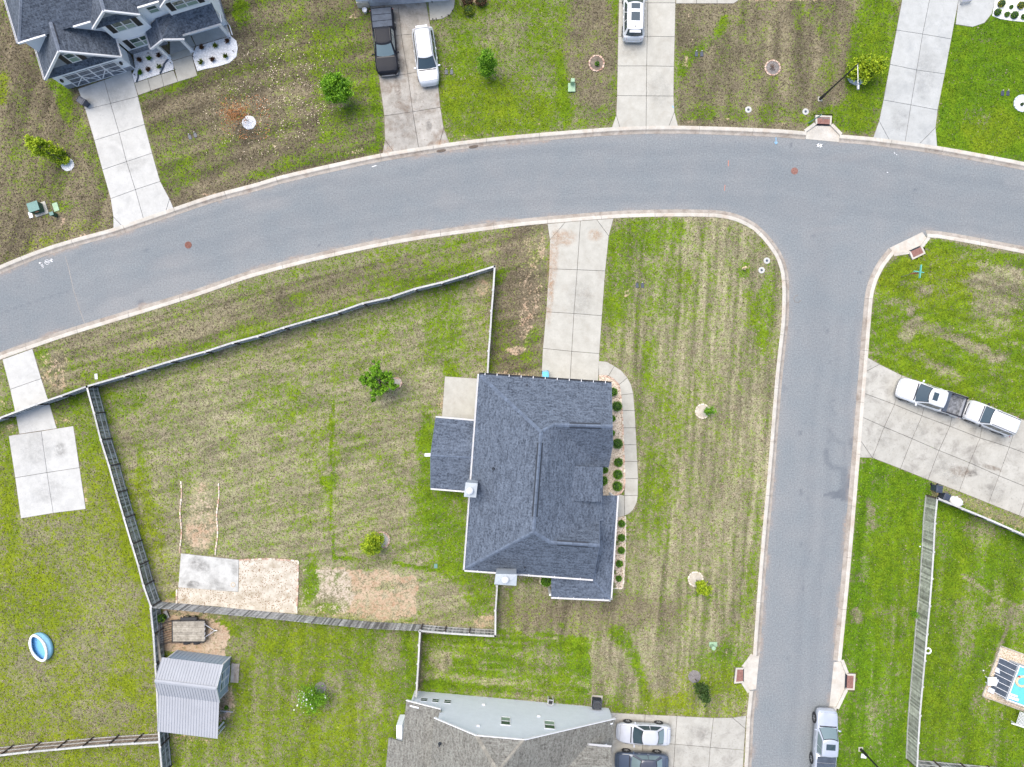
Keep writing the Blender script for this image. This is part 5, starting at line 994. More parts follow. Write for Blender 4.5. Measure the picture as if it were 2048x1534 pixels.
# ---------------------------------------------------------------- fences: every post, rail, cap board and picket is a part
PICK = {}
def picket_mesh(mk, h=1.80, wd=.135):
    key = (mk, h, wd)
    if key not in PICK:
        b = MB(); x = wd / 2; t = .010; pr = [(-x, 0), (x, 0), (x, h - .04), (x - .035, h), (-x + .035, h), (-x, h - .04)]
        vs = [(a, -t, z) for a, z in pr] + [(a, t, z) for a, z in pr]; n = 6
        b.add(vs, [list(range(n)), list(range(2 * n - 1, n - 1, -1))] + [[(i + 1) % n, i, n + i, n + (i + 1) % n] for i in range(n)])
        me = bpy.data.meshes.new('picket'); me.from_pydata(b.v, [], b.f); me.materials.append(M[mk]); me.update(); PICK[key] = me
    return PICK[key]
def fence(label, tops, rail_side, mk='wood_grey', cap=True, rails=('rail_mid', 'rail_mid', 'rail_mid'), postm='post', closed=False, top=1.86, kick=False, capm='rail', post_caps=True, capw=.15):
    """tops: post tops in survey pixels; rail_side: a survey point on the side that shows rails and posts"""
    pts = [P(x, y, top) for x, y in tops]; c = pts[len(pts) // 2]
    root = thing('wooden_fence', label, 'fence', (c.x, c.y, 0), 0, 'wooden garden fences')
    side = P(*rail_side); me = picket_mesh(mk)
    for i, p in enumerate(pts):
        q_ = pts[min(i + 1, len(pts) - 1)] if i < len(pts) - 1 else p; o_ = pts[i - 1] if i else p
        d = Vector(((q_ - o_).x, (q_ - o_).y)).normalized(); n = Vector((-d.y, d.x))
        if n.dot(Vector((side - p).xy)) < 0: n = -n
        b = MB(); b.box((p.x + n.x * .05, p.y + n.y * .05, top / 2 - .01), (.10, .10, top - .02), math.atan2(d.y, d.x)); wb(b, 'post', M[postm], root)
        if cap and post_caps: b = MB(); b.box((p.x + n.x * .03, p.y + n.y * .03, top + .015), (.17, .20, .03), math.atan2(d.y, d.x)); wb(b, 'post_cap', M[capm], root)
    for i in range(len(pts) - 1):
        a, b_ = pts[i], pts[i + 1]; dv = b_ - a; L = Vector(dv.xy).length; d = Vector(dv.xy).normalized(); n = Vector((-d.y, d.x)); ang = math.atan2(d.y, d.x)
        if n.dot(Vector((side - a).xy)) < 0: n = -n
        n3_ = Vector((n.x, n.y, 0)); jit = random.uniform(-.012, .012)
        for z, rm in zip((.32, 1.0, 1.68), rails):
            k = MB(); k.beam(Vector((a.x, a.y, z)) + n3_ * .012, Vector((b_.x, b_.y, z)) + n3_ * .012, .038, .088); wb(k, 'rail', M[rm], root)
        if cap:
            k = MB(); k.beam(Vector((a.x, a.y, top - .012 + jit)) + n3_ * .0, Vector((b_.x, b_.y, top - .012 + jit)) + n3_ * .0, capw, .025); wb(k, 'cap_board', M[capm], root)
        if kick:
            k = MB(); k.beam(Vector((a.x, a.y, .18)) - n3_ * .05, Vector((b_.x, b_.y, .18)) - n3_ * .05, .03, .16); wb(k, 'base_board', M['rail'], root)
        m = max(1, round(L / .15))
        for j in range(m):
            t = (j + .5) / m; p = Vector((a.x, a.y)) + d * L * t - n * .022
            child_mesh('picket', me, root, (p.x - root.location.x, p.y - root.location.y, .06 + random.uniform(-.015, .015)), ang + random.uniform(-.03, .03))
    return root
F1T = [(0, 835.6), (73, 808.2), (122.5, 791.3), (173.4, 772.6), (247.7, 751.5), (291, 737.5), (338.9, 722.8), (409.3, 703.3), (465.3, 685), (514.6, 672), (566.7, 655), (620.2, 639.4), (673.6, 624.5), (725.8, 606.3), (777.9, 595), (830, 577.3), (883.5, 564.6), (934.3, 549.4), (989, 532.5)]
F1T = [(-54, 855)] + F1T
fence('long dark fence with a bleached cap running beside the main road', F1T[4:], (600, 900), 'wood_dark', rails=('rail_mid', 'rail_mid', 'post'))
fence('short fence at the left edge crossing the pale concrete drive', F1T[:5], (100, 900), 'wood_dark', rails=('rail_mid', 'rail_mid', 'post'))
F2T = [(173.4, 773.5), (187.7, 826.5), (201.2, 880), (217.7, 932), (232.8, 985.5), (247.7, 1036.3), (263.3, 1088.5), (276.3, 1131.5), (286.8, 1171.8), (301.5, 1213.5)]
fence('slatted fence down the left side of the back garden, rails facing in', F2T, (500, 900), 'wood_dark', rails=('rail_mid', 'rail_mid', 'post'))
fence('grey picket fence along the bottom of the back garden behind the gravel patch', [(301.5, 1216), (354, 1220.5), (407, 1225.5), (460, 1230.5), (512, 1235.3), (568, 1241), (624, 1247), (680, 1252), (736, 1257.5), (790, 1260), (839, 1262.5)], (500, 1400), 'wood_grey', cap=False)
fence('short stretch of fence with two bleached rails at the lower garden corner', [(840.5, 1262), (888.7, 1266.4), (938.2, 1269.6), (990.4, 1272.5)], (920, 1100), 'wood_grey', rails=('rail', 'rail', 'rail_mid'))
fence('narrow fence edge from the lower garden corner up to the house chimney', [(990.6, 1272), (991, 1221), (994.3, 1172)], (900, 1220), 'wood_grey')
fence('slim fence edge from the back patio corner of the house to the road fence corner', [(989.3, 533), (986.5, 580), (983, 622), (980.5, 663), (977.5, 702), (975, 748)], (900, 640), 'wood_grey')
fence('reddish fence edge running down to the grey sided house', [(840, 1263), (838.4, 1290.4), (836.5, 1328), (834, 1366), (832.4, 1392)], (700, 1330), 'wood_brown')
fence('dark fence behind the trailer and the metal roofed shed', [(301, 1217.5), (306.3, 1269.6), (310.2, 1328.2), (314, 1386.9), (316.7, 1454.7), (319.3, 1493.8), (324.5, 1550)], (500, 1350), 'wood_dark', rails=('rail_mid', 'rail_mid', 'rail_mid'))
fence('brown fence with two pale rails across the bottom left corner', [(-54, 1516), (0, 1511), (56, 1504.5), (112, 1499.5), (164, 1494.5), (216.4, 1490.5), (266, 1487.5), (317, 1484.5)], (150, 1400), 'wood_brown', rails=('rail', 'rail', 'rail_mid'))
fence('mossy pale picket fence down the right side garden', [(1874.9, 996.5), (1869.7, 1046.8), (1867, 1104), (1863.6, 1157.5), (1859.3, 1212.2), (1854, 1268.3), (1849.6, 1321.7), (1845, 1373.8), (1840, 1431.2), (1836.6, 1486), (1834.5, 1537)], (2000, 1300), 'wood_mossy', kick=True)
fence('thin bleached fence edge below the wide parking pad', [(1875, 996.5), (1925, 1017), (1976, 1038), (2026, 1060), (2076, 1082), (2126, 1104)], (2000, 1300), 'wood_grey', capw=.16)
k_ = fence('grey fence at the bottom right corner', [(1834.6, 1537.5), (1890, 1543), (1945, 1548), (2000, 1553), (2056, 1558), (2110, 1563)], (1950, 1300), 'wood_grey', rails=('rail', 'rail', 'rail_mid'))
tl_ = thing('fence_end', 'short pale fence return by the two dark wheelie bins', 'fence', tuple(P(1864, 994)))
pa, pb = P(1853.5, 990.5, .0), P(1870.5, 993.5, .0)
for j in range(6):
    f = (j + .5) / 6; p = P(1856, 991.5, 0.0).lerp(P(1872.5, 996 , 0) * 1.0, f); o = child_mesh('picket', picket_mesh('wood_mossy'), tl_, (p.x - tl_.location.x, p.y - tl_.location.y, .06), math.radians(-15))
# ---------------------------------------------------------------- vehicles
def lerp(a, b, t): return a + (b - a) * t
KINDS = {
 'pickup': dict(st=[(0, .66, .60), (.012, .80, .86), (.035, .90, .99), (.09, .97, 1.06), (.20, 1, 1.12), (.26, 1, 1.16), (.45, 1, 1.17), (.655, 1, 1.17), (.67, 1, 1.30), (.83, 1, 1.30), (.975, 1, 1.29), (.99, .95, 1.27), (1, .93, .62)],
                cab=(.235, .375, .64, .665), zb=1.12, zr=1.90, wt=.355, wb=.455, wh=(.165, .795), R=.41, hood=(.035, .225), splits=(.50,)),
 'suv': dict(st=[(0, .62, .58), (.015, .78, .82), (.05, .90, .94), (.12, .97, 1.02), (.22, 1, 1.10), (.30, 1, 1.12), (.60, 1, 1.12), (.90, 1, 1.12), (.965, .96, 1.10), (.99, .88, .98), (1, .80, .60)],
             cab=(.225, .385, .905, .975), zb=1.06, zr=1.72, wt=.36, wb=.46, wh=(.185, .80), R=.37, hood=(.05, .215), splits=(.50, .70)),
 'boxy': dict(st=[(0, .78, .62), (.012, .88, .98), (.04, .94, 1.08), (.12, .98, 1.12), (.24, 1, 1.17), (.34, 1, 1.18), (.90, 1, 1.18), (.985, .98, 1.18), (1, .94, .64)],
              cab=(.255, .375, .95, .985), zb=1.12, zr=1.80, wt=.375, wb=.46, wh=(.19, .79), R=.40, hood=(.05, .235), splits=(.50, .72)),
 'sedan': dict(st=[(0, .55, .48), (.015, .72, .62), (.05, .86, .72), (.12, .96, .82), (.22, 1, .90), (.29, 1, .95), (.50, 1, .97), (.78, 1, .99), (.90, .97, 1.02), (.965, .88, 1.00), (.99, .76, .90), (1, .70, .55)],
               cab=(.265, .445, .735, .905), zb=.90, zr=1.44, wt=.335, wb=.455, wh=(.205, .785), R=.335, hood=(.06, .245), splits=(.585,)),
}
def vehicle(name, label, cat, front, rear, pm, kind, W=1.9, z0=0.155, openbed=False, cover=False, sunroof=None, rails=False, group='parked vehicles', glass='carglass', rearglass=None, roofm=None, spot=False, mirrorm=None):
    K = KINDS[kind]; f, r = P(*front), P(*rear); c = (f + r) / 2; d = f - r; L = d.length
    root = thing(name, label, cat, (c.x, c.y, z0), math.atan2(d.y, d.x), group)
    X = lambda fr: L / 2 - fr * L
    st = K['st']
    def sec(fr):
        for i in range(len(st) - 1):
            if st[i][0] <= fr <= st[i + 1][0]:
                t = (fr - st[i][0]) / (st[i + 1][0] - st[i][0] + 1e-9); return lerp(st[i][1], st[i + 1][1], t) * W / 2, lerp(st[i][2], st[i + 1][2], t)
        return st[-1][1] * W / 2, st[-1][2]
    def ring(fr):
        w_, z = sec(fr)
        if openbed and fr > .668: z = .78
        lo = .30 if 0.02 < fr < .985 else .38; cr = .035 if z < 1.25 else .0
        h = [(0, lo), (w_ * .80, lo), (w_ * .965, lo + .10), (w_, lerp(lo, z, .45)), (w_ * .995, z - .20), (w_ * .965, z - .07), (w_ * .88, z - .012), (w_ * .5, z + cr * .7), (0, z + cr)]
        return [(X(fr), y, zz) for y, zz in h] + [(X(fr), -y, zz) for y, zz in h[-2:0:-1]]
    fr_ = sorted(set([s[0] for s in st] + [.16, .35, .55, .75, .93] + ([.667, .669] if openbed else [])))
    b = MB(); rg = [ring(q) for q in fr_]; n = len(rg[0]); vs = [p for r_ in rg for p in r_]
    b.add(vs, [[i * n + j, i * n + (j + 1) % n, (i + 1) * n + (j + 1) % n, (i + 1) * n + j] for i in range(len(rg) - 1) for j in range(n)] + [list(range(n - 1, -1, -1)), [(len(rg) - 1) * n + j for j in range(n)]])
    body = b.build('body', pm, root, smooth=True)
    # cabin
    f0, f1, f2, f3 = K['cab']; zb, zr = K['zb'], K['zr']; hb, ht = K['wb'] * W, K['wt'] * W; bf = .16 if kind != 'boxy' else .08; br = .07 if kind in ('pickup', 'boxy') else .12
    def cab(t, side, s, off=0.0):
        xf, xr, hw, z = X(lerp(f0, f1, t)), X(lerp(f3, f2, t)), lerp(hb, ht, t ** .85), lerp(zb, zr, t)
        if side == 'f': y = s * hw; x = xf - bf * s * s + off; z += off
        elif side == 'r': y = s * hw; x = xr + br * s * s - off; z += off * .7
        else:
            a, c_ = xf - bf, xr + br; x = lerp(a, c_, s); y = hw * (1 + .035 * math.sin(PI * s)) + off; z += off * .3
            if side == 'R': y = -y
        return (x, y, z)
    TS = [0, .25, .5, .75, .93, 1.0]; S5 = [-1, -.6, -.2, .2, .6, 1]; S7 = [.12, .3, .5, .7, .88]
    b = MB(); rr = []
    for t in TS:
        row = [cab(t, 'f', s) for s in S5] + [cab(t, 'L', s) for s in S7] + [cab(t, 'r', -s) for s in S5] + [cab(t, 'R', 1 - s) for s in S7]
        rr.append(row)
    top = rr[-1]; cx = sum(p[0] for p in top) / len(top)
    for k_, dz in ((.90, .028), (.6, .05), (.25, .058)): rr.append([(cx + (p[0] - cx) * k_, p[1] * k_, p[2] + dz) for p in top])
    n = len(rr[0]); vs = [p for r_ in rr for p in r_]
    b.add(vs, [[i * n + j, i * n + (j + 1) % n, (i + 1) * n + (j + 1) % n, (i + 1) * n + j] for i in range(len(rr) - 1) for j in range(n)] + [[(len(rr) - 1) * n + j for j in range(n)]])
    b.build('cabin', roofm or pm, root, smooth=True)
    def patch(side, t0, t1, s0, s1, nm, mk, off=.012, m=6):
        b = MB(); g = [[cab(lerp(t0, t1, i / 3), side, lerp(s0, s1, j / m), off) for j in range(m + 1)] for i in range(4)]
        b.add([p for r_ in g for p in r_], [[i * (m + 1) + j, i * (m + 1) + j + 1, (i + 1) * (m + 1) + j + 1, (i + 1) * (m + 1) + j] for i in range(3) for j in range(m)])
        return b.build(nm, M[mk], root, smooth=True)
    patch('f', .0, .98, -.93, .93, 'window_seal', 'black', .006); patch('f', .06, .92, -.87, .87, 'windshield', glass)
    patch('r', .12, .95, -.88, .88, 'window_seal', 'black', .006); patch('r', .2, .88, -.82, .82, 'rear_window', rearglass or glass)
    for sd in ('L', 'R'):
        sp = [(q - f0) / (f3 - f0) for q in K['splits']]; e_ = [.06] + sp + [.95]
        for i in range(len(e_) - 1): patch(sd, .12, .86, e_[i] + .015, e_[i + 1] - .015, 'side_window', glass, .01, 4)
    # hood (and boot) panel with its shut line
    def lid(a, b_, nm, wf):
        for (m_, off, ex) in ((M['black'], .004, .012), (pm, .012, 0)):
            b = MB(); rows = []
            for i in range(6):
                fr = lerp(a - ex / L, b_ + ex / L, i / 5); w_, z = sec(fr); cr = .035 if z < 1.25 else 0; row = []
                for s in (-1, -.6, -.3, 0, .3, .6, 1):
                    y = s * (w_ * wf + ex); az = abs(y) / w_; zz = z + cr * (1 - (az / .88) ** 2) if az < .88 else z - .012
                    row.append((X(fr), y, zz + off + (.022 if (kind in ('pickup', 'boxy') and abs(s) == .6 and m_ is pm) else 0)))
                rows.append(row)
            b.add([p for r_ in rows for p in r_], [[i * 7 + j, i * 7 + j + 1, (i + 1) * 7 + j + 1, (i + 1) * 7 + j] for i in range(5) for j in range(6)])
            b.build(nm if m_ is pm else 'shut_line', m_, root, smooth=True)
    lid(K['hood'][0], K['hood'][1], 'hood', .86)
    if kind == 'sedan': lid(.925, .985, 'boot_lid', .78)
    b = MB(); w_, z = sec(K['hood'][1] + .012); b.box((X(K['hood'][1] + .010), 0, z + .03), (.10, w_ * 1.55, .02)); b.build('cowl', M['black'], root)
    # wheels
    for fr in K['wh']:
        for s in (-1, 1):
            x, y, R_ = X(fr), s * (W / 2 - .115), K['R']; 
            a = MB(); a.tube((x, s * (W / 2 - .03), R_ + .03), (x, s * (W / 2 + .004), R_ + .03), R_ + .075, 24); a.build('wheel_arch', M['black'], root)
            t = MB(); pr = [(R_ * .62, -.10), (R_ * .95, -.115), (R_, -.08), (R_, .08), (R_ * .95, .125), (R_ * .66, .128)]
            nn = 24; vs = []
            for (rr_, o) in pr:
                for i in range(nn): an = 2 * PI * i / nn; vs.append((x + rr_ * math.cos(an), y + s * o, R_ + rr_ * math.sin(an)))
            t.add(vs, [[k * nn + i, k * nn + (i + 1) % nn, (k + 1) * nn + (i + 1) % nn, (k + 1) * nn + i] for k in range(len(pr) - 1) for i in range(nn)]); wo = t.build('wheel', M['rubber'], root, smooth=True)
            rm = MB(); rm.tube((x, y + s * .05, R_), (x, y + s * .085, R_), R_ * .66, 24)
            for i in range(5): an = 2 * PI * i / 5 + .3; rm.beam((x, y + s * .10, R_), (x + R_ * .62 * math.cos(an), y + s * .125, R_ + R_ * .62 * math.sin(an)), .07, .03, up=(0, s, 0))
            rm.build('rim', M['rim'], wo)
    # mirrors, lamps, grille, bumpers, handles, plate
    for s in (-1, 1):
        xm = X(f0 + .055); b = MB(); b.box((xm, s * (W / 2 + .10), zb + .04), (.13, .22, .15)); b.box((xm + .03, s * (W / 2 - .02), zb - .01), (.06, .14, .06)); b.build('wing_mirror', mirrorm or pm, root, bevel=.03)
        w_, z = sec(.03); b = MB(); b.slab3([(X(.008), s * w_ * .52, z - .16), (X(.02), s * w_ * .92, z - .15), (X(.075), s * w_ * 1.03, z - .06), (X(.045), s * w_ * .62, z - .03)], .02, n=(0.6, s * .3, .8)); b.build('headlight', M['head_lamp'], root)
        w_, z = sec(.975); b = MB(); b.slab3([(X(.998), s * w_ * .70, z - .26), (X(.965), s * w_ * 1.04, z - .26), (X(.955), s * w_ * 1.05, z - .07), (X(.99), s * w_ * .72, z - .05)], .02, n=(-.7, s * .7, .2)); b.build('tail_lamp', M['red_light'], root)
        for q_ in (.43, .60): b = MB(); b.box((X(q_), s * (W / 2 + .008), .93), (.20, .03, .035)); b.build('door_handle', pm if kind != 'sedan' else M['steel'], root)
    b = MB(); w_, z = sec(.012); b.slab3([(X(-.001), -w_ * .62, z - .34), (X(-.001), w_ * .62, z - .34), (X(.010), w_ * .66, z - .08), (X(.010), -w_ * .66, z - .08)], .02, n=(.9, 0, .3)); b.build('grille', M['black'], root)
    for (x, hw) in ((X(.0) + .02, st[1][1] * W / 2), (X(1.0) - .02, st[-2][1] * W / 2)):
        b = MB(); sg = 1 if x > 0 else -1
        pts = [(x - sg * .26, hw * 1.12), (x - sg * .08, hw * 1.02), (x, hw * .7), (x + sg * .02, 0), (x, -hw * .7), (x - sg * .08, -hw * 1.02), (x - sg * .26, -hw * 1.12)]; b.prism(pts, .36, .56); b.build('bumper', pm if kind != 'pickup' else M['steel'], root, bevel=.03)
    if sunroof:
        for (q0, q1, ww) in sunroof: b = MB(); xr_ = (X(q0), X(q1)); b.box(((xr_[0] + xr_[1]) / 2, 0, zr + .058), (abs(xr_[0] - xr_[1]), ww, .02)); b.build('sunroof', M['carglass'], root, bevel=.03)
    if rails:
        for s in (-1, 1): b = MB(); b.beam((X(f1 + .04), s * ht * .90, zr + .06), (X(f2 - .03), s * ht * .90, zr + .06), .04, .04); b.build('roof_rail', M['black'], root)
    if kind == 'pickup':
        if openbed:
            for s in (-1, 1):
                b = MB(); b.box((X(.83), s * (W / 2 - .06), 1.04), (L * .325, .11, .50)); b.build('bed_side', pm, root, bevel=.02)
                b = MB(); b.box((X(.83), s * (W / 2 - .10), 1.30), (L * .325, .15, .03)); b.build('bed_rail', M['black'], root)
            b = MB(); b.box((X(.985), 0, 1.02), (.09, W * .93, .54)); b.build('tailgate', pm, root, bevel=.02)
            b = MB(); b.box((X(.978), 0, 1.30), (.12, W * .90, .03)); b.build('bed_rail', M['black'], root)
            b = MB(); b.box((X(.83), 0, .80), (L * .30, W * .84, .03))
            for i in range(9): b.box((X(.83), (i - 4) * .17, .825), (L * .30, .06, .02))
            b.build('bed_floor', mat('bed_liner', (.05, .055, .06), .6, base2=(.24, .25, .27), vscale=3), root)
            b = MB(); b.box((X(.70), 0, 1.30), (L * .055, W * .90, .06)); b.box((X(.728), 0, 1.31), (.12, W * .90, .05)); b.build('folded_cover', M['tarp'], root, bevel=.015)
        if cover:
            for i in range(3): b = MB(); a = .685 + i * .098; b.box(((X(a) + X(a + .094)) / 2, 0, 1.325), (L * .092, W * .86, .035)); b.build('bed_cover', M['tarp'], root, bevel=.012)
    if kind == 'suv':
        b = MB(); b.box((X(.935), 0, zr - .005), (.20, ht * 1.45, .025)); b.build('spoiler', pm, root, bevel=.012)
    if spot: b = MB(); b.box((X(f2 - .06), 0, zr + .09), (.16, .04, .06)); b.build('antenna', M['black'], root)
    return root
PB, PS, PW, PG, PL, PBL = paint('black_paint', (.014, .016, .022), 0, .5), paint('silver_white_paint', (.54, .56, .58)), paint('white_paint', (.60, .61, .62)), paint('pearl_silver_paint', (.50, .51, .535), .1), paint('light_silver_paint', (.50, .53, .58), .35), paint('dark_blue_grey_paint', (.07, .09, .125), .2)
PDR = paint('dark_roof_paint', (.07, .075, .095), .2)
vehicle('pickup_truck', 'black crew cab pickup with a covered bed parked on the stained driveway', 'truck', (779.5, 157), (767.5, 30), PB, 'pickup', 2.02, cover=True, rails=True, glass='carglass_sky')
vehicle('suv', 'silver white sport utility car on the stained driveway beside the black pickup', 'car', (861.5, 177), (847, 66), PS, 'suv', 1.96, rails=True, spot=True)
vehicle('suv', 'white sport utility car with two roof windows at the top edge', 'car', (1265, -16), (1263.3, 90), PW, 'suv', 1.92, sunroof=[(.42, .52, .78), (.58, .74, .78)], spot=True)
vehicle('pickup_truck', 'white crew cab pickup with an open bed and roof window on the wide pad', 'truck', (1787, 773.3), (1911, 815), PW, 'pickup', 2.0, openbed=True, sunroof=[(.42, .50, .72)])
vehicle('suv', 'white boxy four wheel drive with black mirrors parked behind the open bed pickup', 'car', (1922, 817), (2012, 854), PW, 'boxy', 1.9, rails=True, mirrorm=M['black'])
vehicle('sedan', 'pearly silver sedan, upper one of two beside the brown roofed house', 'car', (1231, 1456), (1337, 1460.5), PG, 'sedan', 1.84, rearglass='carglass_sky')
vehicle('sedan', 'dark blue grey sedan cut off by the bottom edge of the photo', 'car', (1228.5, 1514), (1333, 1518), PBL, 'sedan', 1.84, glass='carglass_sky', roofm=PDR)
vehicle('pickup_truck', 'light silver pickup with roof window and covered bed at the kerb of the side street', 'truck', (1647, 1411), (1638, 1539), PL, 'pickup', 1.94, z0=0.0, cover=True, sunroof=[(.44, .53, .82)], glass='carglass_sky')

# ---------------------------------------------------------------- foliage
LG = leaf_material('leaf_mid_green', (0.045, 0.14, 0.006), (0.26, 0.50, 0.022)); LY = leaf_material('leaf_lime', (0.09, 0.18, 0.008), (0.55, 0.66, 0.03)); LD = leaf_material('leaf_dark', (0.022, 0.055, 0.012), (0.085, 0.15, 0.03))
LO = leaf_material('leaf_autumn', (0.26, 0.09, 0.03), (0.50, 0.24, 0.08)); LB = leaf_material('leaf_box', (0.035, 0.10, 0.008), (0.22, 0.42, 0.04)); LM = leaf_material('leaf_mixed', (0.07, 0.11, 0.01), (0.34, 0.42, 0.03)); LR = leaf_material('leaf_red_brown', (0.08, 0.045, 0.025), (0.26, 0.14, 0.08)); LWF = leaf_material('blossom_white', (.75, .75, .68), (.85, .85, .82)); LYY = leaf_material('leaf_yellow', (.30, .30, .03), (.62, .56, .04))
def leaf_mesh(name, pts, size, m, r, flat=.35, tint=None, aspect=.55):
    n = len(pts); a = r.normal(size=(n, 3)); a[:, 2] *= flat; a /= np.linalg.norm(a, axis=1)[:, None]
    up = r.normal(size=(n, 3)) * .8 + [0, 0, .6]; b = np.cross(a, up); b /= np.linalg.norm(b, axis=1)[:, None] + 1e-9
    s = size * r.uniform(.6, 1.35, n)[:, None]; a = a * s; b = b * s * aspect
    co = np.stack([pts - a, pts + b * .9 - a * .1, pts + a, pts - b * .9 - a * .1], 1).reshape(-1, 3); co = co.astype(np.float32)
    me = bpy.data.meshes.new(name); me.vertices.add(4 * n); me.vertices.foreach_set('co', co.ravel()); me.loops.add(4 * n); me.loops.foreach_set('vertex_index', np.arange(4 * n, dtype=np.int32))
    me.polygons.add(n); me.polygons.foreach_set('loop_start', np.arange(0, 4 * n, 4, dtype=np.int32)); me.polygons.foreach_set('loop_total', np.full(n, 4, np.int32)); me.update(calc_edges=True)
    t = np.repeat(np.clip(r.random(n) if tint is None else tint, 0, 1), 4); at = me.attributes.new('tint', 'FLOAT', 'POINT'); at.data.foreach_set('value', t.astype(np.float32)); me.materials.append(m); return me
def clump_points(blobs, n, r, k=14, cl=.34):
    """leaf positions gathered in clumps spread over the surface and inside of the blobs"""
    vol = np.array([b[3] ** 2 for b in blobs]); vol = vol / vol.sum(); out = []; ti = []
    for b, f in zip(blobs, vol):
        nk = max(4, int(k * f * len(blobs)) ); d = r.normal(size=(nk, 3)); d /= np.linalg.norm(d, axis=1)[:, None]; rad = b[3] * r.uniform(.35, 1.0, nk) ** .6
        cc = np.array(b[:3]) + d * rad[:, None] * [1, 1, .9]; per = max(3, int(n * f / nk)); ct = r.uniform(-.22, .22, nk)
        for i in range(nk):
            p = cc[i] + r.normal(size=(per, 3)) * cl * b[3] * .55; out.append(p); ti.append(.45 + ct[i] + (p[:, 2] - b[2]) / b[3] * .18 * 0 + r.normal(size=per) * .22)
    return np.concatenate(out), np.concatenate(ti)
def tree(name, label, base, blobs, n, size, m, trunk_r=.05, limbs=True, cat='tree', group='young trees in the lawns', seed=0, k=14, cl=.34, aspect=.62, zs=1.0, rs=1.22):
    r = np.random.default_rng(1000 + seed); p = P(*base, .12); blobs = [(b[0], b[1], b[2] * zs, b[3] * rs) for b in blobs]; n = int(n * 1.35); size *= 1.15; root = thing(name, label, cat, (p.x, p.y, .12), 0, group)
    pts, ti = clump_points(blobs, n, r, k, cl); pts[:, 2] = np.maximum(pts[:, 2], .08); me = leaf_mesh('crown', pts.astype(float), size, m, r, tint=ti, aspect=aspect)
    o = bpy.data.objects.new('crown', me); C.objects.link(o); o.parent = root; KIDS.setdefault(root.name, []).append(o)
    top = max(b[2] for b in blobs); cxm = sum(b[0] for b in blobs) / len(blobs); cym = sum(b[1] for b in blobs) / len(blobs)
    t = MB(); a = Vector((0, 0, -.05)); mid = Vector((cxm * .3, cym * .3, top * .45)); t.tube(a, mid, trunk_r, 8, trunk_r * .75); t.tube(mid, (cxm * .9, cym * .9, top), trunk_r * .75, 8, trunk_r * .3)
    if limbs:
        for b in blobs:
            for j in range(3):
                d = r.normal(size=3); d[2] = abs(d[2]) * .6; d /= np.linalg.norm(d); s = mid.lerp(Vector((cxm, cym, top)), r.uniform(0, .7)); e = Vector(b[:3]) + Vector(d) * b[3] * .8; t.tube(s, e, trunk_r * .4, 5, trunk_r * .12)
    t.build('trunk', M['bark'], root); return root
def shrub(label, px, py, rad, m=None, n=700, hgt=None, name='shrub', group='clipped round shrubs', leaf=.035, seed=0, ball=True, core=True, cat='shrub'):
    h = hgt or rad * 1.5; r = np.random.default_rng(3000 + seed); p = P(px, py, h * .6); root = thing(name, label, cat, (p.x, p.y, .14), 0, group)
    if core: b = MB(); b.lathe((0, 0, 0), [(rad * .5, 0), (rad * .85, h * .2), (rad * .90, h * .45), (rad * .72, h * .75), (rad * .35, h * .9), (.02, h * .93)], 12); b.build('twigs', LD, root)
    d = r.normal(size=(n, 3)); d[:, 2] = np.abs(d[:, 2]) * 1.0 - .25; d /= np.linalg.norm(d, axis=1)[:, None]; q_ = r.uniform(.82 if ball else .15, 1.04, n)
    lump = 1 + .07 * np.sin(d[:, 0] * 7 + seed) * np.cos(d[:, 1] * 6 + seed * 2)
    pts = d * (q_ * lump)[:, None] * [rad, rad, h * .55] + [0, 0, h * .48]; pts[:, 2] = np.maximum(pts[:, 2], .02)
    me = leaf_mesh('foliage', pts, leaf, m or LB, r, flat=1.0, tint=.45 + r.normal(size=n) * .25); o = bpy.data.objects.new('foliage', me); C.objects.link(o); o.parent = root; return root
def spiky(label, px, py, rad, m, seed, name='planting', group='perennials planted in the white gravel', cat='plant', n=46):
    r = np.random.default_rng(5000 + seed); p = P(px, py, .2); root = thing(name, label, cat, (p.x, p.y, .17), 0, group); b = MB()
    for i in range(n):
        an = r.uniform(0, 2 * PI); tl = r.uniform(.35, 1) * rad; hz = r.uniform(.15, .5); e = Vector((math.cos(an) * tl, math.sin(an) * tl, hz)); s = Vector((-math.sin(an), math.cos(an), 0)) * .022
        mdl = e * .55 + Vector((0, 0, .12)); b.add([s * -.6, s * .6, mdl + s, e, mdl - s], [[0, 1, 2, 3, 4]])
    o = b.build('leaves', m, root); at = o.data.attributes.new('tint', 'FLOAT', 'POINT'); at.data.foreach_set('value', np.repeat(r.random(n), 5).astype(np.float32)); return root
def ring(label, c, rad, gm, em=None, hz=.05, sq=1.0, nb=None, cat='planter', name='tree_ring', plain=False):
    p = P(*c, .12); root = thing(name, label, cat, (p.x, p.y, .10), 0, 'planting rings in the lawns'); b = MB()
    n = 26; pts = [(math.cos(2 * PI * i / n) * rad * (1 + .03 * math.sin(i * 2.1)), math.sin(2 * PI * i / n) * rad * sq * (1 + .03 * math.cos(i * 1.7))) for i in range(n)]; b.prism(pts, 0, .02 + hz * .8, .05); b.build('mulch', gm, root)
    if em:
        nb = nb or max(8, int(2 * PI * rad / .30))
        for i in range(nb):
            an = 2 * PI * i / nb; k = MB(); k.box((math.cos(an) * rad, math.sin(an) * rad * sq, .055), (.11 + random.uniform(0, .04), 2 * PI * rad / nb * .88, .10 + random.uniform(0, .02)), an + random.uniform(-.12, .12)); k.build('edging_stone', em, root, bevel=.012)
    return root
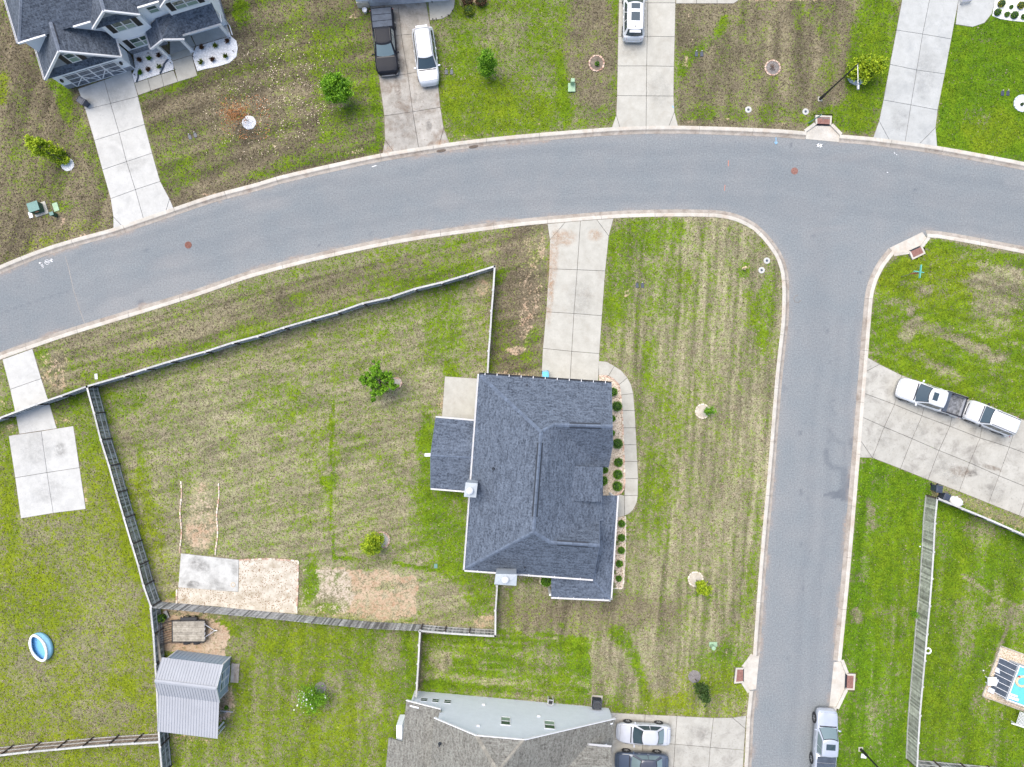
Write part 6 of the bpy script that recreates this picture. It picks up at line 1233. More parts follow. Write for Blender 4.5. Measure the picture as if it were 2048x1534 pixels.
def scatter(name, label, polys, n, size, m, z, seed, kind='stuff', flat=False, density=None):
    r = np.random.default_rng(seed); pts = []
    for poly in polys:
        w_ = [P2(x, y, .12) for x, y in poly]; xs = [p[0] for p in w_]; ys = [p[1] for p in w_]; X_ = r.uniform(min(xs), max(xs), n * 3); Y_ = r.uniform(min(ys), max(ys), n * 3); k = inside(X_, Y_, w_)
        if density is not None: k &= r.random(len(X_)) < density(X_, Y_)
        pts.append(np.stack([X_[k], Y_[k]], 1)[:n])
    p = np.concatenate(pts); n = len(p); s = size * r.uniform(.5, 1.3, n); an = r.uniform(0, PI, n); base = np.array([(1, 0, 0), (0, 1, 0), (-1, 0, 0), (0, -1, 0), (0, 0, .7)])
    if flat: base = np.array([(1, 0, .1), (0, .6, .02), (-1, 0, .12), (0, -.6, 0), (0, 0, .05)])
    c, sn = np.cos(an)[:, None], np.sin(an)[:, None]; bx = base[None, :, 0] * c - base[None, :, 1] * sn; by = base[None, :, 0] * sn + base[None, :, 1] * c
    co = np.stack([p[:, :1] + bx * s[:, None], p[:, 1:] + by * s[:, None], z + base[None, :, 2] * s[:, None] + np.zeros((n, 5))], 2).reshape(-1, 3)
    tri = np.array([(0, 1, 4), (1, 2, 4), (2, 3, 4), (3, 0, 4)]); F = (np.arange(n)[:, None, None] * 5 + tri[None]).reshape(-1, 3)
    me = bpy.data.meshes.new(name); me.vertices.add(len(co)); me.vertices.foreach_set('co', co.astype(np.float32).ravel()); me.loops.add(F.size); me.loops.foreach_set('vertex_index', F.ravel().astype(np.int32)); me.polygons.add(len(F)); me.polygons.foreach_set('loop_start', np.arange(0, F.size, 3, dtype=np.int32)); me.polygons.foreach_set('loop_total', np.full(len(F), 3, np.int32)); me.update(calc_edges=True); me.materials.append(m)
    o = bpy.data.objects.new(name, me); C.objects.link(o); tag(o, label, None, None, kind); return o
def bed(name, label, pts, m, z=.165, em=None, edge=None):
    root = thing(name, label, None); root['kind'] = 'structure'; w_ = [P2(x, y, .12) for x, y in pts]; HARD.append(w_); b = MB(); b.prism(w_, .08, z); b.build('gravel', m, root)
    if em:
        for line_ in edge:
            L = catmull([P2(x, y, .12) for x, y in line_], .3)
            for i in range(len(L) - 1):
                a, c = L[i], L[i + 1]; md = (a + c) / 2; k = MB(); k.box((md.x + random.uniform(-.02, .02), md.y + random.uniform(-.02, .02), .15 + random.uniform(0, .03)), ((c - a).length * .92, .11 + random.uniform(0, .04), .13), math.atan2(c.y - a.y, c.x - a.x) + random.uniform(-.1, .1)); k.build('edging_stone', em if random.random() < .6 else M['edging_pale'], root, bevel=.012)
    return root
# trees
tree('young_tree', 'lime and rusty leaved young tree leaning over its white mulch at the far left', (135, 326), [(-.55, .45, 1.1, .55), (-.9, .75, 2.3, .55), (-1.15, .75, 3.3, .55), (-1.45, .9, 3.8, .42), (-.2, .3, .8, .4)], 3200, .085, LY, seed=1, k=18, zs=.72, rs=1.3)
tree('young_tree', 'almost bare orange leaved sapling in white mulch', (497, 243), [(-.5, .4, 1.6, .75), (-.9, .2, 1.9, .6), (-.2, .3, 1.0, .5)], 420, .06, LO, seed=2, trunk_r=.03, cl=.6)
tree('young_tree', 'dense round green tree to the left of the stained driveway', (687, 200), [(0, .1, 2.2, .85), (-.45, .35, 2.9, .6), (.45, -.2, 2.4, .6), (-.3, -.3, 2.3, .6), (.3, .5, 3.0, .5), (-.65, 0, 2.4, .45)], 5600, .085, LG, seed=3, k=20, rs=1.3)
tree('young_tree', 'upright bright green tree right of the silver white car', (976, 152), [(0, 0, 1.2, .5), (-.05, .15, 2.1, .6), (0, .35, 3.0, .5), (.25, .1, 2.4, .4), (-.3, .4, 2.8, .35)], 2800, .07, LG, seed=4, k=18)
tree('young_tree', 'wide lime green tree behind the tall black street lamp', (1709, 154), [(-.1, .15, 1.7, .65), (.7, .15, 2.6, .6), (1.15, .1, 3.1, .5), (.4, .5, 2.5, .6), (-.4, 0, 1.5, .5), (.3, -.3, 1.8, .5), (1.5, .25, 3.1, .35)], 5200, .09, LY, seed=5, k=18, zs=.70, rs=1.3)
tree('young_tree', 'largest tree with spiky dark green branches in the middle of the fenced garden', (776, 763), [(-.35, -.1, 2.3, .75), (-.45, .9, 3.1, .50), (-.35, 1.6, 3.6, .30), (-1.1, .1, 2.8, .55), (-1.55, .15, 3.1, .35), (.6, -.25, 2.6, .55), (1.1, -.35, 2.8, .32), (-.6, -.8, 2.5, .5), (-.85, -1.4, 2.6, .30), (.3, .5, 2.8, .45), (-1.0, .9, 2.8, .35)], 6500, .09, LG, seed=6, k=12, cl=.22, rs=1.12, trunk_r=.07)
tree('young_tree', 'small bright leaved tree at the lower garden beside a stone ring', (762, 1079), [(-.25, 0, 1.0, .55), (-.55, -.1, 1.7, .6), (-.75, -.25, 2.1, .42), (-.35, .3, 1.6, .4), (-.3, -.5, 1.5, .4)], 3300, .07, LY, seed=7, k=20, rs=1.3)
tree('young_tree', 'tiny sapling in the stone ring on the right hand lawn', (1409, 820), [(.1, .05, .9, .30), (.4, .0, 1.2, .26), (.1, -.2, .9, .2)], 620, .055, LG, seed=8, trunk_r=.025)
tree('young_tree', 'round bright green tree at the stone ring nearest the storm drain', (1393, 1160), [(.15, -.15, 1.3, .42), (.25, -.3, 1.9, .45), (0, -.1, 1.6, .3), (.35, -.45, 2.1, .3)], 2100, .06, LY, seed=9, k=18)
tree('young_tree', 'dark green tree in grey mulch above the two sedans', (1391, 1358), [(.1, -.15, 1.6, .45), (.2, -.5, 2.4, .42), (.35, -.2, 2.1, .36), (.2, -.95, 2.6, .25), (-.2, 0, 1.7, .25)], 1800, .065, LD, seed=10, k=16)
t_ = tree('young_tree', 'loose magnolia tree dotted with white blossoms below the gravel patch', (638, 1378), [(-.3, -.1, 1.3, .65), (-.6, -.5, 2.0, .65), (.1, -.4, 1.9, .6), (-.8, .2, 1.9, .5), (.5, -.2, 2.0, .45), (-.3, -1.0, 2.2, .4)], 1500, .085, LG, seed=11, trunk_r=.04, cl=.62, aspect=.32, zs=.8)
r_ = np.random.default_rng(77); bp, bt = clump_points([(-.3, -.3, 1.9, 1.2)], 60, r_, 30, .5); bp[:, 2] = np.clip(bp[:, 2], 1.2, 3.2); me_ = leaf_mesh('blossoms', bp[:42], .085, LWF, r_, aspect=.8); o_ = bpy.data.objects.new('blossoms', me_); C.objects.link(o_); o_.parent = t_
ring('white mulch circle under the lime and rusty tree', (135, 329), .62, M['white_gravel']); ring('white mulch circle under the bare orange sapling', (498, 245), .66, M['white_gravel']); ring('white stone circle under the lime tree and street lamp', (1713, 152), .78, M['white_gravel'], M['pool_grey'])
ring('brick ring round a small green plant between two driveways', (1193, 127), .66, M['joint'], M['edging'], sq=1.05); ring('brick ring round a bare twiggy shrub in the dry lawn', (1545, 136), .66, M['grey_mulch'], M['edging']); ring('white stone circle at the right edge beside two meter lids', (2044, 207), .72, M['white_gravel'], M['pool_grey'])
ring('stone ring with a tiny sapling on the right hand lawn', (1405, 822.5), .62, M['cream_gravel'], M['edging_pale']); ring('stone ring with a round bright tree, lower on the right hand lawn', (1391, 1158), .64, M['cream_gravel'], M['edging_pale']); ring('stone ring beside the small tree in the fenced garden', (763, 1080), .72, M['cream_gravel'], M['edging'])
ring('faded grey mulch circle by the dark green tree', (1389, 1353), .60, M['grey_mulch']); ring('faded grey mulch circle by the magnolia', (641, 1375), .55, M['grey_mulch']); ring('small stone patch under the largest garden tree', (793, 766), .45, M['cream_gravel'], M['edging'])
shrub('small green plant in the middle of the brick ring', 1194, 128, .22, LG, 260, .4, group=None, leaf=.05, seed=1, ball=False); shrub('bare twiggy shrub in the brick ring', 1544, 135, .30, LR, 160, .4, group=None, leaf=.04, seed=2, ball=False, core=False); shrub('dry stump twigs in the white stone circle at the right edge', 2043, 209, .16, LD, 60, .3, group=None, leaf=.04, seed=3, ball=False)
# clipped shrubs along the front of the middle house
for i, (x, y, rp, lb) in enumerate([(1226, 783.5, 9, 'partly hidden round shrub nearest the driveway end of the house front'), (1234, 812.5, 11, 'large round shrub near the top of the house front bed'), (1225, 837, 6, 'small shrub peeping out from the roof edge, upper one'), (1224, 866, 6, 'small shrub peeping out from the roof edge, lower one'),
        (1235, 887, 10.5, 'large round shrub beside the widest roof edge'), (1236.3, 924.6, 8.6, 'round green shrub, first of three in a column by the front path'), (1235.5, 948.9, 9.5, 'round green shrub, middle of three in a column by the front path'), (1234.5, 972.3, 9.7, 'round green shrub, lowest of three in a column by the front path'),
        (1209.5, 939.5, 7.5, 'round shrub tucked under the dormer roof edge, upper one'), (1206, 961.4, 10, 'round shrub tucked under the dormer roof edge, lower one'), (1243, 1046.8, 7.4, 'round shrub just below the end of the front path'), (1242.5, 1075, 8.3, 'largest round shrub in the narrow lower bed'),
        (1242.2, 1100.2, 7, 'third round shrub down in the narrow lower bed'), (1238.5, 1127, 7.5, 'fourth round shrub down in the narrow lower bed'), (1237.5, 1156.6, 6.5, 'last round shrub at the foot of the narrow lower bed')]):
    shrub(lb, x, y, rp / 22.3 * random.uniform(.93, 1.07), LB if rp > 10 else LG, 900 if rp > 9 else 650, rp / 22.3 * 1.6, seed=20 + i)
for i, (x, y, lb) in enumerate([(1232.5, 1084.6, 'wispy pale green plant under the gutter, uppermost of three'), (1227.8, 1144, 'wispy pale green plant under the gutter, middle one'), (1225.5, 1170, 'wispy pale green plant at the lower end of the narrow bed')]): shrub(lb, x, y, .30, LM, 160, .35, group='wispy plants by the porch', leaf=.05, seed=50 + i, ball=False, core=False)
shrub('wide dark green bush behind the chimney below the eaves', 1092.5, 1161.5, .52, LG, 900, .8, group=None, leaf=.05, seed=60)
shrub('dark red hedge at the top edge beside the rounded walk', 935, 2, .50, LR, 800, .9, name='hedge', group=None, leaf=.05, seed=61, cat='hedge'); shrub('dark red shrub at the top edge, right of the hedge', 962, 0, .55, LR, 800, .9, group=None, leaf=.05, seed=62); shrub('yellow green shrub below the dark red hedge', 937.5, 20.5, .50, LM, 700, .7, group=None, leaf=.045, seed=63)
for i, (x, y, rp, m_, lb) in enumerate([(2002.6, 7.5, 8, LYY, 'yellow shrub in the white gravel, left one'), (1994.8, 25, 7.5, LG, 'green shrub at the left end of the white gravel bed'), (2013, 29.5, 5.5, LG, 'small green shrub between two larger ones in white gravel'), (2028.7, 30.5, 8, LG, 'larger green shrub in white gravel near the corner'), (2041.7, 11, 8, LYY, 'yellow shrub in the white gravel, right one'), (2020.9, 15, 4, LB, 'tiny grey green shrub between the yellow ones'), (2047, 34, 6, LG, 'green shrub cut by the right edge')]):
    shrub(lb, x, y, rp / 22.3, m_, 420, rp / 22.3 * 1.4, group='shrubs in the white gravel at top right', leaf=.045, seed=70 + i, ball=False)
# beds
bedA = [(266.5, 105.3), (318.4, 94.3), (332, 106), (340.3, 117.6), (345.8, 123), (348.5, 139), (269.2, 165.4), (265, 149), (270.6, 136.7)]; bedB = [(392.5, 93.5), (462, 72.5), (473, 82), (475.7, 95.7), (473, 113.5), (459.3, 125.8), (436, 133), (411.4, 138), (395, 142.6), (385.4, 113.5)]
bedC = [(1991.5, -10), (1984, 32), (2000, 38), (2024, 42), (2060, 45), (2100, 45), (2100, -30), (1993, -30)]
bed('white_gravel_bed', 'white gravel bed between the garage and the porch of the white house', bedA, M['white_gravel']); bed('white_gravel_bed', 'white gravel bed in front of the long porch slab', bedB, M['white_gravel']); bed('white_gravel_bed', 'white gravel bed with yellow shrubs at the top right corner', bedC, M['white_gravel'])
bedD = [(1198, 751.5), (1215, 752.5), (1227, 759), (1237, 770), (1241, 790), (1244, 821), (1245.5, 855.5), (1247, 889.4), (1248, 922.7), (1249.4, 957), (1247, 976), (1240, 987), (1225, 991), (1190, 991), (1190, 800), (1198, 775)]
bedE = [(1215, 1038), (1250, 1032.5), (1250.5, 1060), (1250, 1100), (1248.5, 1130), (1246.5, 1160), (1244.5, 1176), (1210, 1176)]
bed('stone_bed', 'tan stone bed with round shrubs along the house front', bedD, M['tan_gravel'], em=M['edging'], edge=[bedD[:13], [(1215, 991), (1236, 989)]]); bed('stone_bed', 'narrow tan stone bed below the front path', bedE, M['tan_gravel'], em=M['edging_pale'], edge=[bedE[1:7], [(1244.5, 1176), (1222, 1176)]])
bed('stone_bed', 'small edged bed round the wide bush below the eaves', [(1079, 1150), (1106, 1150), (1106, 1168), (1096, 1172), (1084, 1170), (1079, 1166)], M['tan_gravel'], em=M['edging_pale'], edge=[[(1079, 1160), (1084, 1170), (1096, 1172), (1106, 1168)]])
bedF = [(357, 1174), (477, 1184), (478.4, 1119.5), (498, 1119), (540, 1117.5), (597, 1122), (596, 1170), (593.5, 1227), (512, 1222), (440, 1213), (354, 1206)]
bed('gravel_patch', 'cream gravel patch with dark flecks round the stained slab', bedF, M['cream_gravel'], z=.15, em=M['edging'], edge=[[(478.4, 1119.5), (498, 1119), (540, 1117.5), (597, 1122)], [(597, 1122), (596, 1170), (593.5, 1227)], [(354.5, 1178), (354, 1206)]])
scatter('wood_chips', 'dark wood chips and weeds scattered over the cream gravel patch', [bedF], 900, .045, mat('dark_chips', (.17, .10, .055), .9, base2=(.30, .21, .12), vscale=5), .155, 5, density=lambda X, Y: np.clip(.25 + .9 * (np.sin(X * 1.9 + 2) * np.cos(Y * 2.3) > -.1), 0, 1))
for bd, m_, nn in ((bedA, 'white_gravel', 500), (bedB, 'white_gravel', 500), (bedC, 'white_gravel', 400), (bedD, 'edging_pale', 1200), (bedE, 'edging_pale', 600)): scatter('pebbles', 'loose pebbles lying in a gravel bed', [bd], nn, .045, M[m_], .165, nn)
scatter('pebbles', 'dark pebbles mixed into the tan stone beds', [bedD, bedE], 500, .04, M['bark'], .166, 9)
for i, (x, y, m_) in enumerate([(282.2, 121.7, LR), (300.7, 118.3, LG), (319.8, 112.1, LR), (282.9, 146.3, LG), (298.6, 140.8, LR), (320.5, 135.4, LM), (405.3, 96.4, LR), (431.9, 93, LM), (455.9, 84, LR), (403.2, 125.8, LM), (426.5, 120.3, LR), (452.4, 113.5, LM)]):
    where = ('gravel by the garage' if i < 6 else 'gravel by the porch'); w2 = [('far left', 'far middle', 'far right', 'near left', 'near middle', 'near right')[i % 6]][0]
    spiky('spiky %s plant, %s of six in the %s' % ({LR: 'reddish', LG: 'green', LM: 'yellow green'}[m_], w2, where), x, y, .32, m_, i, n=60)
for i, (x, y) in enumerate([(298, 107.5), (387.5, 115), (342.5, 127), (270.6, 150.5), (467.5, 103.5), (461, 77.6), (349.5, 138)]):
    p = P(x, y, .2); k = MB(); k.tube((0, 0, 0), (0, 0, .22), .012); k.lathe((0, 0, .2), [(.05, 0), (.055, .03), (.02, .05)], 10); o = k.build('garden_light', M['black'], loc=(p.x, p.y, .16))
    tag(o, ['small black path light near the stone wall corner', 'small black path light right of the porch post', 'small black path light at the end of the bent drain pipe', 'small black path light by the garage corner', 'small black path light at the right end of the gravel', 'small black path light at the far porch corner', 'small black path light beside the walk joint'][i], 'path light', 'path lights in the white gravel')
for (pts, lb) in (([(277, 141.5), (276, 155), (273, 164)], 'dark corrugated drain pipe lying by the garage corner'), ([(336.5, 117.5), (328, 128), (326.5, 135), (320, 147.5)], 'bent dark drain pipe crossing the white gravel from the porch')):
    w_ = [P(x, y, .22) for x, y in pts]; k = MB()
    for i in range(len(w_) - 1): k.tube(w_[i], w_[i + 1], .07, 10)
    c = w_[0]; o = k.build('drain_pipe', M['pool_grey'] if False else M['tarp']); tag(o, lb, 'pipe')
# stone edging rows in the garden
for (a, b_, lb) in (((362.4, 962), (361.8, 1106), 'left row of reddish edging bricks beside the bare strip'), ((437.6, 966), (432.7, 1110), 'right row of pale edging bricks beside the bare strip')):
    A_1, B_1 = P(*a, .12), P(*b_, .12); root = thing('brick_edging', lb, 'edging', (A_1.x, A_1.y, .1), 0, 'rows of edging bricks'); L = (B_1 - A_1).length; n = int(L / .30); d = (B_1 - A_1).normalized()
    for i in range(n): k = MB(); wob = .07 * math.sin(i * .55); p = d * (L * (i + .5) / n); k.box((p.x + wob, p.y, .05), (.28, .12, .12), math.atan2(d.y, d.x) + random.uniform(-.08, .08)); k.build('brick', M['edging'] if random.random() < .55 else M['edging_pale'], root, bevel=.01)
scatter('fallen_leaves', 'pale fallen leaves scattered over the dry lawn by the orange sapling', [[(500, 50), (640, 40), (700, 200), (640, 300), (400, 330), (400, 180)]], 560, .055, mat('pale_dead_leaf', (.62, .52, .38), .8), .155, 12, flat=True, density=lambda X, Y: np.exp(-(((X + 21) / 5.5) ** 2 + ((Y - 26) / 5.0) ** 2)))
scatter('fallen_leaves', 'orange fallen leaves on the ground round the bare sapling', [[(440, 190), (540, 190), (540, 280), (440, 280)]], 330, .05, mat('orange_dead_leaf', (.42, .17, .06), .8), .156, 13, flat=True)

# ---------------------------------------------------------------- small things
def simple(mb, name, m, label, cat, group=None, loc=None, **k):
    o = mb.build(name, m, loc=loc, **k); tag(o, label, cat, group); return o
def wheelie(label, px, py, ang, m, lidm=None, hgt=1.02, lx=.56, ly=.62, open_=False):
    p = P(px, py, .55); root = thing('wheelie_bin', label, 'bin', (p.x, p.y, .14), math.radians(ang), 'wheelie bins')
    b = MB(); b.box((0, 0, hgt * .47), (lx * .82, ly * .82, hgt * .86), taper=1.18); b.build('bin_body', m, root, bevel=.03)
    b = MB(); b.box((0, .02, hgt * .95), (lx * 1.03, ly * 1.05, .06)); b.box((0, .02, hgt * .98), (lx * .75, ly * .75, .05)); b.build('lid', lidm or m, root, bevel=.025)
    b = MB(); b.tube((-lx * .45, -ly * .60, hgt * .93), (lx * .45, -ly * .60, hgt * .93), .022); b.build('handle', m, root)
    for s in (-1, 1): b = MB(); b.tube((s * lx * .44, -ly * .45, .13), (s * lx * .53, -ly * .45, .13), .13, 14); b.build('wheel', M['rubber'], root)
    return root
wheelie('dark blue grey wheelie bin on the edge of the white house driveway', 169, 205.5, 235, M['bin']); wheelie('bright cyan recycling bin against the blue grey roofed house', 1090.6, 750, 184, M['cyan'])
wheelie('dark wheelie bin nearer the parking pad, left of the pair', 1871.5, 976, 172, M['bin']); wheelie('dark wheelie bin beside the white sack, right of the pair', 1886.5, 992.5, 155, M['bin'])
p = P(1911, 1003, .2); b = MB(); r_ = np.random.default_rng(4); n = 22; rings = []
for kz_, (rr, zz) in enumerate([(1.0, 0), (1.05, .18), (.82, .36), (.45, .48), (.08, .5)]): rings.append([(math.cos(2 * PI * i / n) * .62 * rr * (1 + .14 * math.sin(i * 2.3 + kz_)) , math.sin(2 * PI * i / n) * .42 * rr * (1 + .16 * math.cos(i * 3.1 + kz_)), zz + .05 * math.sin(i * 1.9 + kz_ * 2)) for i in range(n)])
b.add([q_ for R_ in rings for q_ in R_], [[k * n + i, k * n + (i + 1) % n, (k + 1) * n + (i + 1) % n, (k + 1) * n + i] for k in range(4) for i in range(n)] + [[4 * n + i for i in range(n)]])
o = simple(b, 'rubbish_sack', M['bag'], 'big white plastic sack slumped beside the wheelie bins', 'sack', loc=(p.x, p.y, .12), smooth=True); o.rotation_euler = (0, 0, math.radians(-24))
def box_thing(name, label, cat, px, py, w_, d_, h_, m, ang=0, z=.12, group=None, bevel=.015):
    p = P(px, py, z + h_ * .5); b = MB(); b.box((0, 0, h_ / 2), (w_, d_, h_)); o = simple(b, name, m, label, cat, group, (p.x, p.y, z), bevel=bevel); o.rotation_euler = (0, 0, math.radians(ang)); return o
# electrical transformer and pedestals
p = P(79, 418.5, .12); rt = thing('transformer_box', 'dark green electrical transformer cabinet on a concrete pad', 'utility box', (p.x, p.y, .12), math.radians(18)); b = MB(); b.box((.12, -.05, .04), (1.22, 1.15, .12)); b.build('pad', M['conc'], rt, bevel=.01); b = MB(); b.box((0, 0, .45), (.92, .78, .74)); b.build('cabinet', M['dark_green'], rt, bevel=.02); b = MB(); b.box((0, .03, .85), (.98, .86, .06)); b.build('lid', M['green_box'], rt, bevel=.02); b = MB(); b.box((0.05, -.41, .60), (.3, .02, .16)); b.build('warning_label', M['red_paint'], rt)
p = P(110.5, 430, .3); rt = thing('utility_pedestal', 'small dark green pedestal with pale lid beside the transformer', 'utility box', (p.x, p.y, .12), math.radians(18)); b = MB(); b.box((0, 0, .35), (.30, .26, .70)); b.build('post_body', M['dark_green'], rt, bevel=.02); b = MB(); b.box((0, 0, .72), (.36, .32, .06)); b.build('lid', M['green_box'], rt, bevel=.02)
box_thing('utility_cover', 'pale green ground cover panel beside the transformer', 'utility cover', 111.5, 414, .48, .78, .06, M['green_pale'], 18); box_thing('utility_cover', 'white ground cover panel left of the transformer', 'utility cover', 61.3, 429.8, .34, .56, .05, M['white'], 18)
p = P(1143.5, 172, .3); rt = thing('utility_pedestal', 'pale green utility pedestal in the grass strip by the stop end of the lawn', 'utility box', (p.x, p.y, .12), 0); rt['label'] = 'pale green utility pedestal between the green lawn and the brick ring'; b = MB(); b.box((0, -.12, .12), (.66, .78, .16)); b.build('base', M['green_pale'], rt, bevel=.03); b = MB(); b.box((.05, .25, .48), (.36, .36, .8)); b.build('post_body', M['green_pale'], rt, bevel=.06)
p = P(1424, 1289.5, .2); rt = thing('utility_pedestal', 'pale green utility pedestal near the lower storm drain', 'utility box', (p.x, p.y, .12), 0); b = MB(); b.box((.1, .05, .1), (.72, .42, .14)); b.build('base', M['green_pale'], rt, bevel=.03); b = MB(); b.tube((-.05, -.05, .1), (-.05, -.05, .85), .18, 14); b.build('post_body', M['green_pale'], rt)
box_thing('utility_cover', 'small white cover plate in the grass above the long fence', 'utility cover', 192.3, 753, .26, .50, .05, M['white'], 5); box_thing('utility_cover', 'small teal cover plate in the lower back garden', 'utility cover', 871.5, 1132, .30, .40, .05, M['green_box'], 0)
box_thing('utility_cover', 'white concrete block beside the bottom street lamp', 'utility cover', 1727.5, 1512, .50, .40, .06, M['white'], -8)
for (x, y, ang, lbs, mm) in ((385.5, 272.5, 20, 'in the lawn beside the white house driveway', 'bin'), (898, 144.5, 0, 'beside the silver white car', 'bin'), (1398, 108.5, 0, 'in the dry lawn right of the clean driveway', 'bin'), (1279.5, 571, 3, 'in the corner lawn near the rusty edged driveway', 'bin'), (2010, 187, -5, 'in the bright green lawn at top right', 'bin')):
    for s, w2 in ((-1, 'left'), (1, 'right')):
        p = P(x + s * 5.4, y - s * (2 if ang == 20 else 0), .12); rt = thing('meter_lid', '%s water meter lid of the pair %s' % (w2, lbs), 'meter lid', (p.x, p.y, .12), math.radians(ang), 'water meter lids'); b = MB(); b.box((0, 0, .02), (.27, .42, .06)); b.build('lid', M[mm], rt, bevel=.012)
        b = MB(); b.tube((0, .27, 0), (0, .27, .13), .05, 10); b.build('riser', M['conc'] if not (x == 1279.5 and s < 0) else M['black'], rt)
for (x, y, lb) in ((1496.5, 219.5, 'white concrete ring cover, left of two near the top storm drain'), (1611, 223.5, 'white concrete ring cover beside the foot of the street lamp'), (1533.5, 521.5, 'white ring cover at the corner lawn, upper one'), (1523, 540.5, 'white ring cover at the corner lawn, lower one')):
    p = P(x, y, .12); rt = thing('valve_cover', lb, 'valve cover', (p.x, p.y, .11), 0, 'round valve covers'); b = MB(); b.lathe((0, 0, 0), [(.30, 0), (.29, .06), (.13, .07), (.12, .04)], 20); b.build('collar', M['conc_white'], rt); b = MB(); b.lathe((0, 0, .035), [(.11, 0), (.10, .02)], 14); b.build('lid', M['tarp'], rt)
p = P(1488.5, 536, .3); rt = thing('fire_hydrant', 'small tan hydrant standing in bare grass at the corner', 'hydrant', (p.x, p.y, .12)); b = MB(); b.lathe((0, 0, 0), [(.13, 0), (.13, .05), (.09, .06), (.09, .5), (.12, .52), (.12, .58), (.06, .68), (.02, .7)], 14); b.build('barrel', M['tan'], rt); b = MB(); b.tube((-.18, 0, .4), (.18, 0, .4), .05, 10); b.tube((0, -.18, .4), (0, 0, .4), .06, 10); b.build('outlet', M['tan'], rt)
for (x, y, lb, mm) in ((376.5, 490, 'round rusty red manhole in the left part of the main road', 'rust'), (1589, 342, 'round rusty brown manhole near the junction', 'brickred')):
    p = P(x, y); rt = thing('manhole_cover', lb, 'manhole', (p.x, p.y, .002)); b = MB(); b.lathe((0, 0, 0), [(.34, 0), (.34, .010), (.29, .012)], 28); b.build('frame', M['asphalt'] if False else M['steel'], rt) if False else None
    b = MB(); b.lathe((0, 0, 0), [(.32, 0), (.315, .014)], 28)
    for i in range(-3, 4): b.box((i * .08, 0, .017), (.035, 2 * math.sqrt(max(.01, .27 ** 2 - (i * .08) ** 2)), .008))
    b.build('lid', M[mm], rt)
for (x, y, lb) in ((882.5, 301.5, 'oval rusty drain plate in the far gutter, left of two'), (947, 293.5, 'oval rusty drain plate in the far gutter, right of two')):
    p = P(x, y); b = MB(); b.lathe((0, 0, 0), [(.44, 0), (.43, .012)], 24, sy=.30); o = simple(b, 'drain_plate', M['bark'], lb, 'drain plate', 'drain plates in the gutter', (p.x, p.y, .04)); o.rotation_euler = (0, 0, .14)
# paint marks on the road
def strokes(label, lines, wd, m, name='road_marking'):
    b = MB()
    for L in lines:
        w_ = [P(x, y) for x, y in L]
        for i in range(len(w_) - 1):
            a, c = w_[i], w_[i + 1]; d = (c - a).normalized(); s = Vector((-d.y, d.x, 0)) * wd / 2; e = d * wd * .3; b.poly([(a - e - s) + Vector((0, 0, .005)), (c + e - s) + Vector((0, 0, .005)), (c + e + s) + Vector((0, 0, .005)), (a - e + s) + Vector((0, 0, .005))])
    return simple(b, name, m, label, 'road marking')
zq = lambda x, y: (40 + x / 20.48, 490 + y / 20.48)
strokes('white sprayed circle and arrow with squiggle on the left road edge', [[zq(1110 + 92 * math.cos(t * PI / 6), 700 + 92 * math.sin(t * PI / 6)) for t in range(13)], [zq(1050, 680), zq(1110, 705), zq(1175, 680)], [zq(1205, 655), zq(1350, 620)], [zq(1270, 580), zq(1355, 618), zq(1300, 680)], [zq(790, 740), zq(860, 725), zq(905, 750), zq(880, 790), zq(870, 740)], [zq(870, 810), zq(935, 830), zq(955, 880), zq(890, 900), zq(905, 935), zq(950, 905)]], .09, M['white_paint'])
strokes('short orange sprayed dash, upper of two on the main road', [[(1457, 321), (1456.5, 332)]], .06, M['red_paint']); strokes('short orange sprayed dash, lower of two on the main road', [[(1450, 370), (1449, 381)]], .05, M['red_paint'])
strokes('pale blue sprayed arrow near the top storm drain', [[(1552, 275), (1552, 289)], [(1549.5, 284), (1552, 289), (1554.5, 284)]], .06, M['blue_paint']); strokes('white sprayed double arrow in front of the top storm drain', [[(1632, 290.5), (1646, 291.5)], [(1638, 287.5), (1632, 290.5), (1637, 293)], [(1641, 288.5), (1646, 291.5), (1640, 294)]], .08, M['white_paint'])
strokes('short white sprayed dash beside the far gutter', [[(744, 333.5), (752.5, 331)]], .06, M['white_paint']); strokes('faint white specks right of the round manhole', [[(1788, 305), (1790, 307)], [(1793, 309), (1794, 310)], [(1774, 344.5), (1776, 345)]], .05, M['white_paint'])
strokes('dark curved tar mark near the corner kerb of the side street', [[(1596, 590), (1590, 592), (1587, 598), (1590, 604), (1597, 605), (1602, 600)]], .035, M['joint'], 'tar_mark')
strokes('thin pale seam line where two road surfaces meet', [[(130, 512), (137, 535), (147, 580), (158, 615), (169, 646)]], .035, M['gutter_pan'], 'road_seam'); strokes('blue painted letter like mark on the clean driveway edge', [[(1344, 213.5), (1346.5, 216.5)]], .08, M['blue_paint']).location.z = .165
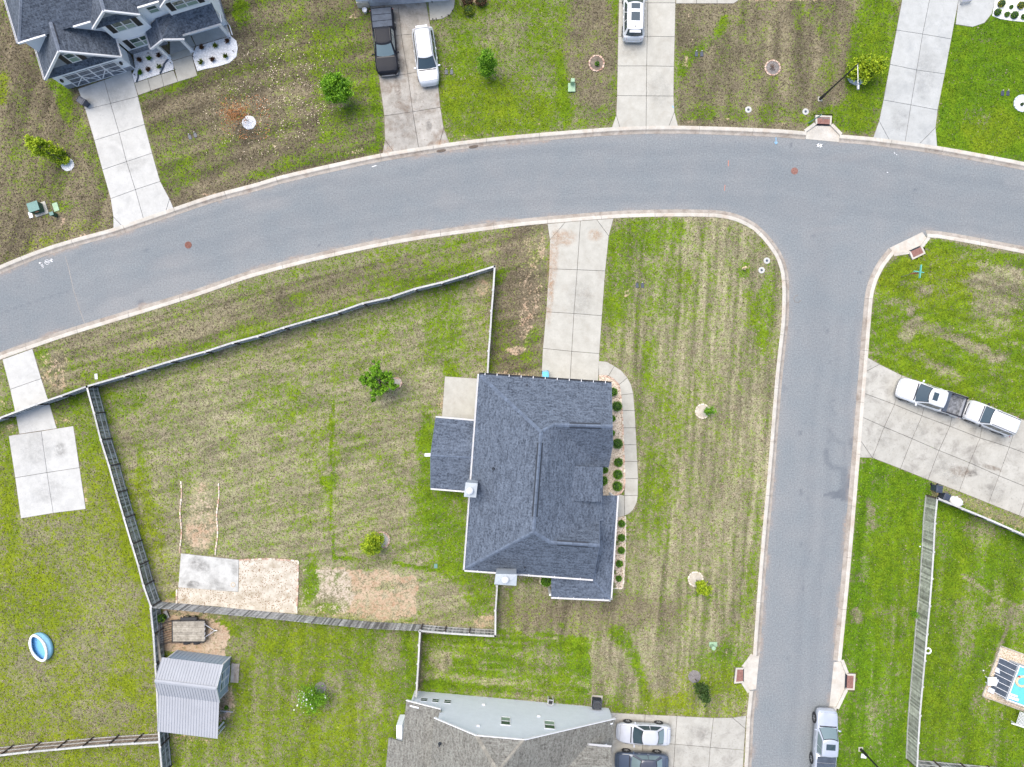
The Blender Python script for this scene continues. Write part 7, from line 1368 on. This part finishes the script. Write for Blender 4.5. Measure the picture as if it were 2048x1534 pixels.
# street lamps
def lamp(label, base, top_h, arm, armv):
    p = P(*base, .12); rt = thing('street_lamp', label, 'street lamp', (p.x, p.y, .1), 0, 'street lamps'); b = MB(); b.tube((0, 0, 0), (0, 0, 1.1), .13, 14, .12); b.tube((0, 0, 1.1), (0, 0, top_h), .085, 12, .05); b.build('pole', M['black'], rt); b = MB(); b.box((0, 0, .02), (.42, .42, .06)); b.build('base_plate', M['conc'], rt, bevel=.01)
    a = Vector((0, 0, top_h - .1)); e = a + Vector(armv); b = MB(); b.tube(a, e, .035, 8, .03); b.build('arm', M['steel'], rt)
    d = Vector(armv).normalized(); b = MB(); b.tube(e, e + d * .22, .06, 10, .13); b.tube(e + d * .22, e + d * .50, .13, 12, .10); b.build('lamp_head', M['steel'], rt); return rt
lamp('tall black street lamp with silver arm over the lime tree', (1640, 198), 7.15, 1, (-.03, -1.62, .12)); lamp('black street lamp leaning out of the bottom edge, beside a white block', (1721.5, 1498.5), 7.0, 1, (-.9, -1.3, .12))
p = P(1617, 246, .12); b = MB(); rt = thing('cable_riser', 'slim grey riser with bent conduits over the top storm drain', 'utility pole', (p.x, p.y, .12)); p1, p2 = P(1660, 237.5, 2.6), P(1636, 243.5, 1.6); b.tube((0, 0, 0), (.35, .03, 1.9), .05, 8); b.build('mast', M['green_box'], rt); b = MB(); b.tube((.25, .02, 1.3), (p1 - rt.location), .035, 8); b.tube((.9, .05, 1.0), (p1 - rt.location) - Vector((.5, .1, .2)), .02, 6); b.build('conduit', M['steel'], rt)
# stop sign with street name blades seen from above
p = P(1802, 553.5, .12); rt = thing('stop_sign', 'stop sign post with teal street name blades at the junction corner', 'road sign', (p.x, p.y, .12)); b = MB(); b.tube((0, 0, 0), (0, 0, 2.95), .032, 8); b.build('post', M['steel'], rt)
b = MB(); vs = [(math.cos(PI / 8 + i * PI / 4) * .38, -.05, 2.15 + math.sin(PI / 8 + i * PI / 4) * .38) for i in range(8)]; vs2 = [(x, -.035, z) for x, y, z in vs]; b.add(vs + vs2, [list(range(8)), list(range(15, 7, -1))] + [[i, (i + 1) % 8, 8 + (i + 1) % 8, 8 + i] for i in range(8)]); b.build('octagon', M['sign_red'], rt)
b = MB(); vs = [(math.cos(PI / 8 + i * PI / 4) * .41, -.034, 2.15 + math.sin(PI / 8 + i * PI / 4) * .41) for i in range(8)]; vs2 = [(x, -.030, z) for x, y, z in vs]; b.add(vs + vs2, [list(range(8)), list(range(15, 7, -1))] + [[i, (i + 1) % 8, 8 + (i + 1) % 8, 8 + i] for i in range(8)]); b.build('octagon_rim', M['white'], rt)
b = MB(); b.box((0.0, 0, 3.05), (.06, 1.15, .2), math.radians(-7)); b.build('street_name_blade', M['sign_green'], rt); b = MB(); b.box((0, 0, 2.8), (.86, .06, .2), math.radians(-9)); b.build('street_name_blade', M['sign_green'], rt)
# inflatable pool
p = P(86, 1291, .1); rt = thing('inflatable_pool', 'pale blue inflatable pool with a collapsed white rim on the left lawn', 'paddling pool', (p.x, p.y, .12), math.radians(-66)); n = 28; b = MB(); rings = []
def egg(t, s, k): return (math.cos(t) * 1.32 * s, math.sin(t) * (.98 - k) * s)
for (s, z, k) in ((.80, 0, -.02), (1.0, .12, .0), (1.0, .34, .10), (.97, .56, .30)): rings.append([(*egg(2 * PI * i / n, s, k), z) for i in range(n)])
b.add([q_ for R_ in rings for q_ in R_], [[k * n + i, k * n + (i + 1) % n, (k + 1) * n + (i + 1) % n, (k + 1) * n + i] for k in range(3) for i in range(n)]); b.build('pool_side', M['pool_wall'], rt, smooth=True)
b = MB(); m_ = 10; vs = []
for i in range(n):
    t = 2 * PI * i / n; cx_, cy_ = egg(t, .92, .32); nx_, ny_ = math.cos(t), math.sin(t) * 1.3; l_ = math.hypot(nx_, ny_); nx_ /= l_; ny_ /= l_
    for j in range(m_): a = 2 * PI * j / m_; rr = .115 * (1 + .12 * math.sin(t * 5)); vs.append((cx_ + nx_ * rr * math.cos(a), cy_ + ny_ * rr * math.cos(a), .62 + rr * math.sin(a) + .03 * math.sin(3 * t)))
b.add(vs, [[i * m_ + j, i * m_ + (j + 1) % m_, ((i + 1) % n) * m_ + (j + 1) % m_, ((i + 1) % n) * m_ + j] for i in range(n) for j in range(m_)]); b.build('inflated_rim', M['bag'], rt, smooth=True)
b = MB(); b.poly([(*egg(2 * PI * i / n, .9, .22), .22) for i in range(n)]); b.build('pool_floor', M['pool_blue'], rt)
for (x, y) in ((.8, .2), (-.7, -.15)): b = MB(); b.lathe((x, y, .225), [(.04, 0), (.03, .02)], 8); b.build('floor_valve', M['tarp'], rt)
# trailer
c_ = P(378, 1261.5, .6); rt = thing('utility_trailer', 'flat wooden decked utility trailer with a black ramp gate', 'trailer', (c_.x, c_.y, .12), math.radians(.5))
for i in range(9): b = MB(); b.box((0, (i - 4) * .208, .55), (2.86, .196, .04)); b.build('deck_plank', M['plank'], rt, bevel=.006)
b = MB()
for y in (-.98, .98): b.box((0, y, .52), (2.95, .06, .12))
for x in (-1.45, 1.47): b.box((x, 0, .52), (.06, 2.0, .12))
for y in (-.98, .98): b.box((0, y, .80), (2.95, .035, .035)); [b.box((x, y, .66), (.035, .035, .28)) for x in (-1.44, -.7, .7, 1.44)]
b.build('frame', M['black'], rt)
b = MB()
for i in range(4): b.box((1.50, (i - 1.5) * .42, .60), (.05, .22, .10))
b.build('front_bracket', M['steel'], rt)
b = MB(); b.beam((1.48, .55, .5), (2.35, 0, .5), .06, .08); b.beam((1.48, -.55, .5), (2.35, 0, .5), .06, .08); b.tube((2.3, 0, .5), (2.55, 0, .5), .05); b.tube((2.1, 0, .05), (2.1, 0, .85), .035); b.build('tongue', M['steel'], rt)
gt = MB()
for y in (-.95, .95): gt.beam((-1.5, y, .5), (-2.12, y, 1.5), .05, .05)
for f in (0.02, 1.0): gt.beam((-1.5 - .62 * f, -.95, .5 + f), (-1.5 - .62 * f, .95, .5 + f), .05, .05)
gt.build('ramp_frame', M['black'], rt)
for i in range(9): b = MB(); y = -.85 + i * .2125; b.beam((-1.52, y, .52), (-2.1, y, 1.48), .03, .03); b.build('ramp_bar', M['black'], rt)
for (x, y) in ((-.28, 1.13), (.30, 1.13), (-.28, -1.13), (.62, -1.13)):
    b = MB(); b.tube((x, y - .1, .30), (x, y + .1, .30), .30, 20); w_o = b.build('wheel', M['rubber'], rt); b = MB(); b.tube((x, y - .104 if y < 0 else y + .09, .3), (x, y - .09 if y < 0 else y + .104, .3), .16, 16); b.build('rim', M['rim'], w_o)
for y in (-1.13, 1.13): b = MB(); b.box((.05, y, .66), (1.4, .26, .02)); b.box((-.68, y, .55), (.03, .26, .22)); b.box((.78, y, .55), (.03, .26, .22)); b.build('mudguard', M['black'], rt) if y > 0 else None
box_thing('concrete_step', 'weathered concrete step in front of the shed door', 'step', 470, 1346, .74, 1.72, .10, M['conc_old'], -4, .12)
def board(label, a, ha, b_, hb, w_, t_, m, cat='plank', name='leaning_board', up=(0, 0, 1)):
    k = MB(); k.beam(P(*a, ha), P(*b_, hb), w_, t_, up=up); return simple(k, name, m, label, cat)
board('white board propped at the open end of the lean-to', (448, 1444), .15, (432, 1463), 1.5, .16, .03, M['white']); board('grey pole sticking out of the lean-to', (434, 1421), .9, (466, 1424), .6, .07, .07, M['steel'], 'pole', 'metal_pole'); board('second thinner pole under the lean-to edge', (434, 1427), .5, (452, 1425), .5, .05, .05, M['steel'], 'pole', 'metal_pole')
board('wide pinkish white board leaning on the dark fence by the trailer', (313, 1271), 1.3, (321, 1325), 1.3, .24, .04, M['plank']); board('long brown timber lying between fence and trailer ramp', (321.5, 1262), .35, (326.5, 1308), .35, .15, .08, M['plank']); board('thin white plank against the fence behind the shed', (314.5, 1330), 1.2, (318, 1370), 1.2, .18, .04, M['rail']); board('light grey timber end beside the trailer ramp', (330, 1222), .3, (336, 1236), .3, .32, .1, M['wood_grey'])
shrub('green weed climbing between the fence and trailer', 324, 1236, .38, LG, 500, 1.0, group=None, leaf=.06, seed=90, ball=False); shrub('small round green plant by the lean-to', 453.5, 1414, .18, LG, 200, .3, group=None, leaf=.04, seed=91); shrub('ivy patch growing on the mossy fence', 1828, 1228, .30, LG, 420, 1.5, group=None, leaf=.06, seed=92, ball=False, core=False)
b = MB(); p = P(444, 1425, .12); [b.box((random.uniform(-.5, .5), random.uniform(-.7, .7), .05), (.22, .11, .09), random.uniform(0, 3)) for _ in range(16)]; simple(b, 'brick_pile', M['edging'], 'scatter of loose red bricks beside the lean-to', 'bricks', loc=(p.x, p.y, .1))
# air conditioner, meter stand, planter pot
p = P(1193, 1405, .4); rt = thing('air_conditioner', 'black air conditioning unit against the grey north wall', 'air conditioner', (p.x, p.y, .12), math.radians(-5)); b = MB(); b.box((0, 0, .42), (.80, .80, .78)); b.build('casing', M['vent_black'], rt, bevel=.03)
b = MB()
for i in range(5): b.lathe((0, 0, .82), [(.07 + i * .065, 0), (.07 + i * .065, .015), (.055 + i * .065, .015), (.055 + i * .065, 0)], 20)
b.build('fan_grille', M['steel'], rt); b = MB(); b.box((.05, .05, .02), (1.0, 1.0, .08)); b.build('pad', M['conc_old'], rt)
p = P(1100.5, 1399, .3); rt = thing('hose_reel', 'white framed hose reel standing at the grey north wall', 'hose reel', (p.x, p.y, .12), math.radians(-5)); b = MB()
for x in (-.22, .22): b.box((x, 0, .4), (.04, .5, .8))
b.box((0, .22, .78), (.48, .04, .04)); b.box((0, -.22, .78), (.48, .04, .04)); b.build('frame', M['white'], rt); b = MB(); b.tube((-.17, 0, .5), (.17, 0, .5), .2, 16); b.build('drum', M['black'], rt)
p = P(730, 21.5, .3); b = MB(); b.lathe((0, 0, 0), [(.16, 0), (.20, .35), (.22, .38), (.18, .38), (.16, .3), (.05, .28)], 18); simple(b, 'plant_pot', M['bag'], 'round white pot at the corner of the top garage', 'pot', loc=(p.x, p.y, .12))
p = P(1929, 2.5, .2); rt = thing('garden_bench', 'small grey metal bench end at the top of the rounded walk', 'bench', (p.x, p.y, .16), .2); b = MB(); [b.box((0, -.18 + i * .09, .4), (.9, .06, .02)) for i in range(5)]; b.build('seat', M['steel'], rt); b = MB(); [b.box((x, y, .2), (.04, .04, .4)) for x in (-.4, .4) for y in (-.18, .18)]; b.build('legs', M['steel'], rt)
for i, (x, y, lb) in enumerate([(866, 39.6, 'nearest the driveway'), (872.5, 38.4, 'second from the driveway'), (884, 35.4, 'third from the driveway'), (896.5, 31.5, 'fourth from the driveway'), (905, 22.5, 'at the far curve'), (864.5, 5.5, 'in the middle of the walk')]):
    p = P(x, y, .2); k = MB(); k.tube((0, 0, 0), (0, 0, .2), .012); k.lathe((0, 0, .19), [(.055, 0), (.06, .03), (.02, .05)], 10); tag(k.build('garden_light', M['black'], loc=(p.x, p.y, .14)), 'small black path light on the rounded walk, ' + lb, 'path light', 'path lights on the rounded walk')
# ring float by the mossy fence, ring of paper on the garden slab
def torus(c, R_, r, m, name, label, cat, n=22, k=10, sq=1.0):
    b = MB(); vs = []
    for i in range(n):
        t = 2 * PI * i / n
        for j in range(k): a = 2 * PI * j / k; vs.append(((R_ + r * math.cos(a)) * math.cos(t), (R_ + r * math.cos(a)) * math.sin(t) * sq, r + r * math.sin(a)))
    b.add(vs, [[i * k + j, i * k + (j + 1) % k, ((i + 1) % n) * k + (j + 1) % k, ((i + 1) % n) * k + j] for i in range(n) for j in range(k)]); return simple(b, name, m, label, cat, loc=c, smooth=True)
p = P(1857.5, 1302.5, .3); torus((p.x, p.y, .12), .24, .075, M['bag'], 'swim_ring', 'white swim ring lying on the grass against the mossy fence', 'swim ring'); p = P(466.3, 1169.5, .2); torus((p.x, p.y, .20), .19, .022, M['tan'], 'metal_ring', 'thin round ring lying on the stained garden slab', 'ring')
# above ground pool at the right edge
q0, q1 = P(2016.9, 1318), P(1991.6, 1386.8); dn = (q1 - q0).normalized(); dr_ = Vector((-dn.y, dn.x, 0)); dr_ = dr_ if dr_.x > 0 else -dr_
rt = thing('swimming_pool', 'above ground pool with white rim and tarp covered side at the right edge', 'pool', (q0.x, q0.y, .1)); Lp, Wp, Hp = 6.0, (q1 - q0).length, 1.28
def Q(a, b_, h=0.0): v = dr_ * a + dn * b_; return Vector((v.x, v.y, h))
b = MB(); b.prism([Q(-1.15, -.85).xy, Q(Lp + 1, -.85).xy, Q(Lp + 1, Wp + .55).xy, Q(-1.15, Wp + .55).xy], 0, .05); b.build('sand_base', M['tan_gravel'], rt)
b = MB()
for (s0, s1) in ((Q(-1.2, -.9, .08), Q(Lp + 1, -.9, .08)), (Q(-1.2, Wp + .6, .08), Q(Lp + 1, Wp + .6, .08)), (Q(-1.2, -.9, .08), Q(-1.2, Wp + .6, .08))): b.beam(s0, s1, .10, .12)
b.build('timber_border', M['plank'], rt)
b = MB(); oc = [Q(0, 0).xy, Q(Lp, 0).xy, Q(Lp, Wp).xy, Q(0, Wp).xy]; ic = [Q(.12, .12).xy, Q(Lp - .12, .12).xy, Q(Lp - .12, Wp - .12).xy, Q(.12, Wp - .12).xy]
b.add([(*p_, .05) for p_ in oc] + [(*p_, Hp) for p_ in oc], [[i, (i + 1) % 4, 4 + (i + 1) % 4, 4 + i] for i in range(4)]); b.build('pool_wall', M['pool_grey'], rt)
b = MB(); b.add([(*p_, Hp) for p_ in oc] + [(*p_, Hp) for p_ in ic] + [(*p_, Hp - .06) for p_ in oc], [[i, (i + 1) % 4, 4 + (i + 1) % 4, 4 + i] for i in range(4)] + [[i, (i + 1) % 4, 8 + (i + 1) % 4, 8 + i] for i in range(4)]); b.build('pool_rim', M['white'], rt)
b = MB(); b.add([(*p_, Hp) for p_ in ic] + [(*p_, .2) for p_ in ic], [[i, (i + 1) % 4, 4 + (i + 1) % 4, 4 + i] for i in range(4)]); b.build('liner', M['pool_blue'], rt)
b = MB(); b.poly([(*p_, Hp - .16) for p_ in ic]); b.build('water', M['water'], rt)
b = MB(); b.slab3([Q(-.95, .2, .12), Q(-.02, .05, 1.1), Q(-.02, Wp - .05, 1.1), Q(-.75, Wp - .3, .12)], .02, n=(-.6, 0, .8)); b.build('tarp_skirt', M['tarp'], rt)
for i in range(7): b = MB(); t = .15 + i * (Wp - .3) / 6; b.beam(Q(-.02, t, Hp - .08), Q(-1.0 + .1 * (i == 6), t - .04, .12), .04, .04); b.build('side_brace', M['white'], rt)
for i in range(4): b = MB(); t = .1 + i * .95; b.slab3([Q(-.95, t, .10), Q(-.95, t + .42, .10), Q(-.60, t + .42, .46), Q(-.60, t, .46)], .02, n=(-.7, 0, .7)); b.build('side_panel', M['pool_grey'], rt)
b = MB(); b.box(tuple(Q(.55, Wp - .35, Hp - .06)), (1.0, .26, .12), math.radians(-18)); b.box(tuple(Q(.5, Wp - .62, Hp - .1)), (.8, .2, .1), math.radians(-18)); b.build('pool_steps', M['white'], rt, bevel=.03)
p = P(2043, 1362, 1.15); torus((p.x, p.y, 1.10), .52, .13, M['tan'], 'pool_float', 'tan ring shaped float drifting in the pool', 'float', sq=.85); p = P(2038.5, 1353, 1.4); k = MB(); k.lathe((0, 0, 0), [(.06, 0), (.07, .12), (.05, .13)], 12); simple(k, 'drink_cup', M['sign_red'], 'dark red cup standing on the pool float', 'cup', loc=(p.x, p.y, 1.34))
p = P(1983, 1362, .5); k = MB(); k.box((0, 0, .45), (.78, .72, .14)); k.box((-.02, .05, .53), (.30, .05, .03)); [k.box((x, y, .2), (.08, .08, .4)) for x in (-.3, .3) for y in (-.26, .26)]; o = simple(k, 'garden_table', M['bag'], 'white rounded plastic stool standing against the pool', 'stool', loc=(p.x, p.y, .12), bevel=.05); o.name = 'plastic_stool'
k = MB(); p = P(2035, 1432, .1); rt = thing('lattice_screen', 'white lattice panel below the pool', 'lattice', (p.x, p.y, .12), math.radians(-18))
for i in range(8):
    b = MB(); b.beam((-.42 + i * .12, -.60, .62), (-.42 + i * .12, .60, .62), .035, .02); b.build('slat', M['white'], rt)
for i in range(10): b = MB(); b.beam((-.42, -.56 + i * .125, .64), (.42, -.56 + i * .125, .64), .035, .02); b.build('slat', M['white'], rt)
b = MB(); b.box((0, -.66, .55), (1.6, .10, .06)); b.box((-.42, -.60, .3), (.08, .08, .6)); b.box((.42, -.60, .3), (.08, .08, .6)); b.box((.42, .60, .3), (.08, .08, .6)); b.build('frame', M['white'], rt)
for (x, y, lb) in ((1840, 1093, 'left of the mossy fence'), (1967, 1341, 'in the grass left of the pool')):
    p = P(x, y, .15); k = MB(); k.lathe((0, 0, 0), [(.06, 0), (.065, .05), (.02, .1)], 8); simple(k, 'small_ball', M['bag'], 'tiny white ball ' + lb, 'ball', 'small white balls', (p.x, p.y, .12))

# ---------------------------------------------------------------- stains soaked into the concrete
def stain_mat(name, c, den=1.0):
    m, k = new_mat(name, .9, .1); at = k.n('ShaderNodeAttribute', attribute_name='fade'); g = k.n('ShaderNodeNewGeometry'); n_ = k.noise(g.outputs['Position'], 3.2, 5, .75)
    f = k.math('MULTIPLY', at.outputs['Fac'], k.rng(n_, .36, .64), clamp=True); f = k.math('MULTIPLY', f, den); tr = k.n('ShaderNodeBsdfTransparent'); mx = k.n('ShaderNodeMixShader'); k.b.inputs['Base Color'].default_value = (*c, 1)
    out = [q for q in k.t.nodes if q.type == 'OUTPUT_MATERIAL'][0]; k.l(f, mx.inputs[0]); k.l(tr.outputs[0], mx.inputs[1]); k.l(k.b.outputs[0], mx.inputs[2]); k.l(mx.outputs[0], out.inputs['Surface']); return m
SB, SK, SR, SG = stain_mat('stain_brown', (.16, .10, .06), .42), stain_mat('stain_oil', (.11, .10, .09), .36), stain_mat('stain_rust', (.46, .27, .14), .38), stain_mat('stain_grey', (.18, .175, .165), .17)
SLN = [0]
def stain(parent, px, py, rx, ry, ang, m, z=.164):
    SLN[0] += 1; z += SLN[0] * .0004; p = P(px, py, z); n = 14; a = math.radians(-ang); vs = []; fd = []; rx *= CAM_H / FPX; ry *= CAM_H / FPX
    for j in range(n + 1):
        for i in range(n + 1):
            u, v = i / n * 2 - 1, j / n * 2 - 1; vs.append((p.x + u * rx * math.cos(a) - v * ry * math.sin(a), p.y + u * rx * math.sin(a) + v * ry * math.cos(a), z)); r = math.hypot(u, v); fd.append(max(0., min(1., (1 - r) * 2.2)))
    b = MB(); b.add(vs, [[j * (n + 1) + i, j * (n + 1) + i + 1, (j + 1) * (n + 1) + i + 1, (j + 1) * (n + 1) + i] for j in range(n) for i in range(n)]); o = b.build('stain', m, parent); at = o.data.attributes.new('fade', 'FLOAT', 'POINT'); at.data.foreach_set('value', fd)
D_ = [o for o in bpy.data.objects if o.name.startswith('driveway') and o.parent is None]; D_.sort(key=lambda o: o.name)
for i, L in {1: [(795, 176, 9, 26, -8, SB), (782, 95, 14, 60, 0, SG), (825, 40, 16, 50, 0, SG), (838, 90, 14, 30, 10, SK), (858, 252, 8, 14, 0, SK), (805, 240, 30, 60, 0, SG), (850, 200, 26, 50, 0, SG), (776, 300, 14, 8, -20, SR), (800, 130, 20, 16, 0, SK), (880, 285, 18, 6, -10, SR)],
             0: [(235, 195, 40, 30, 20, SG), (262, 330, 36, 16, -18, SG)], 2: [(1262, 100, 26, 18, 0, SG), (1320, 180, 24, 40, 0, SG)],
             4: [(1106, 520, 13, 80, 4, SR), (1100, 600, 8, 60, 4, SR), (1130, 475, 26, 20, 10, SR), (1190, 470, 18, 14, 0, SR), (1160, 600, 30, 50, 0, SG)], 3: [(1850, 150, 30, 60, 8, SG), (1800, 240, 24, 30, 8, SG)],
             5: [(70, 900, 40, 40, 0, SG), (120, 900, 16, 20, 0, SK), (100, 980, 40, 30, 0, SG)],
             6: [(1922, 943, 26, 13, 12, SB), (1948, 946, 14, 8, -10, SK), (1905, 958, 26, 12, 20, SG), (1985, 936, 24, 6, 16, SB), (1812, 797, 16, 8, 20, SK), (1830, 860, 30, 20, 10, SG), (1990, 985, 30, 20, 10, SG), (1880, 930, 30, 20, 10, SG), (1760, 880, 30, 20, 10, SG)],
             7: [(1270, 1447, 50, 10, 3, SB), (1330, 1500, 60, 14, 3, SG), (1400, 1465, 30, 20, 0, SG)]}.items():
    for q_ in L: stain(D_[i], *q_)
ss = [o for o in bpy.data.objects if o.name == 'shed_slab'][0]
for q_ in [(398, 1130, 26, 16, 20, SK), (385, 1168, 24, 8, 5, SK), (468, 1140, 8, 12, 0, SG), (440, 1172, 28, 10, 5, SG)]: stain(ss, *q_, z=.208)

# ---------------------------------------------------------------- grass tufts standing in the lawn
def tufts(n, seed):
    r = np.random.default_rng(seed); X_ = r.uniform(-48.5, 48.5, n); Y_ = r.uniform(-36.5, 36.5, n)
    ii = np.clip(((X_ - X0) / STEP).astype(int), 0, len(gx) - 2); jj = np.clip(((Y_ - Y0) / STEP).astype(int), 0, len(gy) - 2)
    ok = keep[jj, ii] & keep[jj + 1, ii] & keep[jj, ii + 1] & keep[jj + 1, ii + 1]; g = Z['g'][jj, ii]; d = Z['d'][jj, ii]; yl = Z['y'][jj, ii]; bw = Z['w'][jj, ii]
    ok &= (r.random(n) < np.clip(1.1 - d * 1.9, 0, 1)) & ~((kd[jj, ii] < .3) & inroad[jj, ii])
    idx = np.nonzero(ok)[0]; X_, Y_, g, yl, bw = X_[idx], Y_[idx], g[idx], yl[idx], bw[idx]; hard = np.zeros(len(X_), bool)
    for poly in HARD:
        xs = [p[0] for p in poly]; ys = [p[1] for p in poly]; k = (X_ > min(xs) - .1) & (X_ < max(xs) + .1) & (Y_ > min(ys) - .1) & (Y_ < max(ys) + .1)
        if k.any(): kk = np.nonzero(k)[0]; hard[kk[inside(X_[kk], Y_[kk], inset_poly(ccw(poly), -.02))]] = True
    k = ~hard; X_, Y_, g, yl, bw = X_[k], Y_[k], g[k], yl[k], bw[k]; n = len(X_)
    co = np.zeros((n, 6, 3)); s = r.uniform(.035, .075, n); hgt = r.uniform(.03, .075, n); an = r.uniform(0, PI, n)
    for b_, o in ((0, 0), (3, 1.3)):
        dx, dy = np.cos(an + o) * s, np.sin(an + o) * s; lx, ly = r.normal(size=n) * .05, r.normal(size=n) * .05
        co[:, b_] = np.stack([X_ - dx, Y_ - dy, np.full(n, .12)], 1); co[:, b_ + 1] = np.stack([X_ + dx, Y_ + dy, np.full(n, .12)], 1); co[:, b_ + 2] = np.stack([X_ + lx + dx * .2, Y_ + ly, .12 + hgt], 1)
    me = bpy.data.meshes.new('grass_tufts'); me.vertices.add(n * 6); me.vertices.foreach_set('co', co.astype(np.float32).ravel()); me.loops.add(n * 6); me.loops.foreach_set('vertex_index', np.arange(n * 6, dtype=np.int32))
    me.polygons.add(n * 2); me.polygons.foreach_set('loop_start', np.arange(0, n * 6, 3, dtype=np.int32)); me.polygons.foreach_set('loop_total', np.full(n * 2, 3, np.int32)); me.update(calc_edges=True)
    isg = r.random(n) < np.clip(g * 1.15 - .08, 0.02, .98); rv = r.random(n)[:, None]; yy = np.clip(yl + r.normal(size=n) * .25, 0, 1)[:, None]
    gc = (np.array([.045, .11, .004]) * (1 - yy) + np.array([.10, .135, .006]) * yy) * (1 - rv) + (np.array([.15, .27, .010]) * (1 - yy) + np.array([.26, .32, .015]) * yy) * rv
    dc = np.array([.10, .080, .046]) * (1 - rv) + np.array([.37, .31, .215]) * rv; wv_ = np.clip(bw, 0, 1)[:, None] * .4; dc = dc * (1 - wv_); col = np.where(isg[:, None], gc, dc); col = np.concatenate([col, np.ones((n, 1))], 1)
    a = me.attributes.new('tint', 'FLOAT_COLOR', 'POINT'); a.data.foreach_set('color', np.repeat(col, 6, axis=0).astype(np.float32).ravel())
    m, k = new_mat('grass_blades', .8, .2); at = k.n('ShaderNodeAttribute', attribute_name='tint'); k.l(at.outputs['Color'], k.b.inputs['Base Color']); me.materials.append(m)
    o = bpy.data.objects.new('grass_tufts', me); C.objects.link(o); tag(o, 'short tufts of green and straw coloured grass', None, None, 'stuff')
tufts(300000, 99)
